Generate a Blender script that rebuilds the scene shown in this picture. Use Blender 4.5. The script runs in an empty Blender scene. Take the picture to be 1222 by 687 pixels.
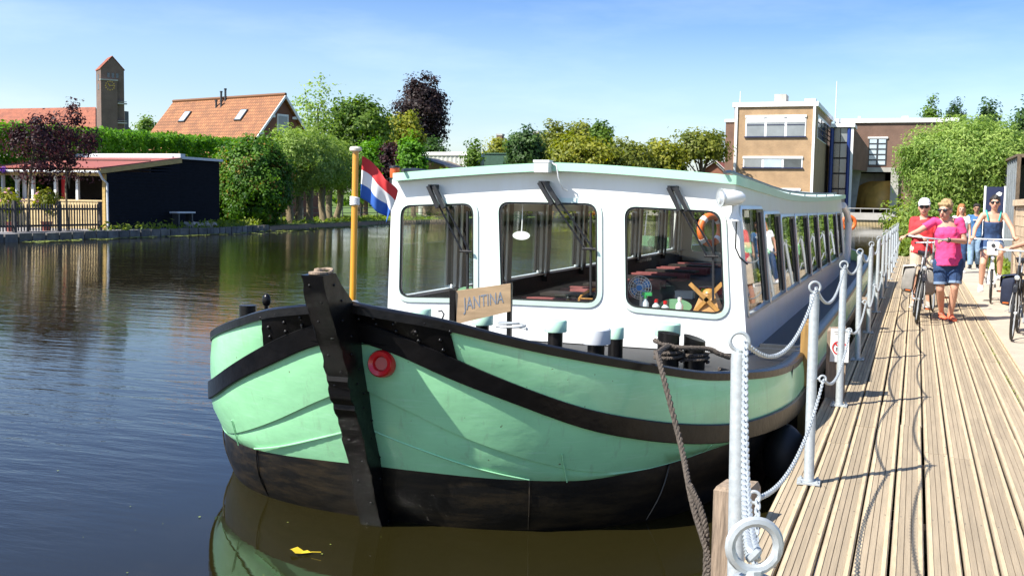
import bpy, bmesh, math, random
import numpy as np
from mathutils import Vector, Matrix, Euler
R = math.radians
random.seed(7)
rng = np.random.default_rng(11)
S = bpy.context.scene
COL = S.collection

# ------------------------------------------------------------------ camera
FPX, PW, PH = 1285.0, 1222.0, 687.0
CXP, CYP = 611.0, 343.5
ROLL = 0.0176
EYE = np.array([0.0, 0.0, 1.6])
_c, _s = math.cos(ROLL), math.sin(ROLL)
_dx, _dy = 1094.0 - CXP, 250.0 - CYP
_ux, _uy = _c * _dx + _s * _dy, -_s * _dx + _c * _dy
PITCH = math.atan2(-_uy, FPX)
YAW = math.atan2(_ux * math.cos(PITCH), FPX)
FW = np.array([-math.sin(YAW) * math.cos(PITCH), math.cos(YAW) * math.cos(PITCH), -math.sin(PITCH)])
RT = np.array([math.cos(YAW), math.sin(YAW), 0.0])
UP = np.cross(RT, FW)


def ray(x, y):
    dx, dy = x - CXP, y - CYP
    a = _c * dx + _s * dy
    b = -_s * dx + _c * dy
    return FW + RT * a / FPX - UP * b / FPX


def onz(x, y, z):
    d = ray(x, y); return Vector(EYE + d * ((z - EYE[2]) / d[2]))


def onx(x, y, X):
    d = ray(x, y); return Vector(EYE + d * (X / d[0]))


def ony(x, y, Y):
    d = ray(x, y); return Vector(EYE + d * (Y / d[1]))


cam_d = bpy.data.cameras.new('camera')
cam = bpy.data.objects.new('camera', cam_d)
COL.objects.link(cam)
S.camera = cam
cam_d.sensor_width = 36.0
cam_d.lens = 36.0 * FPX / PW
cam_d.clip_start = 0.05
cam_d.clip_end = 3000
_r2 = RT * _c + UP * _s
_u2 = UP * _c - RT * _s
cam.matrix_world = Matrix(((_r2[0], _u2[0], -FW[0], 0), (_r2[1], _u2[1], -FW[1], 0), (_r2[2], _u2[2], -FW[2], 1.6), (0, 0, 0, 1)))

# ------------------------------------------------------------------ light
SUN_EL = R(48.0)
SUN_H = Vector((-0.657, -0.754))        # horizontal direction towards the sun
world = bpy.data.worlds.new('World')
S.world = world
world.use_nodes = True
wn = world.node_tree
for n in list(wn.nodes): wn.nodes.remove(n)
w_out = wn.nodes.new('ShaderNodeOutputWorld')
w_bg = wn.nodes.new('ShaderNodeBackground')
w_sky = wn.nodes.new('ShaderNodeTexSky')
w_sky.sky_type = 'NISHITA'
w_sky.sun_disc = False
w_sky.sun_elevation = SUN_EL
w_sky.sun_rotation = math.atan2(SUN_H.x, SUN_H.y)
w_sky.air_density = 1.0
w_sky.dust_density = 1.2
w_sky.ozone_density = 1.6
w_bg.inputs['Strength'].default_value = 0.125
# faint high cloud streaks, laid out by direction
w_tc = wn.nodes.new('ShaderNodeTexCoord')
w_map = wn.nodes.new('ShaderNodeMapping'); w_map.inputs['Scale'].default_value = (2.2, 3.0, 11.0)
w_noise = wn.nodes.new('ShaderNodeTexNoise'); w_noise.inputs['Scale'].default_value = 1.4
w_noise.inputs['Detail'].default_value = 6; w_noise.inputs['Roughness'].default_value = 0.6
w_rmp = wn.nodes.new('ShaderNodeMapRange'); w_rmp.inputs[1].default_value = 0.47; w_rmp.inputs[2].default_value = 0.78
w_rmp.inputs[3].default_value = 0.0; w_rmp.inputs[4].default_value = 0.10
w_mix = wn.nodes.new('ShaderNodeMixRGB'); w_mix.inputs[2].default_value = (7.0, 7.2, 7.6, 1)
wn.links.new(w_tc.outputs['Generated'], w_map.inputs[0])
wn.links.new(w_map.outputs[0], w_noise.inputs['Vector'])
wn.links.new(w_noise.outputs[0], w_rmp.inputs[0])
wn.links.new(w_rmp.outputs[0], w_mix.inputs[0])
# clear-day depth: milky at the horizon, deep blue higher up and away from the sun
w_sep = wn.nodes.new('ShaderNodeVectorMath'); w_sep.operation = 'DOT_PRODUCT'; w_sep.inputs[1].default_value = (0.05, 0.058, 1.0)
wn.links.new(w_tc.outputs['Generated'], w_sep.inputs[0])
w_ramp = wn.nodes.new('ShaderNodeValToRGB'); w_ramp.color_ramp.interpolation = 'EASE'
w_ramp.color_ramp.elements[0].position = 0.035; w_ramp.color_ramp.elements[0].color = (.80, .79, .82, 1)
w_ramp.color_ramp.elements[1].position = 1.0; w_ramp.color_ramp.elements[1].color = (0.50, 0.575, 0.67, 1)
for p_, c_ in ((.13, (.60, .655, .755, 1)), (.25, (.31, .44, .66, 1))):
    e_ = w_ramp.color_ramp.elements.new(p_); e_.color = c_
w_mul = wn.nodes.new('ShaderNodeMixRGB'); w_mul.blend_type = 'MULTIPLY'; w_mul.inputs[0].default_value = 1.0
wn.links.new(w_sep.outputs['Value'], w_ramp.inputs[0])
wn.links.new(w_sky.outputs[0], w_mul.inputs[1]); wn.links.new(w_ramp.outputs[0], w_mul.inputs[2])
wn.links.new(w_mul.outputs[0], w_mix.inputs[1])
wn.links.new(w_mix.outputs[0], w_bg.inputs[0])
wn.links.new(w_bg.outputs[0], w_out.inputs[0])

sun_d = bpy.data.lights.new('sun', 'SUN')
sun_d.energy = 4.3
sun_d.angle = R(0.53)
sun_d.color = (1.0, 0.955, 0.87)
sun = bpy.data.objects.new('sun', sun_d)
COL.objects.link(sun)
_ld = Vector((-SUN_H.x * math.cos(SUN_EL), -SUN_H.y * math.cos(SUN_EL), -math.sin(SUN_EL)))
sun.rotation_euler = _ld.to_track_quat('-Z', 'Y').to_euler()
sun.location = (-20, -20, 30)

S.view_settings.view_transform = 'Standard'
S.view_settings.look = 'None'
S.view_settings.exposure = 1.22
S.view_settings.gamma = 1.0
S.render.engine = 'CYCLES'

# ------------------------------------------------------------------ materials
MATS = {}


def mat(name, col, rough=0.6, metal=0.0, var=0.12, vscale=3.0, bump=0.0, bscale=30.0, spec=0.5, col2=None, rnd=0.0, stretch=None, coat=0.0, emit=None):
    """Principled with object-space noise between two colours, optional bump and per-object variation."""
    if name in MATS: return MATS[name]
    m = bpy.data.materials.new(name); m.use_nodes = True
    nt = m.node_tree; p = nt.nodes['Principled BSDF']
    p.inputs['Roughness'].default_value = rough
    p.inputs['Metallic'].default_value = metal
    p.inputs['Specular IOR Level'].default_value = spec
    p.inputs['Coat Weight'].default_value = coat
    p.inputs['Coat Roughness'].default_value = 0.08
    c1 = tuple(max(0, x * (1 - var)) for x in col) + (1,)
    c2 = (tuple(min(1, x * (1 + var)) for x in col) if col2 is None else tuple(col2)) + (1,)
    tc = nt.nodes.new('ShaderNodeTexCoord')
    src = tc.outputs['Object']
    if stretch:
        mp = nt.nodes.new('ShaderNodeMapping'); mp.inputs['Scale'].default_value = stretch
        nt.links.new(src, mp.inputs[0]); src = mp.outputs[0]
    if rnd:     # copies share a mesh: shift the grain per object
        o_i = nt.nodes.new('ShaderNodeObjectInfo'); sc_ = nt.nodes.new('ShaderNodeMath'); sc_.operation = 'MULTIPLY'; sc_.inputs[1].default_value = 57.0
        va = nt.nodes.new('ShaderNodeVectorMath'); va.operation = 'ADD'
        nt.links.new(o_i.outputs['Random'], sc_.inputs[0]); nt.links.new(src, va.inputs[0]); nt.links.new(sc_.outputs[0], va.inputs[1]); src = va.outputs[0]
    n = nt.nodes.new('ShaderNodeTexNoise'); n.inputs['Scale'].default_value = vscale
    n.inputs['Detail'].default_value = 6; n.inputs['Roughness'].default_value = 0.62
    nt.links.new(src, n.inputs['Vector'])
    rp = nt.nodes.new('ShaderNodeMapRange'); rp.inputs[1].default_value = 0.36; rp.inputs[2].default_value = 0.66
    nt.links.new(n.outputs[0], rp.inputs[0])
    mx = nt.nodes.new('ShaderNodeMixRGB'); mx.inputs[1].default_value = c1; mx.inputs[2].default_value = c2
    nt.links.new(rp.outputs[0], mx.inputs[0])
    out = mx.outputs[0]
    if rnd:
        oi = nt.nodes.new('ShaderNodeObjectInfo')
        mr = nt.nodes.new('ShaderNodeMapRange'); mr.inputs[3].default_value = 1 - rnd; mr.inputs[4].default_value = 1 + rnd
        nt.links.new(oi.outputs['Random'], mr.inputs[0])
        hs = nt.nodes.new('ShaderNodeHueSaturation')
        nt.links.new(mr.outputs[0], hs.inputs['Value']); nt.links.new(out, hs.inputs['Color']); out = hs.outputs[0]
    nt.links.new(out, p.inputs['Base Color'])
    if bump:
        bn = nt.nodes.new('ShaderNodeTexNoise'); bn.inputs['Scale'].default_value = bscale; bn.inputs['Detail'].default_value = 5
        nt.links.new(src, bn.inputs['Vector'])
        b = nt.nodes.new('ShaderNodeBump'); b.inputs['Strength'].default_value = bump; b.inputs['Distance'].default_value = 0.02
        nt.links.new(bn.outputs[0], b.inputs['Height']); nt.links.new(b.outputs[0], p.inputs['Normal'])
    if emit:
        p.inputs['Emission Color'].default_value = tuple(emit) + (1,); p.inputs['Emission Strength'].default_value = 1
    MATS[name] = m
    return m


def brickmat(name, c1, c2, mortar, bw=0.22, bh=0.065, axis='XZ'):
    m = bpy.data.materials.new(name); m.use_nodes = True
    nt = m.node_tree; p = nt.nodes['Principled BSDF']; p.inputs['Roughness'].default_value = 0.85
    tc = nt.nodes.new('ShaderNodeTexCoord'); sx = nt.nodes.new('ShaderNodeSeparateXYZ'); cb = nt.nodes.new('ShaderNodeCombineXYZ')
    nt.links.new(tc.outputs['Object'], sx.inputs[0])
    ad = nt.nodes.new('ShaderNodeMath'); ad.operation = 'ADD'
    nt.links.new(sx.outputs[0], ad.inputs[0]); nt.links.new(sx.outputs[1], ad.inputs[1])
    nt.links.new(ad.outputs[0], cb.inputs[0]); nt.links.new(sx.outputs[2], cb.inputs[1])
    b = nt.nodes.new('ShaderNodeTexBrick'); b.inputs['Scale'].default_value = 1.0
    b.inputs['Brick Width'].default_value = bw; b.inputs['Row Height'].default_value = bh; b.inputs['Mortar Size'].default_value = bh * 0.13
    b.inputs['Color1'].default_value = tuple(c1) + (1,); b.inputs['Color2'].default_value = tuple(c2) + (1,); b.inputs['Mortar'].default_value = tuple(mortar) + (1,)
    nt.links.new(cb.outputs[0], b.inputs['Vector'])
    n = nt.nodes.new('ShaderNodeTexNoise'); n.inputs['Scale'].default_value = 0.7; n.inputs['Detail'].default_value = 5
    nt.links.new(tc.outputs['Object'], n.inputs['Vector'])
    mr = nt.nodes.new('ShaderNodeMapRange'); mr.inputs[1].default_value = 0.3; mr.inputs[2].default_value = 0.7; mr.inputs[3].default_value = 0.82; mr.inputs[4].default_value = 1.12
    nt.links.new(n.outputs[0], mr.inputs[0])
    hs = nt.nodes.new('ShaderNodeHueSaturation'); nt.links.new(mr.outputs[0], hs.inputs['Value']); nt.links.new(b.outputs[0], hs.inputs['Color'])
    nt.links.new(hs.outputs[0], p.inputs['Base Color'])
    MATS[name] = m
    return m


def tilemat(name, c1, c2, ridge_scale=4.0):
    """clay pantiles: wave rows both ways on the roof's own local axes (x along the ridge, y down the slope)."""
    m = bpy.data.materials.new(name); m.use_nodes = True
    nt = m.node_tree; p = nt.nodes['Principled BSDF']; p.inputs['Roughness'].default_value = 0.7
    uv = nt.nodes.new('ShaderNodeUVMap')
    b = nt.nodes.new('ShaderNodeTexBrick'); b.offset = 0.0; b.inputs['Scale'].default_value = 1.0
    b.inputs['Brick Width'].default_value = 0.26; b.inputs['Row Height'].default_value = 0.36; b.inputs['Mortar Size'].default_value = 0.035
    b.inputs['Color1'].default_value = tuple(c1) + (1,); b.inputs['Color2'].default_value = tuple(c2) + (1,)
    b.inputs['Mortar'].default_value = tuple(x * 0.45 for x in c1) + (1,)
    nt.links.new(uv.outputs[0], b.inputs['Vector'])
    n = nt.nodes.new('ShaderNodeTexNoise'); n.inputs['Scale'].default_value = 0.9; n.inputs['Detail'].default_value = 6
    nt.links.new(uv.outputs[0], n.inputs['Vector'])
    mr = nt.nodes.new('ShaderNodeMapRange'); mr.inputs[1].default_value = 0.3; mr.inputs[2].default_value = 0.7; mr.inputs[3].default_value = 0.72; mr.inputs[4].default_value = 1.2
    nt.links.new(n.outputs[0], mr.inputs[0])
    hs = nt.nodes.new('ShaderNodeHueSaturation'); nt.links.new(mr.outputs[0], hs.inputs['Value']); nt.links.new(b.outputs[0], hs.inputs['Color'])
    nt.links.new(hs.outputs[0], p.inputs['Base Color'])
    bp = nt.nodes.new('ShaderNodeBump'); bp.inputs['Strength'].default_value = 0.8; bp.inputs['Distance'].default_value = 0.05
    bp.invert = True
    nt.links.new(b.outputs['Fac'], bp.inputs['Height']); nt.links.new(bp.outputs[0], p.inputs['Normal'])
    MATS[name] = m
    return m


def leafmat(name, ca, cb, cc=None, trans=0.4):
    k = 1.0 if name in ('leaf_plum', 'leaf_copper') else 1.22
    ca = tuple(x * k for x in ca); cb = tuple(x * k for x in cb)
    m = bpy.data.materials.new(name); m.use_nodes = True
    nt = m.node_tree
    p = nt.nodes['Principled BSDF']; p.inputs['Roughness'].default_value = 0.55; p.inputs['Specular IOR Level'].default_value = 0.35
    at = nt.nodes.new('ShaderNodeAttribute'); at.attribute_name = 'tone'
    rp = nt.nodes.new('ShaderNodeValToRGB')
    rp.color_ramp.elements[0].color = tuple(ca) + (1,); rp.color_ramp.elements[1].color = tuple(cb) + (1,)
    if cc:
        e = rp.color_ramp.elements.new(0.93); e.color = tuple(cb) + (1,); rp.color_ramp.elements[-1].color = tuple(cc) + (1,)
    nt.links.new(at.outputs['Fac'], rp.inputs[0]); nt.links.new(rp.outputs[0], p.inputs['Base Color'])
    tr = nt.nodes.new('ShaderNodeBsdfTranslucent')
    hs = nt.nodes.new('ShaderNodeHueSaturation'); hs.inputs['Value'].default_value = 1.7; hs.inputs['Saturation'].default_value = 1.15
    nt.links.new(rp.outputs[0], hs.inputs['Color']); nt.links.new(hs.outputs[0], tr.inputs[0])
    mx = nt.nodes.new('ShaderNodeMixShader'); mx.inputs[0].default_value = trans
    nt.links.new(p.outputs[0], mx.inputs[1]); nt.links.new(tr.outputs[0], mx.inputs[2])
    nt.links.new(mx.outputs[0], nt.nodes['Material Output'].inputs[0])
    MATS[name] = m
    return m


def glassmat(name, tint=(0.85, 0.9, 0.88), ior=1.5, gloss=1.0):
    m = bpy.data.materials.new(name); m.use_nodes = True
    nt = m.node_tree
    for n in list(nt.nodes):
        if n.type == 'BSDF_PRINCIPLED': nt.nodes.remove(n)
    t = nt.nodes.new('ShaderNodeBsdfTransparent'); t.inputs[0].default_value = tuple(tint) + (1,)
    g = nt.nodes.new('ShaderNodeBsdfGlossy'); g.inputs['Roughness'].default_value = 0.01; g.inputs[0].default_value = (gloss, gloss, gloss, 1)
    f = nt.nodes.new('ShaderNodeFresnel')
    ge = nt.nodes.new('ShaderNodeNewGeometry'); io = nt.nodes.new('ShaderNodeMapRange')     # same thin pane from both sides
    io.inputs[3].default_value = ior; io.inputs[4].default_value = 1.0 / ior
    nt.links.new(ge.outputs['Backfacing'], io.inputs[0]); nt.links.new(io.outputs[0], f.inputs[0])
    mx = nt.nodes.new('ShaderNodeMixShader')
    nt.links.new(f.outputs[0], mx.inputs[0]); nt.links.new(t.outputs[0], mx.inputs[1]); nt.links.new(g.outputs[0], mx.inputs[2])
    nt.links.new(mx.outputs[0], nt.nodes['Material Output'].inputs[0])
    MATS[name] = m
    return m


mat('white_paint', (0.80, 0.81, 0.80), 0.28, var=0.03, vscale=1.6, coat=0.3, col2=(.74, .735, .70), stretch=(2.5, 2.5, .5))
mat('mint_paint', (0.30, 0.62, 0.42), 0.3, var=0.06, vscale=2.0, coat=0.3)
mat('pale_mint', (0.60, 0.72, 0.64), 0.35, var=0.05)
mat('black_paint', (0.004, 0.004, 0.0045), 0.3, var=0.3, vscale=6, bump=0.18, bscale=16, col2=(0.008, 0.007, 0.007), spec=0.3)
mat('black_rubber', (0.012, 0.012, 0.013), 0.55, var=0.2)
mat('black_plain', (0.012, 0.012, 0.013), 0.4, var=0.1)
mat('galvanised', (0.42, 0.45, 0.46), 0.5, metal=0.35, var=0.12, vscale=40)
mat('alu', (0.62, 0.65, 0.66), 0.35, metal=0.6, var=0.06)
mat('steel_dark', (0.06, 0.065, 0.07), 0.45, metal=0.4, var=0.2)
mat('red_paint', (0.55, 0.012, 0.015), 0.25, var=0.1, coat=0.4)
mat('varnish_wood', (0.45, 0.22, 0.06), 0.35, var=0.25, vscale=3, stretch=(4, 4, 0.6))
mat('ply_wood', (0.50, 0.34, 0.19), 0.5, var=0.15, vscale=4, stretch=(1, 0.6, 6))
mat('flagpole_yellow', (0.60, 0.27, 0.02), 0.3, var=0.12, vscale=5, stretch=(3, 3, .5), coat=0.4)
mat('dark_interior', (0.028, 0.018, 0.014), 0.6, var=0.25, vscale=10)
mat('pink_cushion', (0.55, 0.20, 0.21), 0.75, var=0.12, vscale=5)
mat('bench_back', (0.30, 0.085, 0.085), 0.7, var=0.2, vscale=6)
mat('red_cloth', (0.55, 0.03, 0.035), 0.8, var=0.1)
mat('white_cloth', (0.78, 0.78, 0.78), 0.8, var=0.05)
mat('blue_cloth', (0.02, 0.10, 0.40), 0.8, var=0.1)
mat('orange', (0.70, 0.14, 0.02), 0.5, var=0.08)
mat('amber', (0.55, 0.09, 0.02), 0.15, var=0.2, vscale=30)
mat('rope', (0.075, 0.06, 0.048), 0.9, var=0.35, vscale=60)
mat('pile_wood', (0.25, 0.185, 0.13), 0.85, var=0.35, vscale=5, stretch=(8, 8, 0.8), bump=0.4, bscale=12)
mat('fender_wood', (0.30, 0.17, 0.045), 0.6, var=0.4, vscale=4, stretch=(8, 8, 0.6))
mat('concrete_path', (0.42, 0.36, 0.285), 0.9, var=0.10, vscale=1.3, bump=0.2, bscale=60)
mat('kerb_concrete', (0.42, 0.39, 0.33), 0.9, var=0.18, vscale=4, bump=0.2)
mat('quay_stone', (0.13, 0.125, 0.12), 0.9, var=0.35, vscale=2.0, bump=0.4, rnd=0.25)
mat('quay_joint', (0.20, 0.15, 0.10), 0.9, var=0.3)
mat('grass', (0.085, 0.14, 0.022), 0.9, var=0.35, vscale=0.6, bump=0.5, bscale=20)
mat('earth', (0.10, 0.085, 0.06), 0.95, var=0.3, vscale=1.0, bump=0.4)
mat('gravel', (0.23, 0.22, 0.22), 0.95, var=0.3, vscale=8, bump=0.5, bscale=50)
mat('asphalt', (0.10, 0.10, 0.10), 0.9, var=0.15)
mat('black_boards', (0.010, 0.011, 0.015), 0.9, spec=0.15, var=0.3, vscale=3, stretch=(1, 1, 8))
mat('yellow_wood', (0.46, 0.31, 0.10), 0.6, var=0.15, vscale=3, stretch=(1, 1, 4))
mat('light_wood', (0.55, 0.42, 0.22), 0.7, var=0.18, vscale=4)
mat('grey_fence', (0.055, 0.05, 0.048), 0.85, var=0.35, vscale=5)
mat('roof_pink', (0.29, 0.085, 0.065), 0.7, var=0.1)
mat('zinc', (0.62, 0.64, 0.66), 0.5, var=0.06)
mat('bark', (0.12, 0.085, 0.055), 0.95, var=0.4, vscale=6, bump=0.6, bscale=14, stretch=(3, 3, 0.7))
mat('willow_bark', (0.19, 0.145, 0.085), 0.95, var=0.4, vscale=5, bump=0.6, bscale=14, stretch=(3, 3, 0.7))
mat('white_trim', (0.78, 0.78, 0.76), 0.5, var=0.04)
mat('concrete', (0.36, 0.35, 0.33), 0.85, var=0.15, vscale=1.0)
mat('light_concrete', (0.38, 0.36, 0.32), 0.85, var=0.12, vscale=0.8)
mat('dark_glass', (0.06, 0.075, 0.085), 0.08, var=0.3, vscale=0.5, spec=0.8)
mat('grey_glass', (0.22, 0.24, 0.25), 0.1, var=0.15, vscale=0.4, spec=0.8)
mat('sky_glass', (0.42, 0.50, 0.56), 0.08, var=0.2, vscale=0.3, spec=0.9)
mat('blue_steel', (0.015, 0.04, 0.20), 0.4, var=0.1)
mat('navy', (0.012, 0.018, 0.06), 0.6, var=0.15)
mat('gold', (0.55, 0.36, 0.09), 0.35, metal=0.5, var=0.1)
mat('screw_yellow', (0.62, 0.36, 0.08), 0.45, var=0.2, vscale=0.6)
mat('corrugated', (0.46, 0.47, 0.42), 0.6, var=0.08, vscale=1)
mat('green_steel', (0.035, 0.085, 0.055), 0.5, var=0.15)
mat('container_grey', (0.20, 0.22, 0.23), 0.6, var=0.15, vscale=3)
mat('sandstone', (0.50, 0.37, 0.24), 0.9, var=0.2, vscale=3, bump=0.4, rnd=0.2)
mat('lily', (0.20, 0.24, 0.05), 0.5, var=0.3, vscale=2)
mat('yellow_leaf', (0.60, 0.42, 0.02), 0.5, var=0.15)
mat('skin', (0.56, 0.30, 0.20), 0.55, var=0.05, vscale=8)
mat('skin_tan', (0.36, 0.19, 0.11), 0.55, var=0.05, vscale=8)
mat('hair_blond', (0.36, 0.24, 0.11), 0.7, var=0.35, vscale=30, bump=0.6, bscale=60)
mat('hair_ginger', (0.34, 0.13, 0.04), 0.7, var=0.3, vscale=30)
mat('hair_dark', (0.02, 0.014, 0.01), 0.6, var=0.3, vscale=30)
mat('hot_pink', (0.72, 0.055, 0.20), 0.85, var=0.06, vscale=6)
mat('denim', (0.022, 0.055, 0.14), 0.85, var=0.35, vscale=12)
mat('pale_denim', (0.20, 0.30, 0.42), 0.85, var=0.25, vscale=8)
mat('denim_cuff', (0.18, 0.25, 0.36), 0.85, var=0.15)
mat('blue_tshirt', (0.04, 0.13, 0.29), 0.85, var=0.1)
mat('beige_cloth', (0.60, 0.49, 0.36), 0.85, var=0.08)
mat('teal_strap', (0.03, 0.32, 0.28), 0.7, var=0.1)
mat('coral', (0.75, 0.16, 0.08), 0.7, var=0.1)
mat('bag_cream', (0.62, 0.57, 0.48), 0.8, var=0.15, vscale=8)
mat('bag_grey', (0.33, 0.31, 0.28), 0.8, var=0.15, vscale=8)
mat('bag_navy', (0.015, 0.022, 0.05), 0.6, var=0.25, vscale=8)
mat('hivis', (0.55, 0.70, 0.02), 0.5, var=0.05)
mat('lens', (0.75, 0.77, 0.78), 0.08, metal=0.6, var=0.1, vscale=40)
mat('fan_blue', (0.03, 0.20, 0.55), 0.3, var=0.1)
mat('bottle_green', (0.03, 0.30, 0.08), 0.3, var=0.1)
mat('bottle_clear', (0.62, 0.68, 0.70), 0.15, var=0.1)
mat('purple_flower', (0.12, 0.03, 0.30), 0.7, var=0.2)
mat('pink_flower', (0.65, 0.30, 0.35), 0.7, var=0.2)
glassmat('boat_glass', (0.93, 0.96, 0.94), 1.45)
glassmat('tint_disc', (0.62, 0.68, 0.66), 1.5)
mat('green_disc', (0.16, 0.34, 0.20), 0.25, var=0.05)
brickmat('brick_tan', (0.42, 0.265, 0.135), (0.36, 0.22, 0.115), (0.36, 0.27, 0.17))
brickmat('brick_brown', (0.185, 0.098, 0.068), (0.15, 0.08, 0.055), (0.17, 0.12, 0.09))
brickmat('brick_red', (0.24, 0.075, 0.04), (0.19, 0.06, 0.035), (0.2, 0.13, 0.09))
brickmat('brick_tower', (0.17, 0.105, 0.085), (0.135, 0.085, 0.07), (0.15, 0.12, 0.10))
tilemat('tile_orange', (0.34, 0.135, 0.045), (0.25, 0.09, 0.03))
tilemat('tile_red', (0.37, 0.10, 0.042), (0.30, 0.078, 0.034))
leafmat('leaf_hedge', (0.04, 0.125, 0.004), (0.125, 0.27, 0.012))
leafmat('leaf_conifer', (0.022, 0.075, 0.005), (0.10, 0.205, 0.012), (0.30, 0.18, 0.04))
leafmat('leaf_willow', (0.085, 0.155, 0.02), (0.27, 0.35, 0.085))
leafmat('leaf_green', (0.04, 0.085, 0.008), (0.13, 0.205, 0.022))
leafmat('leaf_dark', (0.022, 0.055, 0.014), (0.065, 0.12, 0.025))
leafmat('leaf_yellow', (0.085, 0.115, 0.008), (0.26, 0.255, 0.025))
leafmat('leaf_olive', (0.07, 0.095, 0.010), (0.20, 0.21, 0.03))
leafmat('leaf_copper', (0.012, 0.008, 0.010), (0.045, 0.023, 0.020))
leafmat('leaf_plum', (0.018, 0.008, 0.012), (0.085, 0.030, 0.032))
leafmat('leaf_grass', (0.07, 0.12, 0.015), (0.22, 0.26, 0.04))


def hull_green():
    """green hull enamel: brushed streaks, slight dents, roller-paint tone shifts"""
    m = mat('hull_green', (0.31, 0.675, 0.365), 0.27, var=0.10, vscale=1.6, bump=0.5, bscale=1.9, coat=0.25, stretch=(1, 1, 1.6))
    nt = m.node_tree; p = nt.nodes['Principled BSDF']
    tc = nt.nodes.new('ShaderNodeTexCoord')
    mp = nt.nodes.new('ShaderNodeMapping'); mp.inputs['Rotation'].default_value = (0.5, 0.3, 0.4); mp.inputs['Scale'].default_value = (3, 3, 40)
    n = nt.nodes.new('ShaderNodeTexNoise'); n.inputs['Scale'].default_value = 2.0; n.inputs['Detail'].default_value = 4
    nt.links.new(tc.outputs['Object'], mp.inputs[0]); nt.links.new(mp.outputs[0], n.inputs['Vector'])
    mr = nt.nodes.new('ShaderNodeMapRange'); mr.inputs[1].default_value = 0.55; mr.inputs[2].default_value = 0.8; mr.inputs[3].default_value = 0; mr.inputs[4].default_value = 0.35
    nt.links.new(n.outputs[0], mr.inputs[0])
    old = p.inputs['Base Color'].links[0].from_socket
    mx = nt.nodes.new('ShaderNodeMixRGB'); mx.inputs[2].default_value = (0.46, 0.76, 0.57, 1)
    nt.links.new(mr.outputs[0], mx.inputs[0]); nt.links.new(old, mx.inputs[1]); nt.links.new(mx.outputs[0], p.inputs['Base Color'])
    # thin grey-brown runs and scuffs
    mp2 = nt.nodes.new('ShaderNodeMapping'); mp2.inputs['Scale'].default_value = (9, 9, 0.9)
    n2 = nt.nodes.new('ShaderNodeTexNoise'); n2.inputs['Scale'].default_value = 1.8; n2.inputs['Detail'].default_value = 7; n2.inputs['Roughness'].default_value = .68
    nt.links.new(tc.outputs['Object'], mp2.inputs[0]); nt.links.new(mp2.outputs[0], n2.inputs['Vector'])
    m2 = nt.nodes.new('ShaderNodeMapRange'); m2.inputs[1].default_value = .57; m2.inputs[2].default_value = .76; m2.inputs[3].default_value = 0; m2.inputs[4].default_value = .5
    nt.links.new(n2.outputs[0], m2.inputs[0])
    x2 = nt.nodes.new('ShaderNodeMixRGB'); x2.inputs[2].default_value = (0.24, 0.36, 0.22, 1)
    nt.links.new(m2.outputs[0], x2.inputs[0]); nt.links.new(mx.outputs[0], x2.inputs[1])
    # sparse paint chips
    v3 = nt.nodes.new('ShaderNodeTexNoise'); v3.inputs['Scale'].default_value = 26; v3.inputs['Detail'].default_value = 3
    nt.links.new(tc.outputs['Object'], v3.inputs['Vector'])
    m3 = nt.nodes.new('ShaderNodeMapRange'); m3.inputs[1].default_value = .735; m3.inputs[2].default_value = .76; m3.inputs[3].default_value = 0; m3.inputs[4].default_value = .8
    nt.links.new(v3.outputs[0], m3.inputs[0])
    x3 = nt.nodes.new('ShaderNodeMixRGB'); x3.inputs[2].default_value = (0.11, 0.07, 0.04, 1)
    nt.links.new(m3.outputs[0], x3.inputs[0]); nt.links.new(x2.outputs[0], x3.inputs[1]); nt.links.new(x3.outputs[0], p.inputs['Base Color'])
    return m


def hull_bottom():
    """black bottom paint scuffed to brown along the wind-and-water line"""
    m = mat('hull_bottom', (0.004, 0.0036, 0.0032), 0.42, var=0.2, vscale=4, bump=0.25, bscale=9)
    nt = m.node_tree; p = nt.nodes['Principled BSDF']
    tc = nt.nodes.new('ShaderNodeTexCoord')
    mp = nt.nodes.new('ShaderNodeMapping'); mp.inputs['Scale'].default_value = (1.6, 1.6, 9)
    n = nt.nodes.new('ShaderNodeTexNoise'); n.inputs['Scale'].default_value = 1.6; n.inputs['Detail'].default_value = 9; n.inputs['Roughness'].default_value = 0.72
    nt.links.new(tc.outputs['Object'], mp.inputs[0]); nt.links.new(mp.outputs[0], n.inputs['Vector'])
    mr = nt.nodes.new('ShaderNodeMapRange'); mr.inputs[1].default_value = 0.46; mr.inputs[2].default_value = 0.72; mr.inputs[3].default_value = 0; mr.inputs[4].default_value = 0.7
    nt.links.new(n.outputs[0], mr.inputs[0])
    old = p.inputs['Base Color'].links[0].from_socket
    mx = nt.nodes.new('ShaderNodeMixRGB'); mx.inputs[2].default_value = (0.052, 0.035, 0.016, 1)
    nt.links.new(mr.outputs[0], mx.inputs[0]); nt.links.new(old, mx.inputs[1]); nt.links.new(mx.outputs[0], p.inputs['Base Color'])
    return m


hull_green(); hull_bottom()


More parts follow.
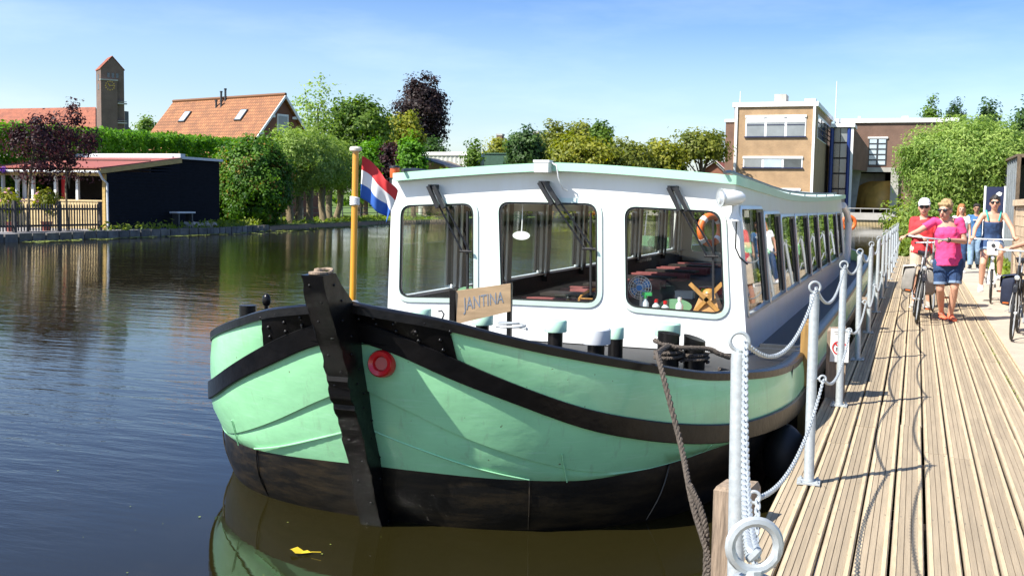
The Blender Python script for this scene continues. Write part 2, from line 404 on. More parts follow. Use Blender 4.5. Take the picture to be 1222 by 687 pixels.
def water_mat():
    m = bpy.data.materials.new('water'); m.use_nodes = True
    nt = m.node_tree; p = nt.nodes['Principled BSDF']
    p.inputs['Base Color'].default_value = (0.014, 0.0118, 0.0035, 1)
    p.inputs['Roughness'].default_value = 0.03
    p.inputs['IOR'].default_value = 1.333
    p.inputs['Specular IOR Level'].default_value = 0.5
    geo = nt.nodes.new('ShaderNodeNewGeometry')
    mp = nt.nodes.new('ShaderNodeMapping'); mp.inputs['Rotation'].default_value = (0, 0, R(-20)); mp.inputs['Scale'].default_value = (0.8, 2.8, 1)
    nt.links.new(geo.outputs['Position'], mp.inputs[0])
    n1 = nt.nodes.new('ShaderNodeTexNoise'); n1.inputs['Scale'].default_value = 1.7; n1.inputs['Detail'].default_value = 4; n1.inputs['Roughness'].default_value = 0.55
    n2 = nt.nodes.new('ShaderNodeTexNoise'); n2.inputs['Scale'].default_value = 0.55; n2.inputs['Detail'].default_value = 2
    nt.links.new(mp.outputs[0], n1.inputs['Vector']); nt.links.new(mp.outputs[0], n2.inputs['Vector'])
    # wind-ruffled patches and calm patches; calm in the lee between the hull and the jetty
    n3 = nt.nodes.new('ShaderNodeTexNoise'); n3.inputs['Scale'].default_value = 0.11; n3.inputs['Detail'].default_value = 2
    nt.links.new(geo.outputs['Position'], n3.inputs['Vector'])
    r3 = nt.nodes.new('ShaderNodeMapRange'); r3.inputs[1].default_value = 0.35; r3.inputs[2].default_value = 0.65; r3.inputs[3].default_value = 0.35; r3.inputs[4].default_value = 1.0
    nt.links.new(n3.outputs[0], r3.inputs[0])
    sx = nt.nodes.new('ShaderNodeSeparateXYZ'); nt.links.new(geo.outputs['Position'], sx.inputs[0])
    lee = nt.nodes.new('ShaderNodeMapRange'); lee.inputs[1].default_value = -5.6; lee.inputs[2].default_value = -4.0; lee.inputs[3].default_value = 1.0; lee.inputs[4].default_value = 0.10
    nt.links.new(sx.outputs[0], lee.inputs[0])
    mu = nt.nodes.new('ShaderNodeMath'); mu.operation = 'MULTIPLY'
    nt.links.new(r3.outputs[0], mu.inputs[0]); nt.links.new(lee.outputs[0], mu.inputs[1])
    a = nt.nodes.new('ShaderNodeMath'); a.operation = 'MULTIPLY'; a.inputs[1].default_value = 0.8
    nt.links.new(n2.outputs[0], a.inputs[0])
    b_ = nt.nodes.new('ShaderNodeMath'); b_.operation = 'ADD'
    nt.links.new(n1.outputs[0], b_.inputs[0]); nt.links.new(a.outputs[0], b_.inputs[1])
    bp = nt.nodes.new('ShaderNodeBump'); bp.inputs['Distance'].default_value = 0.055
    nt.links.new(b_.outputs[0], bp.inputs['Height'])
    st = nt.nodes.new('ShaderNodeMath'); st.operation = 'MULTIPLY'; st.inputs[1].default_value = 0.25
    nt.links.new(mu.outputs[0], st.inputs[0]); nt.links.new(st.outputs[0], bp.inputs['Strength'])
    nt.links.new(bp.outputs[0], p.inputs['Normal'])
    MATS['water'] = m


water_mat()


# ------------------------------------------------------------------ object helpers
def tag(o, label=None, cat=None, group=None, kind=None):
    if label: o['label'] = label
    if cat: o['category'] = cat
    if group: o['group'] = group
    if kind: o['kind'] = kind
    return o


INV = {}


def thing(name, label, cat, loc=(0, 0, 0), rz=0.0, group=None):
    o = bpy.data.objects.new(name, None); COL.objects.link(o)
    o.empty_display_size = 0.1
    o.location = loc; o.rotation_euler = (0, 0, rz)
    INV[o.name] = (Matrix.Translation(Vector(loc)) @ Matrix.Rotation(rz, 4, 'Z')).inverted()
    return tag(o, label, cat, group)


def link(name, me, parent=None, local=False):
    o = bpy.data.objects.new(name, me); COL.objects.link(o)
    if parent is not None:
        o.parent = parent
        if not local and parent.name in INV: o.matrix_parent_inverse = INV[parent.name]
    return o


def copy_tree(o, parent=None):
    c = o.copy(); COL.objects.link(c)
    if parent is not None: c.parent = parent
    for ch in list(o.children): copy_tree(ch, c)
    return c


class MB:
    def __init__(s): s.v = []; s.f = []; s.mi = []; s.cur = 0
    def add(s, vs, fs):
        k = len(s.v); s.v += [tuple(v) for v in vs]
        s.f += [tuple(i + k for i in f) for f in fs]; s.mi += [s.cur] * len(fs); return s
    def box(s, a, b, M=None):
        x0, y0, z0 = a; x1, y1, z1 = b
        vs = [Vector(p) for p in ((x0, y0, z0), (x1, y0, z0), (x1, y1, z0), (x0, y1, z0), (x0, y0, z1), (x1, y0, z1), (x1, y1, z1), (x0, y1, z1))]
        if M is not None: vs = [M @ v for v in vs]
        return s.add(vs, ((0, 3, 2, 1), (4, 5, 6, 7), (0, 1, 5, 4), (1, 2, 6, 5), (2, 3, 7, 6), (3, 0, 4, 7)))
    def beam(s, p, q, w, h, up=(0, 0, 1)):
        p = Vector(p); q = Vector(q); d = (q - p).normalized(); u = Vector(up)
        r = d.cross(u)
        if r.length < 1e-5: r = d.cross(Vector((1, 0, 0)))
        r.normalize(); u = r.cross(d)
        vs = [c + r * (sx * w / 2) + u * (sz * h / 2) for c in (p, q) for sx, sz in ((-1, -1), (1, -1), (1, 1), (-1, 1))]
        return s.add(vs, ((3, 2, 1, 0), (4, 5, 6, 7), (0, 1, 5, 4), (1, 2, 6, 5), (2, 3, 7, 6), (3, 0, 4, 7)))
    def tube(s, pts, rad, n=8, cap=True, closed=False):
        pts = [Vector(p) for p in pts]; m = len(pts)
        rad = list(rad) if hasattr(rad, '__len__') else [rad] * m
        vs = []; fs = []; ref = None
        for i, p in enumerate(pts):
            if closed: d = pts[(i + 1) % m] - pts[i - 1]
            else: d = pts[min(i + 1, m - 1)] - pts[max(i - 1, 0)]
            d.normalize()
            if ref is None: ref = d.orthogonal().normalized()
            ref = (ref - d * ref.dot(d))
            ref = ref.normalized() if ref.length > 1e-6 else d.orthogonal().normalized()
            b = d.cross(ref)
            for k in range(n):
                t = 2 * math.pi * k / n
                vs.append(p + (ref * math.cos(t) + b * math.sin(t)) * rad[i])
        for i in range(m if closed else m - 1):
            j = (i + 1) % m
            for k in range(n):
                k2 = (k + 1) % n
                fs.append((i * n + k, i * n + k2, j * n + k2, j * n + k))
        if cap and not closed:
            fs.append(tuple(range(n - 1, -1, -1))); fs.append(tuple((m - 1) * n + k for k in range(n)))
        return s.add(vs, fs)
    def ell(s, c, r, nu=12, nv=8, M=None, zmin=None):
        c = Vector(c); vs = []; fs = []
        for j in range(nv + 1):
            ph = math.pi * j / nv
            for i in range(nu):
                t = 2 * math.pi * i / nu
                v = Vector((r[0] * math.sin(ph) * math.cos(t), r[1] * math.sin(ph) * math.sin(t), r[2] * math.cos(ph)))
                if zmin is not None and v.z < zmin: v.z = zmin
                if M is not None: v = M @ v
                vs.append(c + v)
        for j in range(nv):
            for i in range(nu):
                a = j * nu + i; b = j * nu + (i + 1) % nu
                fs.append((a, a + nu, b + nu, b))
        return s.add(vs, fs)
    def prism(s, poly, vec):
        n = len(poly); vec = Vector(vec)
        vs = [Vector(p) for p in poly] + [Vector(p) + vec for p in poly]
        fs = [tuple(range(n - 1, -1, -1)), tuple(range(n, 2 * n))] + [(i, (i + 1) % n, n + (i + 1) % n, n + i) for i in range(n)]
        return s.add(vs, fs)
    def torus(s, c, R_, r_, axis=(0, 0, 1), nu=20, nv=8, sx=1.0, sy=1.0, spin=0.0):
        q = Vector((0, 0, 1)).rotation_difference(Vector(axis)).to_matrix()
        pts = [Vector(c) + q @ Vector((R_ * sx * math.cos(2 * math.pi * i / nu + spin), R_ * sy * math.sin(2 * math.pi * i / nu + spin), 0)) for i in range(nu)]
        return s.tube(pts, r_, nv, closed=True)
    def lathe(s, c, prof, n=16, axis=(0, 0, 1)):
        q = Vector((0, 0, 1)).rotation_difference(Vector(axis)).to_matrix(); c = Vector(c); vs = []; fs = []
        for r_, z in prof:
            for k in range(n):
                t = 2 * math.pi * k / n; vs.append(c + q @ Vector((r_ * math.cos(t), r_ * math.sin(t), z)))
        for i in range(len(prof) - 1):
            for k in range(n):
                k2 = (k + 1) % n; fs.append((i * n + k, i * n + k2, (i + 1) * n + k2, (i + 1) * n + k))
        if prof[0][0] > 1e-5: fs.append(tuple(range(n - 1, -1, -1)))
        if prof[-1][0] > 1e-5: fs.append(tuple((len(prof) - 1) * n + k for k in range(n)))
        return s.add(vs, fs)
    def mesh(s, name, mats, angle=38):
        me = bpy.data.meshes.new(name); me.from_pydata(s.v, [], s.f)
        if not isinstance(mats, (list, tuple)): mats = [mats]
        for m in mats: me.materials.append(MATS[m] if isinstance(m, str) else m)
        if max(s.mi or [0]) > 0: me.polygons.foreach_set('material_index', s.mi)
        me.validate(); me.update()
        bm = bmesh.new(); bm.from_mesh(me)
        bmesh.ops.recalc_face_normals(bm, faces=bm.faces[:]); bm.to_mesh(me); bm.free()
        if angle:
            me.shade_smooth(); me.set_sharp_from_angle(angle=R(angle))
        return me
    def build(s, name, mats, parent=None, local=False, angle=38):
        return link(name, s.mesh(name, mats, angle), parent, local)


def one(name, mb, mats, label, cat, group=None, kind=None, angle=38):
    return tag(mb.build(name, mats, angle=angle), label, cat, group, kind)


def struct(name, mb, mats, angle=38):
    return tag(mb.build(name, mats, angle=angle), kind='structure')


def rrect(x0, x1, z0, z1, r, n=5):
    pts = []
    for cx, cz, a0 in ((x1 - r, z1 - r, 0), (x0 + r, z1 - r, 90), (x0 + r, z0 + r, 180), (x1 - r, z0 + r, 270)):
        for k in range(n + 1):
            t = R(a0 + 90 * k / n); pts.append((cx + r * math.cos(t), cz + r * math.sin(t)))
    return pts


def rquad(c, r, n=4):
    """rounded quad from 4 corner points (2D), in order"""
    pts = []
    for i in range(4):
        p = Vector(c[i]); a = (Vector(c[i - 1]) - p).normalized(); b = (Vector(c[(i + 1) % 4]) - p).normalized()
        s_, e_ = p + a * r, p + b * r
        for k in range(n + 1):
            t = k / n; pts.append(tuple((1 - t) ** 2 * s_ + 2 * t * (1 - t) * p + t * t * e_))
    return pts


def panel(name, outer, holes, mapf, vec, mats, parent=None):
    """flat panel with holes: 2D outlines, mapf(u, v) -> 3D, extruded by vec"""
    bm = bmesh.new()
    for loop in [outer] + holes:
        vs = [bm.verts.new((p[0], p[1], 0)) for p in loop]
        for i in range(len(vs)): bm.edges.new((vs[i], vs[(i + 1) % len(vs)]))
    bmesh.ops.triangle_fill(bm, use_beauty=True, use_dissolve=False, edges=bm.edges[:])
    ret = bmesh.ops.extrude_face_region(bm, geom=bm.faces[:])
    top = {v for v in ret['geom'] if isinstance(v, bmesh.types.BMVert)}
    vec = Vector(vec)
    for v in bm.verts:
        p = Vector(mapf(v.co.x, v.co.y)); v.co = p + vec if v in top else p
    bmesh.ops.recalc_face_normals(bm, faces=bm.faces[:])
    me = bpy.data.meshes.new(name); bm.to_mesh(me); bm.free()
    me.materials.append(MATS[mats])
    me.shade_smooth(); me.set_sharp_from_angle(angle=R(25))
    return link(name, me, parent)


def ring_frame(loop_in, width, mapf, nrm, th):
    """frame strip around a 2D loop (outset by width), mapped to 3D with thickness th along nrm"""
    c = Vector((sum(p[0] for p in loop_in) / len(loop_in), sum(p[1] for p in loop_in) / len(loop_in)))
    n = len(loop_in); out = []
    for i in range(n):
        a = Vector(loop_in[i - 1]); b = Vector(loop_in[(i + 1) % n]); t = (b - a).normalized(); nn = Vector((t.y, -t.x))
        p = Vector(loop_in[i])
        if nn.dot(p - c) < 0: nn = -nn
        out.append(p + nn * width)
    nrm = Vector(nrm); mb = MB()
    A = [Vector(mapf(*p)) for p in loop_in]; B = [Vector(mapf(*p)) for p in out]
    vs = [p for p in A] + [p for p in B] + [p + nrm * th for p in A] + [p + nrm * th * 0.6 for p in B]
    fs = []
    for i in range(n):
        j = (i + 1) % n
        fs += [(2 * n + i, 2 * n + j, 3 * n + j, 3 * n + i), (i, j, 2 * n + j, 2 * n + i), (n + j, n + i, 3 * n + i, 3 * n + j), (j, i, n + i, n + j)]
    mb.add(vs, fs)
    return mb


def flat(name, loop, mapf, m, parent=None):
    mb = MB(); mb.add([mapf(*p) for p in loop], [tuple(range(len(loop)))])
    return mb.build(name, m, parent, angle=None)


def interp(x, xs, ys): return float(np.interp(x, xs, ys))


# ================================================================== SETTING
ZW = -0.37
w = MB(); w.add([(-600, -120, ZW), (400, -120, ZW), (400, 1400, ZW), (-600, 1400, ZW)], [(0, 1, 2, 3)])
struct('water', w, 'water', angle=None)


def bank_x(y): return interp(y, [-60, 33, 48, 54, 64, 77, 110, 150], [-33.8, -34.5, -35.2, -36.6, -38.4, -40.5, -40.5, -41])


CEND = 141.0
g = MB()
ys = [-120, 20, 33, 41, 48, 54, 59, 64, 70, 77, 90, 110, CEND]
# left bank: top sheet and its vertical edge
top = [(bank_x(y) - 0.25, y, -0.06) for y in ys] + [(-700, CEND, -0.06), (-700, -120, -0.06)]
g.add(top, [tuple(range(len(top)))])
g.add([(bank_x(y) - 0.25, y, z) for z in (-0.06, -1.5) for y in ys], [(i, i + 1, len(ys) + i + 1, len(ys) + i) for i in range(len(ys) - 1)])
# far end of the canal and the right bank
g.add([(-700, CEND + .02, -0.06), (-700, 1300, -0.06), (400, 1300, -0.06), (400, 39.5, -0.06), (-0.6, 39.5, -0.06), (-0.6, CEND + .02, -0.06)], [(0, 1, 2, 3, 4, 5)])
g.add([(-41.5, CEND + .02, -0.06), (-0.6, CEND + .02, -0.06), (-0.6, CEND + .02, -1.5), (-41.5, CEND + .02, -1.5)], [(0, 1, 2, 3)])
g.add([(-0.6, CEND, -0.06), (-0.6, 39.5, -0.06), (-0.6, 39.5, -1.5), (-0.6, CEND, -1.5)], [(0, 1, 2, 3)])
g.add([(-0.6, 39.5, -0.06), (1.1, 39.5, -0.06), (1.1, 39.5, -1.5), (-0.6, 39.5, -1.5)], [(0, 1, 2, 3)])
g.add([(1.1, 39.5, -0.06), (400, 39.5, -0.06), (400, -120, -0.06), (1.1, -120, -0.06)], [(0, 1, 2, 3)])
g.add([(1.1, 39.5, -0.06), (1.1, -120, -0.06), (1.1, -120, -1.5), (1.1, 39.5, -1.5)], [(0, 1, 2, 3)])
struct('ground', g, 'grass', angle=None)
# paved path on the right bank beside the jetty
g = MB(); g.box((1.062, -12, -0.055), (2.9, 75, -0.004)); struct('path', g, 'concrete_path')
# gravel terrace on the left quay
g = MB(); g.add([(bank_x(y) - 0.28, y, -0.05) for y in (20, 33, 41, 48, 55)] + [(-60, 55, -0.05), (-60, 20, -0.05)], [tuple(range(7))]); struct('terrace', g, 'gravel', angle=None)
# towpath behind the pollard willows
g = MB(); g.add([(-46.5, 57, -0.05), (-44.0, 57, -0.05), (-47.0, 78, -0.05), (-48.5, 110, -0.05), (-51, 110, -0.05), (-49.5, 78, -0.05)], [(0, 1, 2, 3, 4, 5)]); struct('road', g, 'concrete_path', angle=None)

# ---- left quay wall of separate blocks
quay = MB(); quay.add([(bank_x(y) - 0.2, y, z) for z in (-0.08, -1.2) for y in (24, 33, 41, 48, 56.5)], [(i, i + 1, 6 + i, 5 + i) for i in range(4)])
quay_o = struct('quay_wall', quay, 'quay_joint', angle=None)
blk = MB(); blk.box((-0.16, -0.37, -1.0), (0.04, 0.37, 0.0)); blk_me = blk.mesh('block', 'quay_stone')
y = 24.5
while y < 56.3:
    o = link('block', blk_me, quay_o); x = bank_x(y)
    o.location = (x + random.uniform(-.02, .02), y, -0.035 + random.uniform(-.02, .015))
    o.rotation_euler = (0, random.uniform(-.02, .02), math.atan2(-(bank_x(y + .4) - bank_x(y - .4)), 0.8))
    o.scale = (1, random.uniform(.93, 1.0), 1)
    y += 0.79
# timber edging under the willows
ed = MB(); ed.add([(bank_x(y) - 0.15, y, z) for z in (-0.1, -1.2) for y in (56.6, 64, 70, 77, 84, 95, 110, 140)], [(i, i + 1, 9 + i, 8 + i) for i in range(7)])
edge_o = struct('bank_edging', ed, 'earth', angle=None)
st = MB(); st.box((-0.06, -0.22, -1.0), (0.06, 0.22, 0.0)); st_me = st.mesh('board', 'pile_wood')
y = 56.9
while y < 100:
    o = link('board', st_me, edge_o); o.location = (bank_x(y) - .02, y, -0.10 + random.uniform(-.05, .03)); o.rotation_euler = (0, 0, random.uniform(-.05, .05))
    y += 0.52
# lily pads floating off the left bank
lp = MB()
for k in range(520):
    y = random.choice((random.uniform(50, 80), random.uniform(34, 50)) if k % 4 else (random.uniform(58, 78),) * 2)
    x = bank_x(y) + abs(random.gauss(0.2, 1.1 if y > 50 else .5)) + .15
    r_ = random.uniform(.09, .2); a0 = random.uniform(0, 6.28)
    vs = [(x, y, ZW + .012)] + [(x + r_ * math.cos(a0 + t * .66), y + r_ * math.sin(a0 + t * .66), ZW + .012 + random.uniform(0, .02)) for t in range(10)]
    lp.add(vs, [(0, i, i + 1) for i in range(1, 10)])
tag(lp.build('lily_pads', 'lily', angle=None), 'yellow green lily pads floating along the far bank', 'lily pads', kind='stuff')

# ================================================================== VEGETATION
def leaf_mesh(name, P, N, size, tone, m, elong=1.7):
    """one diamond leaf per point; numpy"""
    n = len(P)
    N = N / np.linalg.norm(N, axis=1, keepdims=True)
    a = rng.normal(size=(n, 3)); a -= N * np.sum(a * N, 1, keepdims=True); a /= np.linalg.norm(a, axis=1, keepdims=True)
    b = np.cross(N, a)
    sz = (size * rng.uniform(0.65, 1.35, n))[:, None]
    V = np.empty((n, 4, 3))
    V[:, 0] = P - a * sz * elong * .5; V[:, 1] = P + b * sz * .5 + N * sz * .08; V[:, 2] = P + a * sz * elong * .5; V[:, 3] = P - b * sz * .5 + N * sz * .08
    me = bpy.data.meshes.new(name)
    me.vertices.add(4 * n); me.vertices.foreach_set('co', V.reshape(-1))
    me.loops.add(4 * n); me.loops.foreach_set('vertex_index', np.arange(4 * n, dtype=np.int32))
    me.polygons.add(n); me.polygons.foreach_set('loop_start', np.arange(0, 4 * n, 4, dtype=np.int32))
    try: me.polygons.foreach_set('loop_total', np.full(n, 4, dtype=np.int32))
    except Exception: pass
    at = me.attributes.new('tone', 'FLOAT', 'POINT'); at.data.foreach_set('value', np.repeat(np.clip(tone, 0, 1), 4).astype(np.float32))
    me.materials.append(MATS[m]); me.update(); me.validate()
    return me


def cloud(c, r, nclump, per, cr, shell=0.55, lump=0.22, low=-1.0, flat_=0.8):
    """clump centres in a lumpy ellipsoid, leaves in each clump -> points, normals, tone"""
    c = np.array(c, float); r = np.array(r, float)
    d = rng.normal(size=(nclump * 3, 3)); d /= np.linalg.norm(d, axis=1, keepdims=True); d = d[d[:, 2] > low][:nclump]
    rad = (shell + (1 - shell) * rng.uniform(0, 1, len(d)) ** 0.6) * (1 + lump * np.clip(rng.normal(size=len(d)), -1.6, 1.6) * .6)
    K = c + d * r * rad[:, None]
    crr = cr * rng.uniform(.55, 1.3, len(d))
    tonek = rng.normal(.45, .26, len(d))
    idx = np.repeat(np.arange(len(d)), per)
    off = np.clip(rng.normal(size=(len(idx), 3)), -1.55, 1.55) * np.array([1, 1, flat_]) * .5
    P = K[idx] + off * crr[idx][:, None]
    N = off + d[idx] * .7 + rng.normal(size=off.shape) * .45 + np.array([0, 0, .35])
    T = tonek[idx] + rng.normal(size=len(idx)) * .2
    return P, N, T, K


def limbs(base, top, K, r0, nl=8):
    t = MB(); base = Vector(base); top = Vector(top); mid = base.lerp(top, .5) + Vector((random.uniform(-.04, .04), random.uniform(-.04, .04), 0)) * (top - base).length
    t.tube([base + Vector((0, 0, -.1)), base.lerp(mid, .15), mid, top], [r0 * 1.25, r0, r0 * .8, r0 * .35], 8)
    if len(K):
        sel = [Vector(K[i]) for i in rng.choice(len(K), min(nl, len(K)), replace=False)]
        for k in sel:
            s_ = base.lerp(top, random.uniform(.45, .95)); m_ = s_.lerp(k, .5) + Vector((0, 0, .08 * (k - s_).length))
            t.tube([s_, m_, k], [r0 * .38, r0 * .22, r0 * .06], 5)
    return t


def tree(name, label, base, center, r, m, nclump=90, per=70, cr=0.9, size=0.2, trunk=0.25, bark='bark', group=None, shell=.5, lump=.25, low=-1., extra=None, cat='tree', elong=1.7, nl=9):
    t = thing(name, label, cat, base, group=group)
    P, N, T, K = cloud(center, r, nclump, per, cr, shell, lump, low)
    if extra:
        for (c2, r2, n2) in extra:
            a, b, c_, k_ = cloud(c2, r2, n2, per, cr, shell, lump); P = np.vstack([P, a]); N = np.vstack([N, b]); T = np.append(T, c_); K = np.vstack([K, k_])
    ok = P[:, 2] > base[2] + .05
    link('crown', leaf_mesh('crown', P[ok], N[ok], size, T[ok], m, elong), t)
    limbs(base, (center[0], center[1], center[2] + r[2] * .3), K, trunk, nl).build('trunk', bark, t)
    return t


def PX(x, y, Y): return ony(x, y, Y)


def base_at(x, Y, z=-.06):
    """ground point under the image column x at distance Y along the canal"""
    p = onz(x, 400, 0); k = Y / p.y; return (p.x * k, Y, z)


def tree_px(name, label, xc, ytop, ybot, halfw, Y, m, depth_k=1.0, **kw):
    """tree whose crown spans pixel rows ytop..ybot and columns xc+-halfw, standing at distance Y"""
    b = base_at(xc, Y); pt = PX(xc, ytop, Y); pb = PX(xc, ybot, Y)
    pr = PX(xc + halfw, ybot, Y); dcam = (Vector(EYE) - Vector(b)).length
    hw = halfw * (b[1] * math.cos(YAW) - b[0] * math.sin(YAW)) / FPX
    c = (b[0], b[1], (pt.z + pb.z) / 2)
    return tree(name, label, b, c, (hw, hw * depth_k, (pt.z - pb.z) / 2), m, **kw)


# -- hedge and conifers
def hedge(name, label, a, b, width, h0, h1, n, m, size, cat='hedge'):
    a = Vector(a); b = Vector(b); d = (b - a); L = d.length; d.normalize(); s_ = Vector((d.y, -d.x, 0))
    t = thing(name, label, cat, a)
    u = rng.uniform(0, L, n); v = rng.uniform(-1, 1, n); z = rng.uniform(0, 1, n) ** .75
    hh = h0 + (h1 - h0) * u / L + .07 * np.sin(u * 2.3) + .06 * np.sin(u * 5.1 + 1)
    edge = rng.uniform(0, 1, n) < .75
    v = np.where(edge, np.sign(v) * rng.uniform(.8, 1.05, n) * (1 - .18 * z), v); z = np.where(~edge, rng.uniform(.9, 1.04, n), z)
    P = np.array(a)[None] + u[:, None] * np.array(d)[None] + (v * width / 2)[:, None] * np.array(s_)[None]; P[:, 2] = a.z + z * hh
    P += rng.normal(size=P.shape) * .06
    N = v[:, None] * np.array(s_)[None] + np.array([0, 0, 1.])[None] * (z[:, None] ** 3 + .2) + rng.normal(size=P.shape) * .6
    T = .45 + .25 * np.sin(u * 3.7 + z * 5) * np.sin(z * 7 + u) + rng.normal(size=n) * .2
    link('foliage', leaf_mesh('foliage', P, N, size, T, m), t)
    mb = MB()
    k = 0.4
    while k < L:
        p = a + d * k; mb.tube([p, p + Vector((0, 0, h0 * .8))], [.07, .03], 5); k += .9
    mb.build('stems', 'bark', t)
    return t


# ================================================================== BOAT
BC = -3.02
boat = thing('canal_boat', 'mint green and black canal tour boat with white glazed cabin moored at the jetty', 'boat', (BC, 14.0, ZW))
LV = dict(
    G=((5.35, 2.20, 3.2, 2.0), [0, .56, 1.03, 1.27, 1.58, 1.8, 1.98, 2.2], [1.02, .94, .805, .736, .64, .55, .506, .43], [8.5, 14, 20, 26], [.43, .40, .47, .75]),
    S1=((5.42, 2.23, 3.1, 2.05), [0, .25, .5, .92, 1.29, 1.66, 1.98, 2.23], [.93, .87, .775, .578, .405, .28, .185, .165], [8.5, 14, 20, 26], [.165, .14, .2, .42]),
    S2=((5.45, 2.23, 3.0, 2.05), [0, .32, .5, .93, 1.29, 1.66, 1.91, 2.23], [.81, .72, .635, .455, .28, .155, .085, .04], [8.5, 14, 20, 26], [.04, .015, .07, .28]),
    P=((5.72, 2.10, 2.7, 2.3), [0, .41, .85, 1.26, 1.64, 1.85, 2.1], [.0, -.009, -.033, -.052, .0, .045, .02], [8.5, 14, 20, 26], [.02, .0, .05, .25]),
    W=((5.86, 1.90, 2.2, 2.5), [0, 2], [-.36, -.36], [8, 26], [-.36, -.36]),
    U=((6.25, 1.60, 2.4, 2.4), [0, 2], [-.95, -.95], [8, 26], [-.95, -.95]))
NB, AFT = 44, [9.2, 10.5, 12, 14, 16, 18, 20, 22, 23.5, 24.7, 25.6, 26.1]
TAP = [1, 1, 1, 1, 1, 1, 1, 1, .95, .84, .68, .45]
CV = {}
for k, (pp, hs, zs, ay, az) in LV.items():
    Y0, B, L, p_ = pp; pts = []
    for i in range(NB + 1):
        t = math.pi / 2 * (i / NB) ** 1.25
        h = B * math.sin(t) ** (2 / p_); y = Y0 + L * (1 - math.cos(t) ** (2 / p_)) if i < NB else Y0 + L
        pts.append((h, y, interp(h, hs, zs)))
    for yy, tp in zip(AFT, TAP): pts.append((B * tp, yy, interp(yy, ay, az)))
    A = np.array(pts)
    # light smoothing of heights
    z = A[:, 2].copy()
    for _ in range(3): z[1:-1] = (z[:-2] + 2 * z[1:-1] + z[2:]) / 4
    A[:, 2] = z
    CV[k] = A


def nrm_plan(A):
    d = np.gradient(A[:, :2], axis=0); n = np.stack([d[:, 1], -d[:, 0]], 1); n /= np.maximum(np.linalg.norm(n, axis=1, keepdims=True), 1e-6)
    n[0] = (0.25, -0.97); return n


def lerp_lv(a, b, f): return CV[a] * (1 - f) + CV[b] * f


def strip(rows, side, i0=0, i1=None, mb=None):
    """rows: list of (curve array, outward offset); quad strips between them"""
    mb = mb or MB(); i1 = i1 or len(rows[0][0]); vs = []; n = i1 - i0
    for A, off in rows:
        q = nrm_plan(A)
        for i in range(i0, i1):
            vs.append((BC + side * (A[i, 0] + q[i, 0] * off), A[i, 1] + q[i, 1] * off, A[i, 2]))
    fs = [(r * n + i, r * n + i + 1, (r + 1) * n + i + 1, (r + 1) * n + i) for r in range(len(rows) - 1) for i in range(n - 1)]
    return mb.add(vs, fs)


def shifted(A, dz):
    B_ = A.copy(); B_[:, 2] += dz; return B_


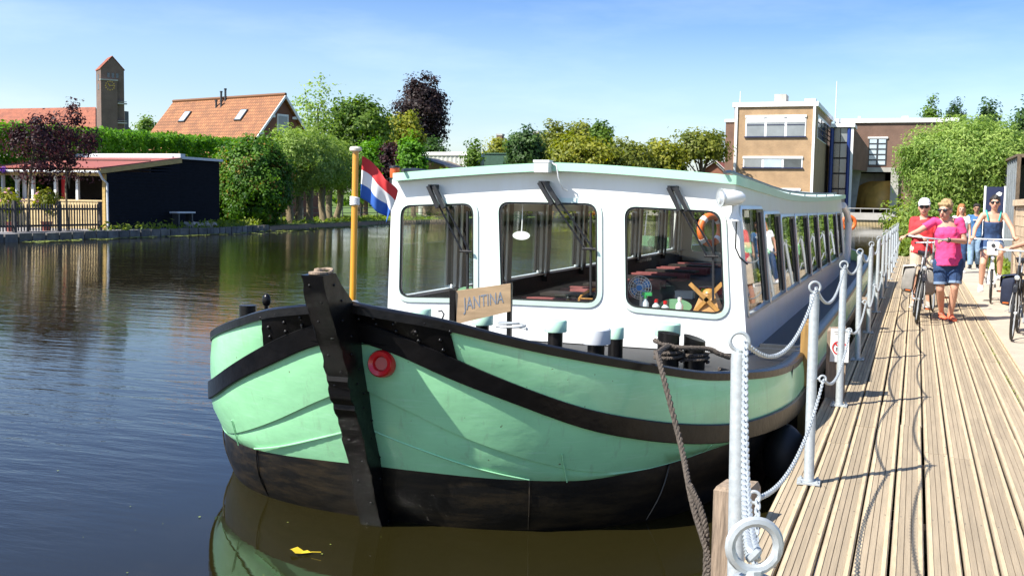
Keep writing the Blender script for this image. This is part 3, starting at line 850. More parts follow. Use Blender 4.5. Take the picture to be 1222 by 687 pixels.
IPL = next(i for i in range(NB) if CV['G'][i, 0] > .58)      # where the riveted bow plate ends
for sd in (-1, 1):
    # green bulwark band
    rows = [(lerp_lv('G', 'S1', f), 0.012 * math.sin(math.pi * f)) for f in np.linspace(0, 1, 5)]
    strip(rows, sd).build('bulwark', 'hull_green', boat, angle=60)
    # inside face of the bulwark
    strip([(shifted(CV['G'], -.01), -.05), (CV['S1'], -.10)], sd).build('bulwark_lining', 'black_paint', boat, angle=60)
    # riveted bow plate
    bp = MB(); strip([(shifted(CV['G'], -.03), .010), (lerp_lv('G', 'S1', .5), .022), (CV['S1'], .012)], sd, 0, IPL + 1, bp)
    strip([(shifted(CV['G'], -.03), -.004), (shifted(CV['G'], -.03), .010)], sd, 0, IPL + 1, bp)
    e = [(lerp_lv('G', 'S1', f)[IPL], nrm_plan(lerp_lv('G', 'S1', f))[IPL]) for f in (0.08, .5, 1)]
    vs = [(BC + sd * (a[0] + q[0] * o), a[1] + q[1] * o, a[2]) for a, q in e for o in (-.002, .018)]
    bp.add(vs, [(0, 1, 3, 2), (2, 3, 5, 4)])
    bpo = bp.build('bow_plate', 'black_paint', boat, angle=50)
    rv = MB()
    for f, st_ in ((.2, 3), (.55, 3), (.88, 3)):
        A = lerp_lv('G', 'S1', f); q = nrm_plan(A)
        acc = 0; last = None
        for i in range(2, IPL + 1):
            pnow = Vector((A[i, 0], A[i, 1], A[i, 2]))
            if last is None or (pnow - last).length > .105:
                last = pnow; o = .024 if f == .55 else .019
                rv.ell((BC + sd * (A[i, 0] + q[i, 0] * o), A[i, 1] + q[i, 1] * o, A[i, 2] + random.uniform(-.008, .008)), (.013, .013, .013), 8, 5)
    tag(rv.build('rivets', 'black_paint', bpo), kind='stuff')
    # rubbing strake, proud of the plating
    strip([(CV['S1'], .0), (CV['S1'], .018), (shifted(CV['S1'], -.005), .023), (shifted(CV['S2'], .005), .023), (CV['S2'], .018), (CV['S2'], .0)], sd).build('rubbing_strake', 'black_paint', boat, angle=30)
    # gunwale cap
    strip([(shifted(CV['G'], -.046), .0), (shifted(CV['G'], -.046), .018), (shifted(CV['G'], .0), .020), (shifted(CV['G'], .012), .0), (shifted(CV['G'], .008), -.07), (shifted(CV['G'], -.04), -.07)], sd).build('gunwale', 'black_paint', boat, angle=40)
    # upper and lower green plating with a lapped seam that climbs towards the stem
    NS = len(CV['G']); prof = np.clip(.36 + .60 * CV['S2'][:, 0] / 1.6, .36, .95)
    SEAM = CV['S2'] * (1 - prof[:, None]) + CV['P'] * prof[:, None]
    up = [(CV['S2'], .0), (CV['S2'] * .6 + SEAM * .4, .022), (SEAM, .024), (SEAM, .010)]
    strip(up, sd).build('upper_plating', 'hull_green', boat, angle=60)
    lo = [(shifted(SEAM, .02), .012), (SEAM * .55 + CV['P'] * .45, .026), (CV['P'], .004)]
    strip(lo, sd, 0, NB + 1).build('lower_plating', 'hull_green', boat, angle=60)
    strip([(shifted(SEAM, .02), .0), (CV['P'], .0)], sd, NB, NS).build('side_plating', 'hull_bottom', boat, angle=60)
    # bottom plating
    strip([(CV['P'], .004), (lerp_lv('P', 'W', .5), .035), (CV['W'], .012), (lerp_lv('W', 'U', .5), .06), (CV['U'], 0)], sd).build('bottom_plating', 'hull_bottom', boat, angle=60)
    # second short lap seam low on the bow
    n_l = next(i for i in range(NB) if CV['P'][i, 0] > .95); pts = []
    for i in range(1, n_l):
        f = .68 + .30 * CV['P'][i, 0] / .95; a_ = lerp_lv('S2', 'P', f); q = nrm_plan(a_); pts.append((BC + sd * (a_[i, 0] + q[i, 0] * .022), a_[i, 1] + q[i, 1] * .022, a_[i, 2]))
    w2 = MB(); w2.tube(pts, .0055, 5); w2.build('lap_seam', 'hull_green', boat)
    # a few butt-weld beads across the plating
    wb = MB()
    for i, (la, lb, f0, f1, dx) in enumerate((('P', 'W', 0, 1, 15), ('S2', 'P', .55, 1, 18), ('P', 'W', 0, 1, 27), ('S2', 'P', .1, .5, 30))):
        A = [lerp_lv(la, lb, f) for f in np.linspace(f0, f1, 7)]
        pts = []
        for j, a in enumerate(A):
            q = nrm_plan(a); o = .030 if la == 'S2' else .030 * math.sin(math.pi * (f0 + (f1 - f0) * j / 6)) + .010
            pts.append((BC + sd * (a[dx, 0] + q[dx, 0] * o), a[dx, 1] + q[dx, 1] * o, a[dx, 2]))
        if la == 'S2': w2 = MB(); w2.tube(pts, .004, 5); w2.build('weld_bead', 'hull_green', boat)
        else: w2 = MB(); w2.tube(pts, .006, 5); w2.build('weld_bead', 'hull_bottom', boat)
    # red hawse pipe (only on the jetty side)
    if sd < 0: continue
    a = lerp_lv('S2', 'P', .12); i = next(i for i in range(NB) if a[i, 0] > .155); q = nrm_plan(a)
    ax = Vector((sd * q[i, 0], q[i, 1], .12)).normalized(); c = Vector((BC + sd * a[i, 0], a[i, 1], a[i, 2])) + ax * .03
    mat('red_dark', (.36, .008, .010), .3)
    hw = MB(); hw.lathe(c, [(.030, -.05), (.030, -.01), (.045, .03), (.068, .04), (.078, .025), (.082, -.01), (.08, -.05)], 24, ax)
    hwo = hw.build('hawse_pipe', 'red_paint', boat)
    pl = MB(); pl.lathe(c - ax * .004, [(.0, .0), (.040, .012)], 16, ax); pl.build('plug', 'red_dark', hwo)

# deck
dk = MB(); A = CV['G']; q = nrm_plan(A)
deckz = lambda y: interp(y, [5.3, 6.3, 7.5, 9.3, 20, 26], [.80, .50, .37, .33, .34, .5])
L_ = [(BC - A[i, 0] - q[i, 0] * -.06, A[i, 1] - q[i, 1] * .06, deckz(A[i, 1])) for i in range(2, len(A))]
R_ = [(BC + A[i, 0] + q[i, 0] * -.06, A[i, 1] - q[i, 1] * .06, deckz(A[i, 1])) for i in range(2, len(A))]
n = len(L_); dk.add(L_ + R_, [(i, i + 1, n + i + 1, n + i) for i in range(n - 1)])
dk.build('deck', 'black_rubber', boat)
tr = MB(); e = len(A) - 1
tr.add([(BC - CV['G'][e, 0], 26.1, .75), (BC + CV['G'][e, 0], 26.1, .75), (BC + CV['U'][e, 0], 26.1, -.95), (BC - CV['U'][e, 0], 26.1, -.95)], [(0, 1, 2, 3)])
tr.build('transom', 'hull_green', boat)

# stem post
fe = [(5.02, 1.19), (5.05, 1.08), (5.13, .93), (5.20, .80), (5.27, .66), (5.31, .55), (5.345, .46), (5.42, .34), (5.48, .2), (5.56, .02), (5.63, -.16), (5.71, -.36), (5.95, -.95)]
be = [(6.4, -.95), (6.05, -.36), (5.85, 0.0), (5.66, .35), (5.55, .65), (5.46, .93), (5.36, 1.02), (5.22, 1.13), (5.15, 1.20)]
sm = MB(); dens = []
for (a, b) in zip(fe[:-1], fe[1:]):
    for k in range(4): dens.append((a[0] + (b[0] - a[0]) * k / 4, a[1] + (b[1] - a[1]) * k / 4))
dens.append(fe[-1])
outl = dens + be; nn = len(outl); hw_ = .068; vs = []
for sd in (-1, 1):
    for i, (yy, zz) in enumerate(outl):
        j = (random.uniform(-.012, .012) if .1 < zz < .75 and i < len(dens) else random.uniform(-.003, .003))
        vs.append((BC + sd * (hw_ + (random.uniform(-.006, .006) if i < len(dens) else 0)), yy + j, zz))
fs = [tuple(range(nn)), tuple(range(2 * nn - 1, nn - 1, -1))] + [(i, nn + i, nn + (i + 1) % nn, (i + 1) % nn) for i in range(nn)]
sm.add(vs, fs); smo = sm.build('stem_post', 'black_paint', boat, angle=25)
rv = MB()
for i, (yy, zz) in enumerate(dens[2:-3:3]):
    rv.ell((BC + (.03 if i % 2 else -.025), yy + .002, zz), (.009, .009, .009), 8, 5)
    rv.ell((BC + hw_, yy + .10 + .05 * (i % 2), zz), (.008, .008, .008), 8, 5)
tag(rv.build('rivets', 'black_paint', smo), kind='stuff')
sh = MB(); sh.lathe((BC, 5.08, 1.195), [(.05, 0), (.05, .012), (.022, .016), (.018, .03), (0, .034)], 12)
pts = [Vector((BC + .045 * math.sin(t), 5.14 + .06 * math.cos(t) * .9, 1.205 + .012 * math.cos(t))) for t in np.linspace(-2.3, 2.3, 12)]
sh.tube(pts, .009, 6); sh.build('shackle', 'pile_wood', smo)

# ---- cabin
CL, CR = -4.745, -1.30        # bottom corners; sides lean in towards the roof
YF, YB = 9.27, 23.0
zed = lambda y: interp(y, [9.1, 9.3, 10.2, 11.2, 12.3, 13.4, 15, 16.7, 20, 22.9, 24.6], [1.845, 1.838, 1.815, 1.79, 1.76, 1.742, 1.738, 1.748, 1.79, 1.845, 1.88])
lean = 0.105
sideX = lambda z, sd: (CR - lean * (z - .35)) if sd > 0 else (CL + .03 * (z - .35))
roofz = lambda x, y: zed(y) + .105 * (1 - (min(abs(x - BC), 1.62) / 1.62) ** 1.35)
outer = [(CL, .34), (CR, .34), (sideX(1.80, 1), 1.80), (-2.2, 1.855), (BC, 1.90), (-3.85, 1.855), (sideX(1.80, -1), 1.80)]
fw = [[(-4.61, .672), (-3.835, .70), (-3.85, 1.588), (-4.60, 1.555)],
      [(-3.56, .705), (-2.635, .712), (-2.66, 1.605), (-3.605, 1.605)],
      [(-2.375, .695), (-1.50, .668), (-1.565, 1.556), (-2.41, 1.586)]]
holes = [rquad(q_, .11, 6) for q_ in fw]
fmap = lambda u, v: (u, YF, v)
panel('front_wall', outer, holes, fmap, (0, .05, 0), 'white_paint', boat)
for hl in holes:
    wf = ring_frame(hl, .042, fmap, (0, -1, 0), .022).build('window_frame', 'pale_mint', boat, angle=60)
    c = Vector((sum(p[0] for p in hl) / len(hl), sum(p[1] for p in hl) / len(hl)))
    inn = [tuple(c + (Vector(p) - c) * .962) for p in hl]
    ring_frame(inn, .018, fmap, (0, -1, 0), .012).build('rubber_seal', 'black_rubber', wf, angle=60)
    flat('pane', hl, lambda u, v: (u, YF + .012, v), 'boat_glass', wf)
# side walls with windows
piers = [9.38, 10.84, 12.24, 13.72, 15.42, 17.0, 18.9, 20.98]
for sd in (-1, 1):
    smap = lambda u, v, sd=sd: (sideX(v, sd), u, v)
    yy = np.linspace(YF + .05, YB, 16)
    outer = [(YF + .05, .33), (YB, .33)] + [(y_, zed(y_) - .02) for y_ in yy[::-1]]
    sw = []
    for i in range(len(piers) - 1):
        a, b = piers[i] + (.02 if i == 0 else .045), piers[i + 1] - .03
        ztop = (1.575 if i == 0 else 1.525 if i == 1 else 1.49)
        sw.append(rquad([(a, .665), (b, .665), (b - .04, ztop), (a - .02, ztop)], .05, 3))
    sw.append(rquad([(21.05, .70), (22.2, .70), (22.2, 1.50), (21.05, 1.50)], .05, 3))
    panel('side_wall', outer, sw, smap, (-sd * .045, 0, 0), 'white_paint', boat)
    for hl in sw:
        wf = ring_frame(hl, .03, smap, (sd, 0, .1), .02).build('window_frame', 'alu', boat, angle=60)
        c = Vector((sum(p[0] for p in hl) / len(hl), sum(p[1] for p in hl) / len(hl)))
        flat('pane', hl, lambda u, v, sd=sd: (sideX(v, sd) - sd * .012, u, v), 'boat_glass', wf)
        yb_ = max(p[0] for p in hl); zt_ = max(p[1] for p in hl) - .03; zb_ = min(p[1] for p in hl) + .03
        mb = MB(); mb.add([(sideX(z_, sd) + sd * o_, y2, z_) for o_ in (-.01, .012) for z_, y2 in ((zb_, yb_ - .16), (zb_, yb_ - .01), (zt_, yb_ - .05), (zt_, yb_ - .20))], [(0, 1, 2, 3), (7, 6, 5, 4), (0, 4, 5, 1), (1, 5, 6, 2), (2, 6, 7, 3), (3, 7, 4, 0)]); mb.build('jamb', 'black_rubber', wf, angle=20)
    # inside pillars: bright tube and dark box post by every pier
    for i, y_ in enumerate(piers[1:] + [22.3]):
        mb = MB(); mb.tube([(sideX(.62, sd) - sd * .10, y_ - .04, .62), (sideX(1.62, sd) - sd * .10, y_ - .08, 1.62)], .017, 8)
        po = mb.build('pillar_tube', 'alu', boat)
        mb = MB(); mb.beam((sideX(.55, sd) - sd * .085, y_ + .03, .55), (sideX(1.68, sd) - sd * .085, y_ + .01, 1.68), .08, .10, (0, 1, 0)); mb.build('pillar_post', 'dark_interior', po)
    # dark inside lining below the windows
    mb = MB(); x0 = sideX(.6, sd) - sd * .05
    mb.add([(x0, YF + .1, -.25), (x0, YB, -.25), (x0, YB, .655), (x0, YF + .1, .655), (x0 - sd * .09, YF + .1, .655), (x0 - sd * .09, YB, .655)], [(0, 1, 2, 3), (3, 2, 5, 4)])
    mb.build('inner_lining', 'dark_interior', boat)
    # rail along the roof edge
    mb = MB(); xr = BC + sd * 1.50
    mb.tube([(xr, 9.12, roofz(xr, 9.2) + .03)] + [(xr, y_, roofz(xr, y_) + .05) for y_ in np.linspace(9.4, 22.5, 14)], .016, 7)
    for y_ in np.linspace(10.2, 22, 7): mb.tube([(xr, y_, roofz(xr, y_)), (xr, y_, roofz(xr, y_) + .05)], .008, 5)
    mb.build('roof_rail', 'steel_dark', boat)
# rear bulkhead with openings
bm_ = lambda u, v: (u, YB, v)
panel('rear_wall', [(CL, .33), (CR, .33), (sideX(1.8, 1), 1.78), (BC, 1.86), (sideX(1.8, -1), 1.78)], [rquad([(-4.5, .62), (-3.6, .62), (-3.6, 1.55), (-4.45, 1.55)], .08), rquad([(-3.4, .35), (-2.6, .35), (-2.6, 1.65), (-3.4, 1.65)], .08), rquad([(-2.4, .62), (-1.55, .62), (-1.6, 1.55), (-2.4, 1.55)], .08)], bm_, (0, .04, 0), 'white_paint', boat)
# roof shell and fascia
xs = np.linspace(BC - 1.62, BC + 1.59, 23); yr = list(np.linspace(9.17, 24.0, 22))
rf = MB(); vs = [(x, y_, roofz(x, y_) + dz) for dz in (0, -.03) for y_ in yr for x in xs]; nx, ny = len(xs), len(yr); fs = []
for j in range(ny - 1):
    for i in range(nx - 1):
        a = j * nx + i; fs.append((a, a + 1, a + nx + 1, a + nx)); b = a + nx * ny; fs.append((b, b + nx, b + nx + 1, b + 1))
rf.add(vs, fs); rfo = rf.build('roof', 'pale_mint', boat)
fa = MB()
prof = [(x, 9.165) for x in xs] + [(BC + 1.595, y_) for y_ in yr]
prof = [(BC - 1.625, y_) for y_ in yr[::-1]] + prof
for dy, zz in (((-.0), 0),):
    n = len(prof); vs = [(x, y_, roofz(x, y_) + .012) for x, y_ in prof] + [(x, y_, roofz(x, y_) - .062) for x, y_ in prof]
    vs += [(BC + (x - BC) * .985, y_ + .03, roofz(x, y_) + .012) for x, y_ in prof] + [(BC + (x - BC) * .985, y_ + .03, roofz(x, y_) - .062) for x, y_ in prof]
    fs = []
    for i in range(n - 1): fs += [(i, i + 1, n + i + 1, n + i), (2 * n + i, 3 * n + i, 3 * n + i + 1, 2 * n + i + 1), (i, 2 * n + i, 2 * n + i + 1, i + 1), (n + i, n + i + 1, 3 * n + i + 1, 3 * n + i)]
    fa.add(vs, fs)
fa.build('fascia', mat('fascia_mint', (0.38, 0.64, 0.47), 0.35, var=.04), rfo, angle=50)
ce = MB(); ce.add([(BC + sx * 1.5, y_, zed(y_) - .05 + (.09 if sx == 0 else 0)) for y_ in (9.4, 13.4, 17, 22.9) for sx in (-1, 0, 1)], [(3 * j + i, 3 * j + i + 1, 3 * j + i + 4, 3 * j + i + 3) for j in range(3) for i in range(2)])
ce.build('ceiling', mat('ceiling_grey', (.30, .27, .24), .6), rfo)
# interior: floor, dashboard, benches, tables
fl = MB(); fl.box((CL + .1, YF + .1, -.30), (CR - .1, YB, -.26)); fl.build('floor', mat('floor_brown', (.10, .07, .055), .6, var=.2, vscale=4), boat)
ds = MB(); ds.box((CL + .08, YF + .06, .60), (CR - .08, YF + .42, .635)); ds.build('dashboard', 'varnish_wood', boat)
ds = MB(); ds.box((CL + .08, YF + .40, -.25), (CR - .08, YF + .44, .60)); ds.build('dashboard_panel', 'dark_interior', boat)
sw_ = MB(); sc = Vector((-2.75, 9.80, .70)); ax = Vector((0, -.45, .9)).normalized()
sw_.torus(sc, .22, .014, ax, 28, 8)
qq = Vector((0, 0, 1)).rotation_difference(ax).to_matrix()
for k in range(6): sw_.tube([sc, sc + qq @ Vector((.22 * math.cos(k * 1.047), .22 * math.sin(k * 1.047), 0))], .008, 6)
sw_.lathe(sc, [(.03, -.03), (.03, .02), (0, .03)], 12, ax); sw_.build('steering_wheel', 'varnish_wood', boat)
lev = MB(); lev.tube([(-3.02, 9.62, .635), (-3.02, 9.60, .70)], .008, 6); lev.ell((-3.02, 9.60, .715), (.022, .022, .022), 8, 6); lev.build('throttle_lever', 'black_plain', boat)
for bi, y_ in enumerate(np.linspace(11.3, 20.8, 6)):
    for sx in (-1, 1):
        xa, xb = (CL + .25, -3.55) if sx < 0 else (-2.45, CR - .28)
        for dy in (-.55, .55):
            s1 = MB(); s1.box((xa, y_ + dy - .2, .0), (xb, y_ + dy + .2, .07)); s1o = s1.build('bench_seat', 'pink_cushion', boat)
            s2 = MB(); s2.box((xa, y_ + dy + (.2 if dy > 0 else -.25), .07), (xb, y_ + dy + (.25 if dy > 0 else -.2), .40)); s2.box((xa, y_ + dy + (.17 if dy > 0 else -.28), .40), (xb, y_ + dy + (.28 if dy > 0 else -.17), .45))
            s2.build('bench_back', 'bench_back', s1o)
            s3 = MB()
            for xx in (xa + .08, xb - .08): s3.box((xx - .03, y_ + dy - .15, -.26), (xx + .03, y_ + dy + .15, .0))
            s3.build('bench_foot', 'steel_dark', s1o)
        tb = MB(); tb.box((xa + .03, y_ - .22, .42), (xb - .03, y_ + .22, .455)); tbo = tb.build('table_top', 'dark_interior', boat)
        tb = MB(); tb.tube([((xa + xb) / 2, y_, -.26), ((xa + xb) / 2, y_, .42)], .03, 8); tb.build('table_leg', 'alu', tbo)
# folded striped cloth on a bench table
fc = MB()
for k, m_ in enumerate(('red_cloth', 'white_cloth', 'blue_cloth')):
    fc.cur = k; fc.box((-2.62 + k * .3, 14.02, .455), (-2.32 + k * .3, 14.25, .53))
fc.build('folded_flag', ['red_cloth', 'white_cloth', 'blue_cloth'])
tag(bpy.data.objects['folded_flag'], 'folded red white and blue cloth lying on a table inside the boat', 'cloth')

# wipers: bracket, twin arms, blade
for (bx, by, ex, ey, yb0, yb1) in ((517, 226, 556, 300, 252, 345), (649, 222, 703, 297, 254, 352), (803, 228, 849, 306, 262, 358)):
    b = ony(bx, by, YF - .03); e = ony(ex, ey, YF - .05)
    mb = MB(); mb.box((b.x - .045, YF - .05, b.z + .0), (b.x + .045, YF, b.z + .045)); wo = mb.build('wiper', 'black_plain', boat)
    for ddx in (-.03, .03):
        mb = MB(); mb.tube([b + Vector((ddx, -.03, .03)), e + Vector((ddx * 1.3, 0, 0))], .009, 6); mb.beam(b + Vector((ddx, -.045, .03)), b.lerp(e, .30) + Vector((ddx * 1.1, -.045, 0)), .034, .035, (0, 1, 0)); mb.build('wiper_arm', 'black_plain', wo)
    mb = MB(); t0 = ony(ex + 2, yb0, YF - .03); t1 = ony(ex + 2, yb1, YF - .03); mb.beam(t0, t1, .016, .03, (0, 1, 0)); mb.tube([e + Vector((-.06, 0, 0)), e + Vector((.06, 0, 0))], .012, 6)
    mb.build('wiper_blade', 'black_rubber', wo)
# spotlight on the front right corner
sp = ony(866, 236, 9.12); ax = Vector((-.80, -.60, -.02)).normalized(); sp = ony(861, 236, 9.08)
mb = MB(); mb.lathe(sp, [(.0, -.215), (.028, -.21), (.052, -.18), (.066, -.11), (.074, 0), (.070, .006)], 24, ax); so = mb.build('spotlight', 'white_paint', boat)
mb = MB(); mb.lathe(sp + ax * .004, [(.068, -.002), (.05, .010), (0, .016)], 20, ax); mb.build('lens', 'lens', so)
mb = MB(); mb.lathe(sp, [(.072, -.004), (.079, .002), (.077, .012), (.067, .010)], 24, ax); mb.build('rim', 'alu', so)
mb = MB(); mb.lathe(sp + Vector((.10, .09, -.19)), [(.06, 0), (.045, .03), (.028, .07), (.026, .14)], 16); mb.build('bracket', 'white_paint', so)
# cable under the spotlight
mb = MB(); cb = sp + Vector((.11, .13, -.20)); mb.tube([cb, cb + Vector((.0, .0, -.22)), cb + Vector((.03, .05, -.30)), cb + Vector((.09, .1, -.36)), cb + Vector((.04, .06, -.31))], .007, 6); mb.build('lamp_cable', 'black_plain', so)
# amber beacon on the left roof corner
be_ = ony(471, 214, 9.45); mb = MB(); mb.lathe(be_ + Vector((0, 0, -.05)), [(.05, 0), (.05, .05), (.058, .055), (.058, .065)], 14); bo = mb.build('beacon', 'black_plain', boat)
mb = MB(); mb.lathe(be_ + Vector((0, 0, .01)), [(.045, 0), (.048, .05), (.046, .10), (.02, .105)], 14); mb.build('beacon_lens', 'amber', bo)
mb = MB(); mb.lathe(be_ + Vector((0, 0, .11)), [(.054, 0), (.05, .018), (0, .022)], 14); mb.build('beacon_cap', 'black_plain', bo)
mb = MB(); mb.box((be_.x - .03, be_.y - .05, be_.z - .13), (be_.x + .09, be_.y + .06, be_.z - .045)); mb.build('beacon_bracket', 'black_plain', bo)
# white navigation light box at the middle of the roof edge, with its cable
bx = ony(648, 199, 9.11); mb = MB(); mb.box((bx.x - .065, bx.y - .05, bx.z - .05), (bx.x + .065, bx.y + .05, bx.z + .045)); mb.box((bx.x - .075, bx.y - .055, bx.z + .035), (bx.x + .075, bx.y + .055, bx.z + .058)); no = mb.build('navigation_light', 'white_paint', boat)
mb = MB(); mb.tube([bx + Vector((.07, 0, .04)), bx + Vector((.13, -.01, .01)), bx + Vector((.15, -.01, -.1)), bx + Vector((.17, .06, -.19)), bx + Vector((.2, .1, -.21))], .007, 6); mb.build('cable', 'white_paint', no)
# rear white corner frame
mb = MB(); mb.tube([(-1.32, 23.6, .45), (-1.33, 23.75, 1.30), (-1.37, 23.6, 1.52), (-1.42, 23.1, 1.66)], .07, 10); mb.build('rear_frame', 'white_paint', boat); mb = MB(); mb.tube([(-4.72, 23.6, .45), (-4.71, 23.75, 1.30), (-4.67, 23.6, 1.52), (-4.62, 23.1, 1.66)], .07, 10); mb.build('rear_frame', 'white_paint', boat)
# side sponson / walkway edge: green lower wall beside the cabin
mb = MB(); mb.add([(BC + 2.14, y_, z_) for y_ in (9.5, 14, 20, 23) for z_ in (.345, .30)], [(2 * i, 2 * i + 2, 2 * i + 3, 2 * i + 1) for i in range(3)]); mb.build('side_deck_edge', 'pale_mint', boat)
# timber fender boards hung on the starboard side
for (x_, y_) in ((-.80, 9.0), (-.80, 9.28)):
    mb = MB(); mb.box((x_ - .03, y_ - .11, -.5), (x_ + .03, y_ + .11, .66)); fbo = mb.build('fender_board', 'fender_wood', boat)
    mb = MB(); mb.box((x_ - .4, y_ - .02, .40), (x_ - .03, y_ + .02, .44)); mb.build('fender_bracket', 'steel_dark', fbo)

# bollards on the foredeck (posts through the deck, with painted caps)
def bollard(x, y, zt, r=.055, cap=None, capr=.083, caph=.085, slant=0.0):
    mb = MB(); zb = deckz(y) - .02; ztop = zt - (caph * .5 if cap else 0)
    mb.lathe((x, y, zb), [(r * 1.5, 0), (r * 1.5, .015), (r, .03), (r, ztop - zb)], 16)
    if slant:
        vs = []
        for v in mb.v: vs.append((v[0], v[1], v[2] - (v[0] - x) * slant if v[2] > ztop - .01 else v[2]))
        mb.v = vs
    o = mb.build('bollard', 'black_paint', boat)
    if cap:
        c_ = MB(); c_.lathe((x, y, zt - caph), [(capr * .97, 0), (capr, .006), (capr, caph - .01), (capr * .92, caph), (0, caph + .002)], 20); c_.build('bollard_cap', cap, o)
mat('cap_mint', (0.46, 0.70, 0.54), .35, var=.03)
bollard(-2.42, 7.40, .755, cap='cap_mint'); bollard(-2.04, 7.15, .745, cap='zinc', capr=.10, caph=.11, r=.06)
p_ = ony(735, 390, 7.6); bollard(p_.x, 7.6, p_.z, cap='cap_mint', capr=.06)
p_ = ony(797, 385, 8.1); bollard(p_.x, 8.1, p_.z, r=.07, cap='cap_mint', capr=.10, caph=.10)
p_ = ony(798, 397, 7.45); bollard(p_.x, 7.45, p_.z, r=.078, slant=.12)
p_ = ony(829, 403, 7.55); bollard(p_.x, 7.55, p_.z, r=.078, slant=.3)
p_ = ony(576, 375, 8.2); bollard(p_.x, 8.2, p_.z, cap='cap_mint', capr=.088)
p_ = ony(503, 368, 8.7); bollard(p_.x, 8.7, p_.z, cap='cap_mint', capr=.09)
p_ = ony(296, 364, 6.85); bollard(p_.x, 6.85, p_.z, r=.065)
p_ = ony(318, 358, 6.9); mb = MB(); mb.ell(p_, (.035, .03, .05), 10, 8); mb.tube([p_, p_ + Vector((0, 0, -.3))], .016, 6); mb.build('fairlead', 'black_paint', boat)
# little hook on the gunwale
p_ = ony(524, 384, 5.55); mb = MB(); mb.tube([p_, p_ + Vector((.02, 0, .02)), p_ + Vector((.03, 0, .045)), p_ + Vector((.015, 0, .065)), p_ + Vector((-.005, 0, .06))], .005, 6); mb.build('hook', 'steel_dark', boat)
# name board on two posts, on the centreline
b0 = ony(545, 386, 7.45); b1 = ony(543, 347, 7.45); b2 = ony(609, 338, 7.62); b3 = ony(609, 371, 7.62); bn = (b3 - b0).cross(b1 - b0).normalized()
if bn.y > 0: bn = -bn
mb = MB(); mb.prism([b0, b3, b2, b1], bn * .03); nb = mb.build('name_board', 'ply_wood', boat, angle=20)
mb = MB(); mb.box((b0.x - .045, b0.y - .04, deckz(b0.y) - .02), (b0.x - .002, b0.y + .02, b1.z + .01)); mb.build('board_post', 'black_paint', nb)
mb = MB(); mb.box((b3.x - .03, b3.y + .004, deckz(b3.y) - .02), (b3.x + .004, b3.y + .035, b2.z + .005)); mb.build('board_post', 'black_paint', nb)
cu = bpy.data.curves.new('lettering', 'FONT'); cu.body = 'JANTINA'; cu.size = 1.0; cu.extrude = .02; cu.align_x = 'CENTER'; cu.align_y = 'CENTER'
to = bpy.data.objects.new('tmp_text', cu); COL.objects.link(to)
bpy.context.view_layer.update(); dg = bpy.context.evaluated_depsgraph_get()
tme = bpy.data.meshes.new_from_object(to.evaluated_get(dg)); bpy.data.objects.remove(to)
xs_ = [v.co.x for v in tme.vertices]; ys_ = [v.co.y for v in tme.vertices]; wx = max(xs_) - min(xs_); hy = max(ys_) - min(ys_)
for v in tme.vertices:
    u = .13 + .74 * (v.co.x - min(xs_)) / wx; t = .24 + .52 * (v.co.y - min(ys_)) / hy
    p_ = (b0.lerp(b3, u)).lerp(b1.lerp(b2, u), t); v.co = p_ + bn * (.0306 + .002 * (v.co.z > 0))
tme.materials.clear(); tme.materials.append(mat('letter_grey', (.28, .31, .36), .45, metal=.2)); link('lettering', tme, nb)
# mooring-line loops and small bits on the foredeck
mb = MB(); p_ = ony(610, 392, 7.2)
mb.tube([p_ + Vector((.12 * math.cos(t) * (1 - t * .02), .08 * math.sin(t), .004 * t)) for t in np.linspace(0, 12, 40)], .008, 5); one('rope_coil', mb, 'galvanised', 'small grey wire coil lying on the foredeck below the name board', 'coil')

# ---- flagpole and flag
pb = onx(421, 362, BC); pt = onx(424.5, 180, BC)
fp = thing('flagpole', 'varnished yellow wooden flagpole with a round knob standing at the bow', 'flagpole', pb)
mb = MB(); mb.tube([pb + Vector((0, 0, -.2)), pb, pt], [.020, .020, .018], 12); mb.build('pole', 'flagpole_yellow', fp)
mb = MB(); mb.lathe(pt, [(.02, -.005), (.034, .0), (.036, .012), (.03, .022), (0, .026)], 14); mb.build('finial', 'bag_cream', fp)
mb = MB()
lash = onx(421, 240, BC)
for k in range(4): mb.torus(Vector((BC + (pb.x - BC), pb.y + (pt.y - pb.y) * .66, lash.z + .012 * (k - 1.5))), .023, .007, (0.05 * (k - 1), .08, 1), 14, 6)
mb.build('lashing', 'white_cloth', fp)
mb = MB(); mb.lathe(pb + Vector((0, 0, -.16)), [(.035, 0), (.035, .17), (.022, .18)], 12); mb.build('socket', 'galvanised', fp)
h0 = onx(430, 186, BC); h1 = onx(428, 236, BC)
NU, NVV = 26, 18; vs = []
Hh = (h0 - h1).length
for i in range(NU + 1):
    u = i / NU
    for j in range(NVV + 1):
        v = j / NVV
        p_ = h0.lerp(h1, v)
        # fly droops: upper edge falls steeply, folds gather towards the fly
        drop = .165 * u ** 1.1 + .035 * u * u * (1 - v)
        out_ = .255 * u * (1 - .25 * u) - .03 * v * u
        fold = .028 * math.sin(u * 7.5 + v * 2.2) * u + .018 * math.sin(u * 13 + 1.0 - v * 3) * u
        vs.append(p_ + Vector((out_ * .96 + .012, fold + .05 * u, -drop * (1 - .12 * v) + .012 * math.sin(u * 9) * u)))
fm = MB()
for i in range(NU):
    for j in range(NVV):
        fm.f.append((i * (NVV + 1) + j, (i + 1) * (NVV + 1) + j, (i + 1) * (NVV + 1) + j + 1, i * (NVV + 1) + j + 1)); fm.mi.append(min(2, int(3 * (j + .5) / NVV)))
fm.v = vs
flag = fm.build('flag', ['red_cloth', 'white_cloth', 'blue_cloth'], angle=80); so_ = flag.modifiers.new('th', 'SOLIDIFY'); so_.thickness = .002
tag(flag, 'small red white and blue striped flag drooping from the yellow pole', 'flag')
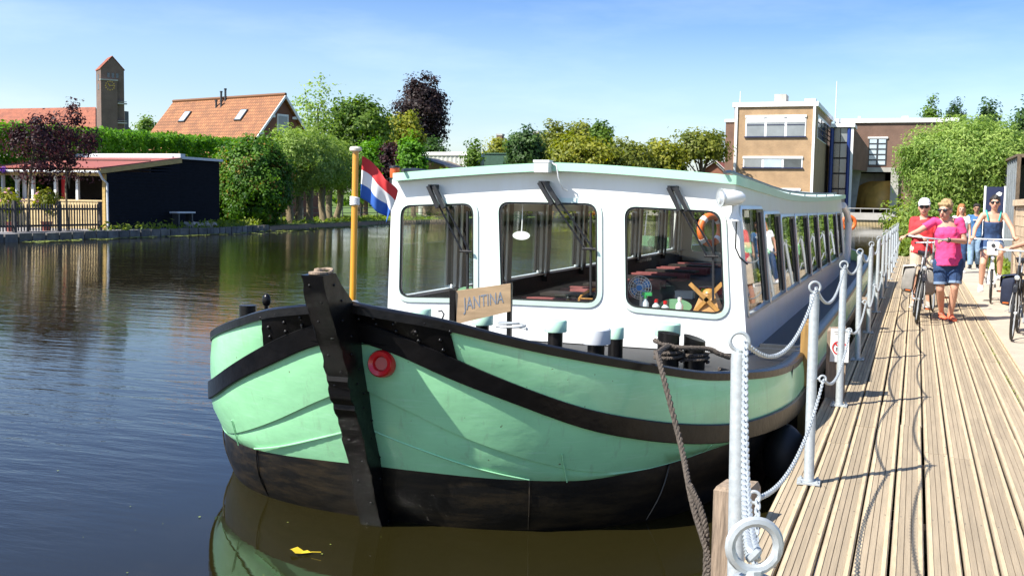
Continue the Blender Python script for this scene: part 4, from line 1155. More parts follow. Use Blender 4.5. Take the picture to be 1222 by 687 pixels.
link_ = None

# ---- loose things on the dashboard
fb = ony(764, 343, 9.50)
fan = thing('desk_fan', 'small blue bladed desk fan with white cage on the boat dashboard', 'fan', (fb.x, fb.y, .636))
mb = MB()
for rr in (.03, .06, .085, .105): mb.torus(fb + Vector((0, -.03 + (.02 if rr > .1 else 0), 0)), rr, .0028, (0, 1, 0), 28, 5)
for k in range(18):
    t = k * math.pi / 9; mb.tube([fb + Vector((.02 * math.cos(t), -.035, .02 * math.sin(t))), fb + Vector((.105 * math.cos(t), -.012, .105 * math.sin(t)))], .0022, 4)
mb.build('cage', 'white_paint', fan)
mb = MB()
for k in range(4):
    t0 = k * math.pi / 2; pts = [fb + Vector((r_ * math.cos(t0 + a), .012 * a, r_ * math.sin(t0 + a))) for r_, a in ((.015, 0), (.09, .1), (.098, .55), (.09, 1.0), (.015, 1.1))]
    mb.add(pts, [(0, 1, 2, 3, 4)])
mb.build('blades', 'fan_blue', fan)
mb = MB(); mb.lathe(fb, [(.028, -.04), (.03, .05), (.02, .08)], 12, (0, 1, 0)); mb.build('hub', 'fan_blue', fan)
mb = MB(); mb.tube([fb + Vector((0, .04, 0)), (fb.x, fb.y + .04, .65)], .012, 8); mb.lathe((fb.x, fb.y + .03, .636), [(.07, 0), (.065, .015), (.02, .02)], 16); mb.build('stand', 'white_paint', fan)
# wooden model windmill
mw = ony(846, 352, 9.48)
mill = thing('model_windmill', 'small plain wooden model windmill with crossed sails on the dashboard', 'model', (mw.x, mw.y, .636))
mb = MB(); z0 = .636
mb.add([(mw.x + sx * w_, mw.y + sy * w_, z_) for z_, w_ in ((z0, .13), (z0 + .20, .06)) for sx, sy in ((-1, -1), (1, -1), (1, 1), (-1, 1))], [(0, 1, 5, 4), (1, 2, 6, 5), (2, 3, 7, 6), (3, 0, 4, 7), (4, 5, 6, 7), (3, 2, 1, 0)])
mb.ell((mw.x, mw.y, z0 + .20), (.06, .07, .04), 10, 6); mb.build('mill_body', 'varnish_wood', mill)
hub = Vector((mw.x, mw.y - .12, z0 + .15))
for a in (48, 138, 228, 318):
    d = Vector((math.cos(R(a)), 0, math.sin(R(a)))); mb = MB(); mb.beam(hub, hub + d * .20, .035, .014, (0, 1, 0)); mb.build('sail', 'varnish_wood', mill)
# bottles
for i, (px_, lab, cap_, body) in enumerate(((770, 'spray bottle with a green trigger head beside the desk fan', 'bottle_green', 'bottle_clear'), (783, 'clear bottle with a red cap beside the spray bottle', 'red_paint', 'bottle_clear'), (794, 'squat clear bottle with a red cap between two bottles', 'red_paint', 'bottle_clear'), (811, 'slim clear bottle with a white cap beside the model windmill', 'white_paint', 'bottle_clear'))):
    p_ = ony(px_, 360, 9.42 + .03 * (i % 2)); hgt = (.15, .11, .10, .14)[i]
    bt = thing('bottle', lab, 'bottle', (p_.x, p_.y, .636), group='bottles on the dashboard')
    mb = MB(); mb.lathe((p_.x, p_.y, .636), [(.033, 0), (.035, .02), (.034, hgt * .6), (.014, hgt * .8), (.014, hgt * .88)], 12); mb.build('body', body, bt)
    mb = MB(); mb.lathe((p_.x, p_.y, .636 + hgt * .86), [(.018, 0), (.018, .03), (0, .032)], 10)
    if i == 0: mb.box((p_.x - .03, p_.y - .015, .636 + hgt + .005), (p_.x + .06, p_.y + .015, .636 + hgt + .035))
    mb.build('cap', cap_, bt)
# boxes and cartons left on the tables
for i, (px_, Y, z0_, dims, m_, lab) in enumerate(((846, 13.2, .455, (.16, .12, .12), 'hivis', 'small yellow carton on a table inside the boat'), (818, 13.2, .455, (.22, .15, .08), 'white_cloth', 'flat white box on a table inside the boat'), (800, 11.35, .455, (.24, .16, .05), 'blue_cloth', 'flat blue folder on a table inside the boat'), (775, 11.3, .455, (.2, .26, .03), 'bag_cream', 'stack of cream leaflets on a table inside the boat'))):
    d0 = ray(px_, 330); x_ = d0[0] / d0[1] * Y; mb = MB(); mb.box((x_ - dims[0] / 2, Y - dims[1] / 2, z0_ + .001), (x_ + dims[0] / 2, Y + dims[1] / 2, z0_ + dims[2])); mb.box((x_ - dims[0] / 2 - .004, Y - dims[1] / 2 - .004, z0_ + dims[2]), (x_ + dims[0] / 2 + .004, Y + dims[1] / 2 + .004, z0_ + dims[2] + .012))
    one('carton', mb, m_, lab, 'box')
# oval rear-view mirrors / stickers
for px_, py_, rx_, rz_, m_, lab in ((622, 281, .085, .04, 'white_paint', 'pale oval mirror hanging inside the middle front window'), (785, 290, .095, .06, 'tint_disc', 'clear oval disc hanging inside the right front window'), (561, 349, .14, .06, 'green_disc', 'pale green oval disc behind the left front window'), (806, 365, .15, .065, 'green_disc', 'pale green oval disc behind the bottles on the dashboard')):
    p_ = ony(px_, py_, YF + (.07 if m_ != 'green_disc' else .35)); mb = MB()
    mb.add([(p_.x + rx_ * math.cos(t), p_.y + .004 * k, p_.z + rz_ * math.sin(t)) for k in (0, 1) for t in np.linspace(0, 2 * math.pi, 24, endpoint=False)], [tuple(range(24)), tuple(range(47, 23, -1))] + [(i, (i + 1) % 24, 24 + (i + 1) % 24, 24 + i) for i in range(24)])
    if m_ == 'green_disc': mb.tube([(p_.x, p_.y + .005, p_.z), (p_.x, p_.y + .03, .63)], .01, 6)
    else: mb.tube([(p_.x, p_.y + .005, p_.z), (p_.x, p_.y + .02, p_.z + .12), (p_.x, p_.y + .03, 1.83)], .006, 5)
    one('oval_disc', mb, m_, lab, 'mirror')
# lifebuoy at the stern
lb = ony(848, 274, 24.7)
lbt = thing('lifebuoy', 'orange lifebuoy with white bands seen through the cabin, hung over the aft deck', 'lifebuoy', lb)
la_ = Vector((.80, -.60, 0)); lq = Vector((.60, .80, 0))
mb = MB(); mb.torus(lb, .31, .085, tuple(la_), 32, 10); mb.build('ring', 'orange', lbt)
mb = MB(); mb.tube([lb + Vector((0, 0, .30)), lb + Vector((0, -.1, .52)), (lb.x, 23.9, roofz(lb.x, 23.9) - .02)], .012, 6); mb.build('lanyard', 'rope', lbt)
for a in (45, 135, 225, 315):
    mb = MB(); c0 = [lb + lq * (.31 * math.cos(R(a + d))) + Vector((0, 0, .31 * math.sin(R(a + d)))) for d in (-9, 0, 9)]; mb.tube(c0, .090, 10); mb.build('band', 'white_cloth', lbt)
# second lifebuoy-like orange ring on the aft rail
lb = onx(1013, 266, -1.50)
lbt = thing('lifebuoy', 'orange lifebuoy on the aft rail outside the last cabin window', 'lifebuoy', lb)
mb = MB(); mb.torus(lb, .15, .045, (.35, -.9, 0), 32, 10); mb.build('ring', 'orange', lbt)
# ================================================================== JETTY
mat('plank', (0.32, 0.252, 0.168), 0.85, var=0.13, vscale=5, bump=0.25, bscale=40, rnd=0.10, stretch=(8, .35, 4))
mat('plank_strip', (0.49, 0.38, 0.24), 0.9, var=0.16, vscale=9, bump=0.2, bscale=80, rnd=0.08, stretch=(6, .6, 4))
mat('plank_groove', (0.10, 0.075, 0.055), 0.95, var=0.2)
jet = thing('jetty', 'long wooden boardwalk jetty of grooved planks beside the canal', 'jetty', (.18, 0, 0))
PITCH_P, X0P, PLEN = 0.1555, -0.668, 4.4
# plank cross-section: raised grip strips near both edges, two narrow grooves between
hw2 = .0717
sec = [(-hw2, -.004), (-hw2 + .004, 0), (-hw2 + .006, .002), (-hw2 + .024, .002), (-hw2 + .026, -.003), (-.018, -.003), (-.0165, -.007), (-.0145, -.007), (-.013, -.003),
       (.013, -.003), (.0145, -.007), (.0165, -.007), (.018, -.003), (hw2 - .026, -.003), (hw2 - .024, .002), (hw2 - .006, .002), (hw2 - .004, 0), (hw2, -.004), (hw2, -.036), (-hw2, -.036)]
pm = MB(); nsec = len(sec)
pm.v = [(x, y_, z) for y_ in (0.002, PLEN - .002) for x, z in sec]
for i in range(nsec):
    j = (i + 1) % nsec; pm.f.append((i, j, nsec + j, nsec + i))
    pm.mi.append(1 if i in (2, 14) else 2 if i in (6, 10) else 0)
pm.f += [tuple(range(nsec - 1, -1, -1)), tuple(range(nsec, 2 * nsec))]; pm.mi += [0, 0]
plank_me = pm.mesh('plank', ['plank', 'plank_strip', 'plank_groove'], angle=20)
for k in range(11):
    xk = X0P + PITCH_P * (k + .5); y0 = -3.0 - random.uniform(0, 3.5)
    while y0 < 39:
        o = link('plank', plank_me, jet); o.location = (xk + random.uniform(-.0025, .0025), y0, random.uniform(-.0025, .0025)); o.rotation_euler = (0, random.uniform(-.006, .006), random.uniform(-.0005, .0005))
        if y0 + PLEN > 39.4: o.scale = (1, (39.4 - y0) / PLEN, 1)
        y0 += PLEN
# joists and edge beams below
for x_ in (-.60, .20, .98):
    mb = MB(); mb.box((x_ - .05, -4, -.24), (x_ + .05, 39.4, -.042)); mb.build('beam', 'pile_wood', jet)
jo = MB(); jo.box((-.62, -.06, -.16), (1.02, .06, -.040)); jo_me = jo.mesh('joist', 'pile_wood')
for y_ in np.arange(-2.5, 39, 1.4): o = link('joist', jo_me, jet); o.location = (0, float(y_), -.003)
# concrete edge strip between boards and path
mb = MB(); mb.box((1.046, -12, -.2), (1.061, 39.6, .002)); struct('kerb', mb, 'plank_strip')
# tufts of green in the last board gap
for_t = MB()
for k in range(60):
    y_ = random.choice((11.2, 12.6, 13.3, 15.2, 10.2)) + random.gauss(0, .25); x_ = X0P + PITCH_P * 10 + random.uniform(-.006, .006)
    for q_ in range(3):
        a = random.uniform(0, 6.28); l_ = random.uniform(.012, .03)
        for_t.add([(x_ - .004, y_, -.01), (x_ + .004, y_, -.01), (x_ + l_ * .6 * math.cos(a), y_ + l_ * math.sin(a), l_ * .5)], [(0, 1, 2)])
tag(for_t.build('moss_tufts', 'lily', angle=None), 'green moss growing in a gap between jetty boards', 'moss', kind='stuff')

# screw heads over the joists, grit and leaf crumbs trodden into the boards
sc_h = MB()
for k in range(11):
    for y_ in np.arange(-2.5, 18, 1.4):
        for dx in (-.045, .045):
            x_ = X0P + PITCH_P * (k + .5) + dx * .85; z_ = -.0018; r_ = .0045
            sc_h.add([(x_ + r_ * math.cos(t), y_ + random.uniform(-.004, .004) * 0 + r_ * math.sin(t), z_) for t in np.linspace(0, 6.28, 7)[:-1]], [(0, 1, 2, 3, 4, 5)])
tag(sc_h.build('screw_heads', 'steel_dark', jet, angle=None), kind='stuff')
gr_ = MB()
for k in range(420):
    x_, y_ = random.uniform(-.62, 2.6), random.uniform(3.5, 20); r_ = random.uniform(.002, .007); a = random.uniform(0, 6.28)
    gr_.add([(x_ + r_ * math.cos(a + q) * random.uniform(.5, 1.3), y_ + r_ * math.sin(a + q) * random.uniform(.6, 1.5), .0042 + random.uniform(0, .004)) for q in (0, 1.4, 2.9, 4.6)], [(0, 1, 2, 3)])
tag(gr_.build('trodden_grit', 'earth', angle=None), 'dark grit and leaf crumbs scattered over the boardwalk', 'grit', kind='stuff')
# specks and small leaves drifting on the water
sp_k = MB()
for k in range(46):
    x_, y_ = (random.uniform(-4.6, -1.6), random.uniform(4.3, 5.6)) if k < 16 else (random.uniform(-14, -5), random.uniform(5, 24)); r_ = random.uniform(.003, .010); a = random.uniform(0, 6.28)
    sp_k.add([(x_ + r_ * math.cos(a + q) * random.uniform(.5, 1.3), y_ + r_ * math.sin(a + q) * random.uniform(.5, 1.3), ZW + .006) for q in (0, 1.4, 2.9, 4.6)], [(0, 1, 2, 3)])
tag(sp_k.build('floating_specks', 'lily', angle=None), 'small leaf specks drifting on the canal water', 'debris', kind='stuff')

# ---- railing posts
def make_post(near):
    t = thing('railing_post', '', 'post', (0, 0, 0), group='railing posts along the jetty')
    n = 14 if near else 10
    mb = MB(); mb.lathe((0, 0, 0), [(.031, .012), (.029, .02), (.028, 1.085), (.026, 1.10), (.010, 1.105)], n); mb.build('shaft', 'galvanised', t, local=True)
    mb = MB(); mb.box((-.065, -.065, 0), (.065, .065, .010)); bpl = mb.build('base_plate', 'galvanised', t, local=True)
    mb = MB()
    for sx in (-1, 1):
        for sy in (-1, 1): mb.lathe((sx * .047, sy * .047, .010), [(.011, 0), (.011, .009), (.005, .010), (.005, .016)], 6)
    mb.build('bolts', 'galvanised', bpl, local=True)
    mb = MB(); mb.torus((0, 0, 1.142), .031, .0070, (.25, -1, 0), 22, 8); mb.tube([(0, 0, 1.09), (0, 0, 1.112)], .012, 8); mb.build('top_ring', 'galvanised', t, local=True)
    mb = MB(); mb.torus((.060, -.01, .615), .019, .006, (.3, -1, .2), 18, 8); mb.tube([(.02, 0, .615), (.045, -.005, .615)], .008, 7); mb.build('side_ring', 'galvanised', t, local=True)
    return t
POSTY = [3.66, 6.40, 9.05, 11.9, 14.6, 17.55, 20.4, 23.2, 26.0, 28.8, 31.6, 34.4, 37.2]
post0 = make_post(True); posts = []
ordinal = ['first', 'second', 'third', 'fourth', 'fifth', 'sixth', 'seventh', 'eighth', 'ninth', 'tenth', 'eleventh', 'twelfth', 'thirteenth']
for i, y_ in enumerate(POSTY):
    o = post0 if i == 0 else copy_tree(post0)
    o.location = (-.520 + random.uniform(-.004, .004), y_, .003); o.rotation_euler = (random.uniform(-.008, .008), -.012 + random.uniform(-.01, .01), random.uniform(-.12, .12))
    o['label'] = ordinal[i] + ' galvanised railing post of the line, counted from the inboard post'
    posts.append(o)
o = copy_tree(post0); o.location = (-.172, 1.345, .035); o.rotation_euler = (0, 0, .2); o['label'] = 'galvanised railing post standing inboard of the railing line'
# ---- chains of welded links
def chain(p, q, sag, pitch, wire, name, label, detail=True):
    p = Vector(p); q = Vector(q); n = max(4, int(((q - p).length ** 2 + (2.2 * sag) ** 2) ** .5 / pitch))
    pts = [p.lerp(q, i / n) + Vector((0, 0, -4 * sag * (i / n) * (1 - i / n))) for i in range(n + 1)]
    mb = MB()
    for i in range(n):
        a, b = pts[i], pts[i + 1]; d = (b - a); L = d.length; d.normalize(); s_ = d.cross(Vector((0, 0, 1))).normalized()
        if s_.length < .1: s_ = Vector((1, 0, 0))
        u_ = s_.cross(d); ang = R(45) + (math.pi / 2) * (i % 2); w_ = s_ * math.cos(ang) + u_ * math.sin(ang)
        c_ = (a + b) / 2; hl = L * .5 + wire * 1.1; hwid = wire * 2.1
        m_ = 10 if detail else 8; loop = []
        for k in range(m_):
            t = 2 * math.pi * k / m_; x = math.cos(t); loop.append(c_ + d * (math.copysign(abs(x) ** .75, x) * (hl - wire)) + w_ * (math.sin(t) * (hwid - wire * .6)))
        mb.tube(loop, wire, 6 if detail else 4, closed=True)
    return one(name, mb, 'galvanised', label, 'chain', 'chains of the jetty railing')
TOP = [(o.location.x, o.location.y, 1.142) for o in posts]; MID = [(o.location.x + .06, o.location.y, .615) for o in posts]
for i in range(len(posts) - 1):
    det = i < 2; pitch = (.030, .032, .04, .05, .06)[min(i, 4)]; wr = (.0043, .0045, .005, .0055, .006)[min(i, 4)]
    sg = .20 + .03 * math.sin(i * 2.1)
    chain(TOP[i], TOP[i + 1], sg * (.9 if i == 0 else .8), pitch, wr, 'railing_chain', 'upper chain between the %s and %s railing posts counted from the inboard post' % (ordinal[i], ordinal[i + 1]), det)
    chain(MID[i], MID[i + 1], sg * .75, pitch, wr, 'railing_chain', 'lower chain between the %s and %s railing posts counted from the inboard post' % (ordinal[i], ordinal[i + 1]), det)
chain((-.172, 1.345, 1.165), TOP[0], .16, .030, .0052, 'railing_chain', 'upper galvanised chain from the inboard post to the railing line')
chain((-.18, 1.36, .66), MID[0], .13, .030, .0052, 'railing_chain', 'lower galvanised chain from the inboard post to the railing line')

# ---- mooring piles, sign
def pile(name, label, x, y, zt, w_=.2, rz=0.1):
    mb = MB(); b_ = .012; h_ = w_ / 2
    M = Matrix.Translation((x, y, 0)) @ Matrix.Rotation(rz, 4, 'Z')
    rings = [(-1.6, h_), (zt - .02, h_), (zt, h_ - b_)]; vs = []
    for z_, k in rings: vs += [M @ Vector(v) for v in ((-k, -k, z_), (k, -k, z_), (k, k, z_), (-k, k, z_))]
    vs[-2].z += .012
    fs = [(4 * r_ + i, 4 * r_ + (i + 1) % 4, 4 * r_ + 4 + (i + 1) % 4, 4 * r_ + 4 + i) for r_ in range(2) for i in range(4)] + [(8, 9, 10, 11)]
    mb.add(vs, fs); return one(name, mb, 'pile_wood', label, 'pile', 'mooring piles beside the jetty', angle=20)
pc = onx(880, 578, -.80)
pile('mooring_pile', 'square weathered mooring pile with the boat rope tied at it', -.80, pc.y, pc.z, .19, -.15)
sp_ = onx(1003, 394, -.80)
PXS, PYS = -.585, 9.47
PZS = ony(1010, 392, PYS).z
pile('mooring_pile', 'short square timber post carrying the white no swimming sign', PXS, PYS, PZS, .16, .05)
pile('mooring_pile', 'plain short timber post beyond the no swimming sign', -.60, 15.0, .42, .16, .0)
# no-swimming sign
sx0, sz0, sy0 = ony(1002, 412, PYS - .09).x, ony(1002, 412, PYS - .09).z, PYS - .088
sg_ = thing('warning_sign', 'white warning sign with a red prohibition ring on a pile', 'sign', (sx0, sy0, sz0 - .14))
mb = MB(); mb.box((sx0 - .075, sy0 - .006, sz0 - .14), (sx0 + .075, sy0, sz0 + .14)); mb.build('plate', 'white_paint', sg_)
mb = MB(); cc = Vector((sx0, sy0 - .009, sz0 - .02)); mb.torus(cc, .055, .006, (0, 1, 0), 28, 6); mb.beam(cc + Vector((-.04, 0, .04)), cc + Vector((.04, 0, -.04)), .011, .006, (0, 1, 0)); mb.build('red_ring', 'red_paint', sg_)
mb = MB(); mb.ell(cc + Vector((.012, .002, .014)), (.010, .003, .010), 8, 6); mb.beam(cc + Vector((-.03, .002, -.008)), cc + Vector((.008, .002, .004)), .012, .004, (0, 1, 0))
for k in range(3): mb.beam(cc + Vector((-.032 + .022 * k, .002, -.026)), cc + Vector((-.018 + .022 * k, .002, -.020)), .006, .004, (0, 1, 0))
mb.build('swimmer_symbol', 'black_plain', sg_)
mb = MB()
for zz, wd in ((.115, .05), (.095, .04)): mb.box((sx0 - wd, sy0 - .0085, sz0 + zz - .004), (sx0 + wd, sy0 - .0065, sz0 + zz + .004))
mb.build('text_lines', 'bag_grey', sg_)

# ---- mooring ropes
def rope(pts, rad, name, label, strands=3, turns=26, grp=None):
    P = [Vector(p) for p in pts]; n = 90
    # catmull-rom resample
    Q = []
    for i in range(n + 1):
        t = i / n * (len(P) - 1); k = min(int(t), len(P) - 2); f = t - k
        p0, p1, p2, p3 = P[max(k - 1, 0)], P[k], P[k + 1], P[min(k + 2, len(P) - 1)]
        Q.append(.5 * ((2 * p1) + (p2 - p0) * f + (2 * p0 - 5 * p1 + 4 * p2 - p3) * f * f + (3 * p1 - p0 - 3 * p2 + p3) * f ** 3))
    mb = MB()
    for s_ in range(strands):
        loop = []
        for i, q_ in enumerate(Q):
            d = (Q[min(i + 1, n)] - Q[max(i - 1, 0)]).normalized(); a = d.orthogonal().normalized(); b = d.cross(a)
            a = Vector((1, 0, 0)) - d * d.x; a = a.normalized() if a.length > .1 else d.orthogonal().normalized(); b = d.cross(a)
            th = 2 * math.pi * (s_ / strands + turns * i / n); loop.append(q_ + (a * math.cos(th) + b * math.sin(th)) * rad * .55)
        mb.tube(loop, rad * .6, 6)
    return one(name, mb, 'rope', label, 'rope', grp)
bA = ony(790, 424, 6.85); bB = ony(822, 424, 6.95)
c1 = ony(798, 410, 7.45); c2 = ony(829, 414, 7.55)
e0 = ony(787, 432, 6.27); e1 = ony(812, 530, 6.05); e2 = ony(826, 600, 5.7); e3 = onx(846, 672, -.93)
rope([c1 + Vector((.02, -.1, .0)), ony(786, 421, 6.9), e0, e1, e2, e3, e3 + Vector((.0, .0, -.25))], .018, 'mooring_rope', 'dark twisted mooring rope running from the bow bollards down to the pile', turns=30)
rope([e2 + Vector((-.01, -.02, .1)), e2.lerp(e3, .5) + Vector((.03, 0, .0)), e3 + Vector((-.02, -.02, -.35)), e3 + Vector((-.03, -.02, -.8))], .017, 'mooring_rope', 'loose dark rope end hanging into the water beside the pile', turns=14)
def wraps(c_, r_, z0_, z1_, k): return [Vector((c_.x + r_ * math.cos(t), c_.y + r_ * math.sin(t), z0_ + (z1_ - z0_) * t / (2 * math.pi * k))) for t in np.linspace(0, 2 * math.pi * k, 16 * k)]
z_ = .46
rope(wraps(c1, .094, z_ + .05, z_ + .12, 2), .014, 'rope_turns', 'dark rope wound around the front bow bollard', turns=30)
rope(wraps(c2, .094, z_ + .04, z_ + .10, 2), .014, 'rope_turns', 'dark rope wound around the rear bow bollard', turns=30)
rope([c1 + Vector((-.1, -.02, .02)), c1.lerp(c2, .4) + Vector((0, -.12, .0)), c2 + Vector((.1, -.05, .0)), c2 + Vector((.17, -.02, -.03)), c2 + Vector((.24, .03, -.06))], .017, 'rope_turns', 'dark rope lying in a heap along the gunwale by the bollards', turns=12)
rope([ony(858, 440, 7.0), ony(905, 452, 7.9), ony(945, 472, 8.6)], .012, 'mooring_rope', 'thin dark line from the gunwale to the jetty side', turns=8)
# round black fender between hull and jetty
fc_ = onx(938, 500, -.83); fe_ = thing('ball_fender', 'large round black rubber fender floating between hull and jetty', 'fender', (fc_.x, fc_.y, ZW))
mb = MB(); mb.lathe((fc_.x, fc_.y, ZW - .08), [(0, 0), (.10, .03), (.15, .12), (.165, .24), (.14, .36), (.08, .43), (.04, .46)], 20); mb.build('body', 'black_rubber', fe_)
mb = MB(); mb.torus((fc_.x, fc_.y, ZW + .41), .035, .012, (1, 0, 0), 14, 6); mb.tube([(fc_.x, fc_.y, ZW + .44), (BC + 2.2, fc_.y + .2, .42)], .010, 6); mb.build('eye', 'black_rubber', fe_)
# floating leaf
lf = onz(357, 658, ZW + .012); mb = MB()
pts = [(0, 0), (.03, .02), (.07, .015), (.075, .035), (.12, .01), (.075, -.012), (.06, -.035), (.025, -.02)]
mb.add([(lf.x - .06 + x * 1.1, lf.y + y_ * 1.4, lf.z + .012 * math.sin(x * 50) + .006) for x, y_ in pts], [tuple(range(len(pts)))])
mb.tube([(lf.x + .07, lf.y + .012, lf.z + .006), (lf.x + .13, lf.y + .015, lf.z + .012)], .002, 4)
one('fallen_leaf', mb, 'yellow_leaf', 'yellow fallen leaf floating on the dark water by the bow', 'leaf', angle=None)

# ================================================================== LEFT BANK
# picket fence along the quay
FX = -36.0
fen = thing('picket_fence', 'dark weathered picket fence along the stone quay', 'fence', (FX, 30, -.05))
pk = MB(); pk.prism([(0, -.032, 0), (0, .032, 0), (0, .032, 1.12), (0, 0, 1.19), (0, -.032, 1.12)], (.022, 0, 0)); pk_me = pk.mesh('picket', 'grey_fence', 20)
y_ = 29.0
while y_ < 40.75:
    o = link('picket', pk_me, fen); o.location = (FX + .06, y_, .0 + random.uniform(-.015, .015)); o.rotation_euler = (random.uniform(-.012, .012), 0, 0); y_ += .165
for z_ in (.22, .95):
    mb = MB(); mb.box((FX, 28.8, z_ - .045), (FX + .045, 40.8, z_ + .045)); mb.build('rail', 'grey_fence', fen)
for y_ in (30.5, 33.05, 35.6, 38.15, 40.75):
    mb = MB(); mb.box((FX - .03, y_ - .065, -.05), (FX + .10, y_ + .065, 1.30)); mb.build('post', 'grey_fence', fen)

# black shed with veranda
SX = -36.7
shed = thing('black_shed', 'black weatherboarded shed with yellow fascia and open veranda beside the picket fence', 'shed', (SX - 3, 41, -.05))
ya, ybb = onx(128, 270, SX).y, onx(214, 268, SX).y
za, zb_ = onx(122, 205, SX).z, onx(214, 193, SX).z
nb_ = 22
for k in range(nb_):
    z0 = -.05 + k * .162; z1 = z0 + .170
    ztop = lambda y_: za + (zb_ - za) * (y_ - ya) / (ybb - ya)
    y0 = ya
    if z0 > za: y0 = ya + (z0 + .0 - za) / (zb_ - za) * (ybb - ya)
    if y0 > ybb - .1: break
    mb = MB(); zl, zr = min(z1, ztop(y0)), min(z1, ztop(ybb))
    mb.add([(SX + .04, y0, z0), (SX + .04, ybb, z0), (SX + .004, ybb, zr), (SX + .004, y0, zl), (SX - .02, y0, z0), (SX - .02, ybb, z0), (SX - .02, ybb, zr), (SX - .02, y0, zl)], [(0, 1, 2, 3), (0, 4, 5, 1), (3, 2, 6, 7), (0, 3, 7, 4), (1, 5, 6, 2)])
    mb.build('weatherboard', 'black_boards', shed, angle=20)
mb = MB(); mb.add([(SX - .5, ybb, -.05), (SX - .5, ybb, zb_), (SX - 18, ybb, zb_), (SX - 18, ybb, -.05)], [(0, 1, 2, 3)]); mb.build('side_wall', 'black_boards', shed)
# rear extension, set back
yc_ = onx(262, 268, SX - .5).y; zc_ = onx(262, 191, SX - .5).z
mb = MB(); mb.box((SX - 6, ybb + .02, -.05), (SX - .5, yc_, zc_ - .1)); mb.build('extension', 'black_boards', shed)
mb = MB(); mb.box((SX - 6.2, ybb - .1, zc_ - .095), (SX - .35, yc_ + .15, zc_ + .04)); mb.build('extension_roof', 'zinc', shed)
# roof: one shallow pitch rising away from the canal front, over shed and veranda
mb = MB(); mb.beam((SX + .06, ya - .5, za + .02), (SX + .06, ybb + .15, zb_ + .06), .05, .24, (0, 0, 1)); mb.build('fascia', 'yellow_wood', shed)
XE = SX - 18
mb = MB(); v_ = [(SX + .09, ya - .5, za + .15), (SX + .09, ybb + .15, zb_ + .18), (XE, ybb + .15, zb_ + .18), (XE, ya - .5, za + .15)]
mb.add(v_ + [(a, b, c + .05) for a, b, c in v_], [(0, 1, 2, 3), (4, 5, 6, 7), (0, 1, 5, 4), (3, 0, 4, 7), (1, 2, 6, 5)]); mb.build('shed_roof', 'roof_pink', shed)
mb = MB(); mb.box((XE, ybb + .0, zb_ + .20), (SX + .1, ybb + .4, zb_ + .42)); mb.build('ridge_capping', 'zinc', shed)
VY = ya + .05; zv = za - .05
mb = MB(); mb.box((XE, ya - .46, zv - .16), (SX - .02, ya - .40, zv + .12)); mb.build('eave_board', 'yellow_wood', shed)
mb = MB(); mb.tube([(XE, ya - .55, zv + .06), (SX + .05, ya - .55, zv + .04)], .06, 8); mb.build('gutter', 'zinc', shed)
mb = MB(); mb.tube([(SX + .02, ya - .55, zv + .03), (SX + .10, ya - .40, zv - .30), (SX + .13, ya - .12, zv - .5), (SX + .13, ya - .10, -.05)], .05, 8); mb.build('downpipe', 'zinc', shed)
mb = MB(); mb.box((SX - .17, ya - .12, -.05), (SX + .0, ya + .0, za - .1)); mb.build('corner_post', 'yellow_wood', shed)
for px_ in (4, 21, 40, 67, 93):
    p_ = ony(px_, 235, VY); mb = MB(); mb.box((p_.x - .07, VY - .07, -.05), (p_.x + .07, VY + .07, zv)); po = mb.build('veranda_post', 'white_trim', shed)
    if px_ == 21:
        mb = MB()
        for sg2 in (-1, 1): mb.beam((p_.x, VY, zv - .55), (p_.x + sg2 * .45, VY, zv - .05), .07, .07, (0, 1, 0))
        mb.build('brace', 'white_trim', po)
lw = MB(); lw.box((-.085, 0, -.05), (.085, .03, 1.30)); lw_me = lw.mesh('wall_board', 'light_wood'); xv = SX - .3
while xv > SX - 10.5:
    o = link('wall_board', lw_me, shed, local=True); o.matrix_parent_inverse = INV[shed.name]; o.location = (xv, VY - .14, random.uniform(-.008, .008)); xv -= .195
mb = MB(); mb.box((SX - 10.6, VY - .18, 1.28), (SX - .18, VY - .05, 1.36)); mb.build('wall_cap', 'light_wood', shed)
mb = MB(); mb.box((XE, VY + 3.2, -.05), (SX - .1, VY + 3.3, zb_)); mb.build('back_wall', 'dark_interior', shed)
for x0, m_ in ((-3.1, 'red_cloth'), (-5.6, 'white_trim'), (-7.9, 'red_cloth')):
    mb = MB(); mb.box((SX + x0, VY + .3, 1.3), (SX + x0 + .25, VY + .34, 2.6)); mb.build('curtain', m_, shed)
VX = SX - 6.9
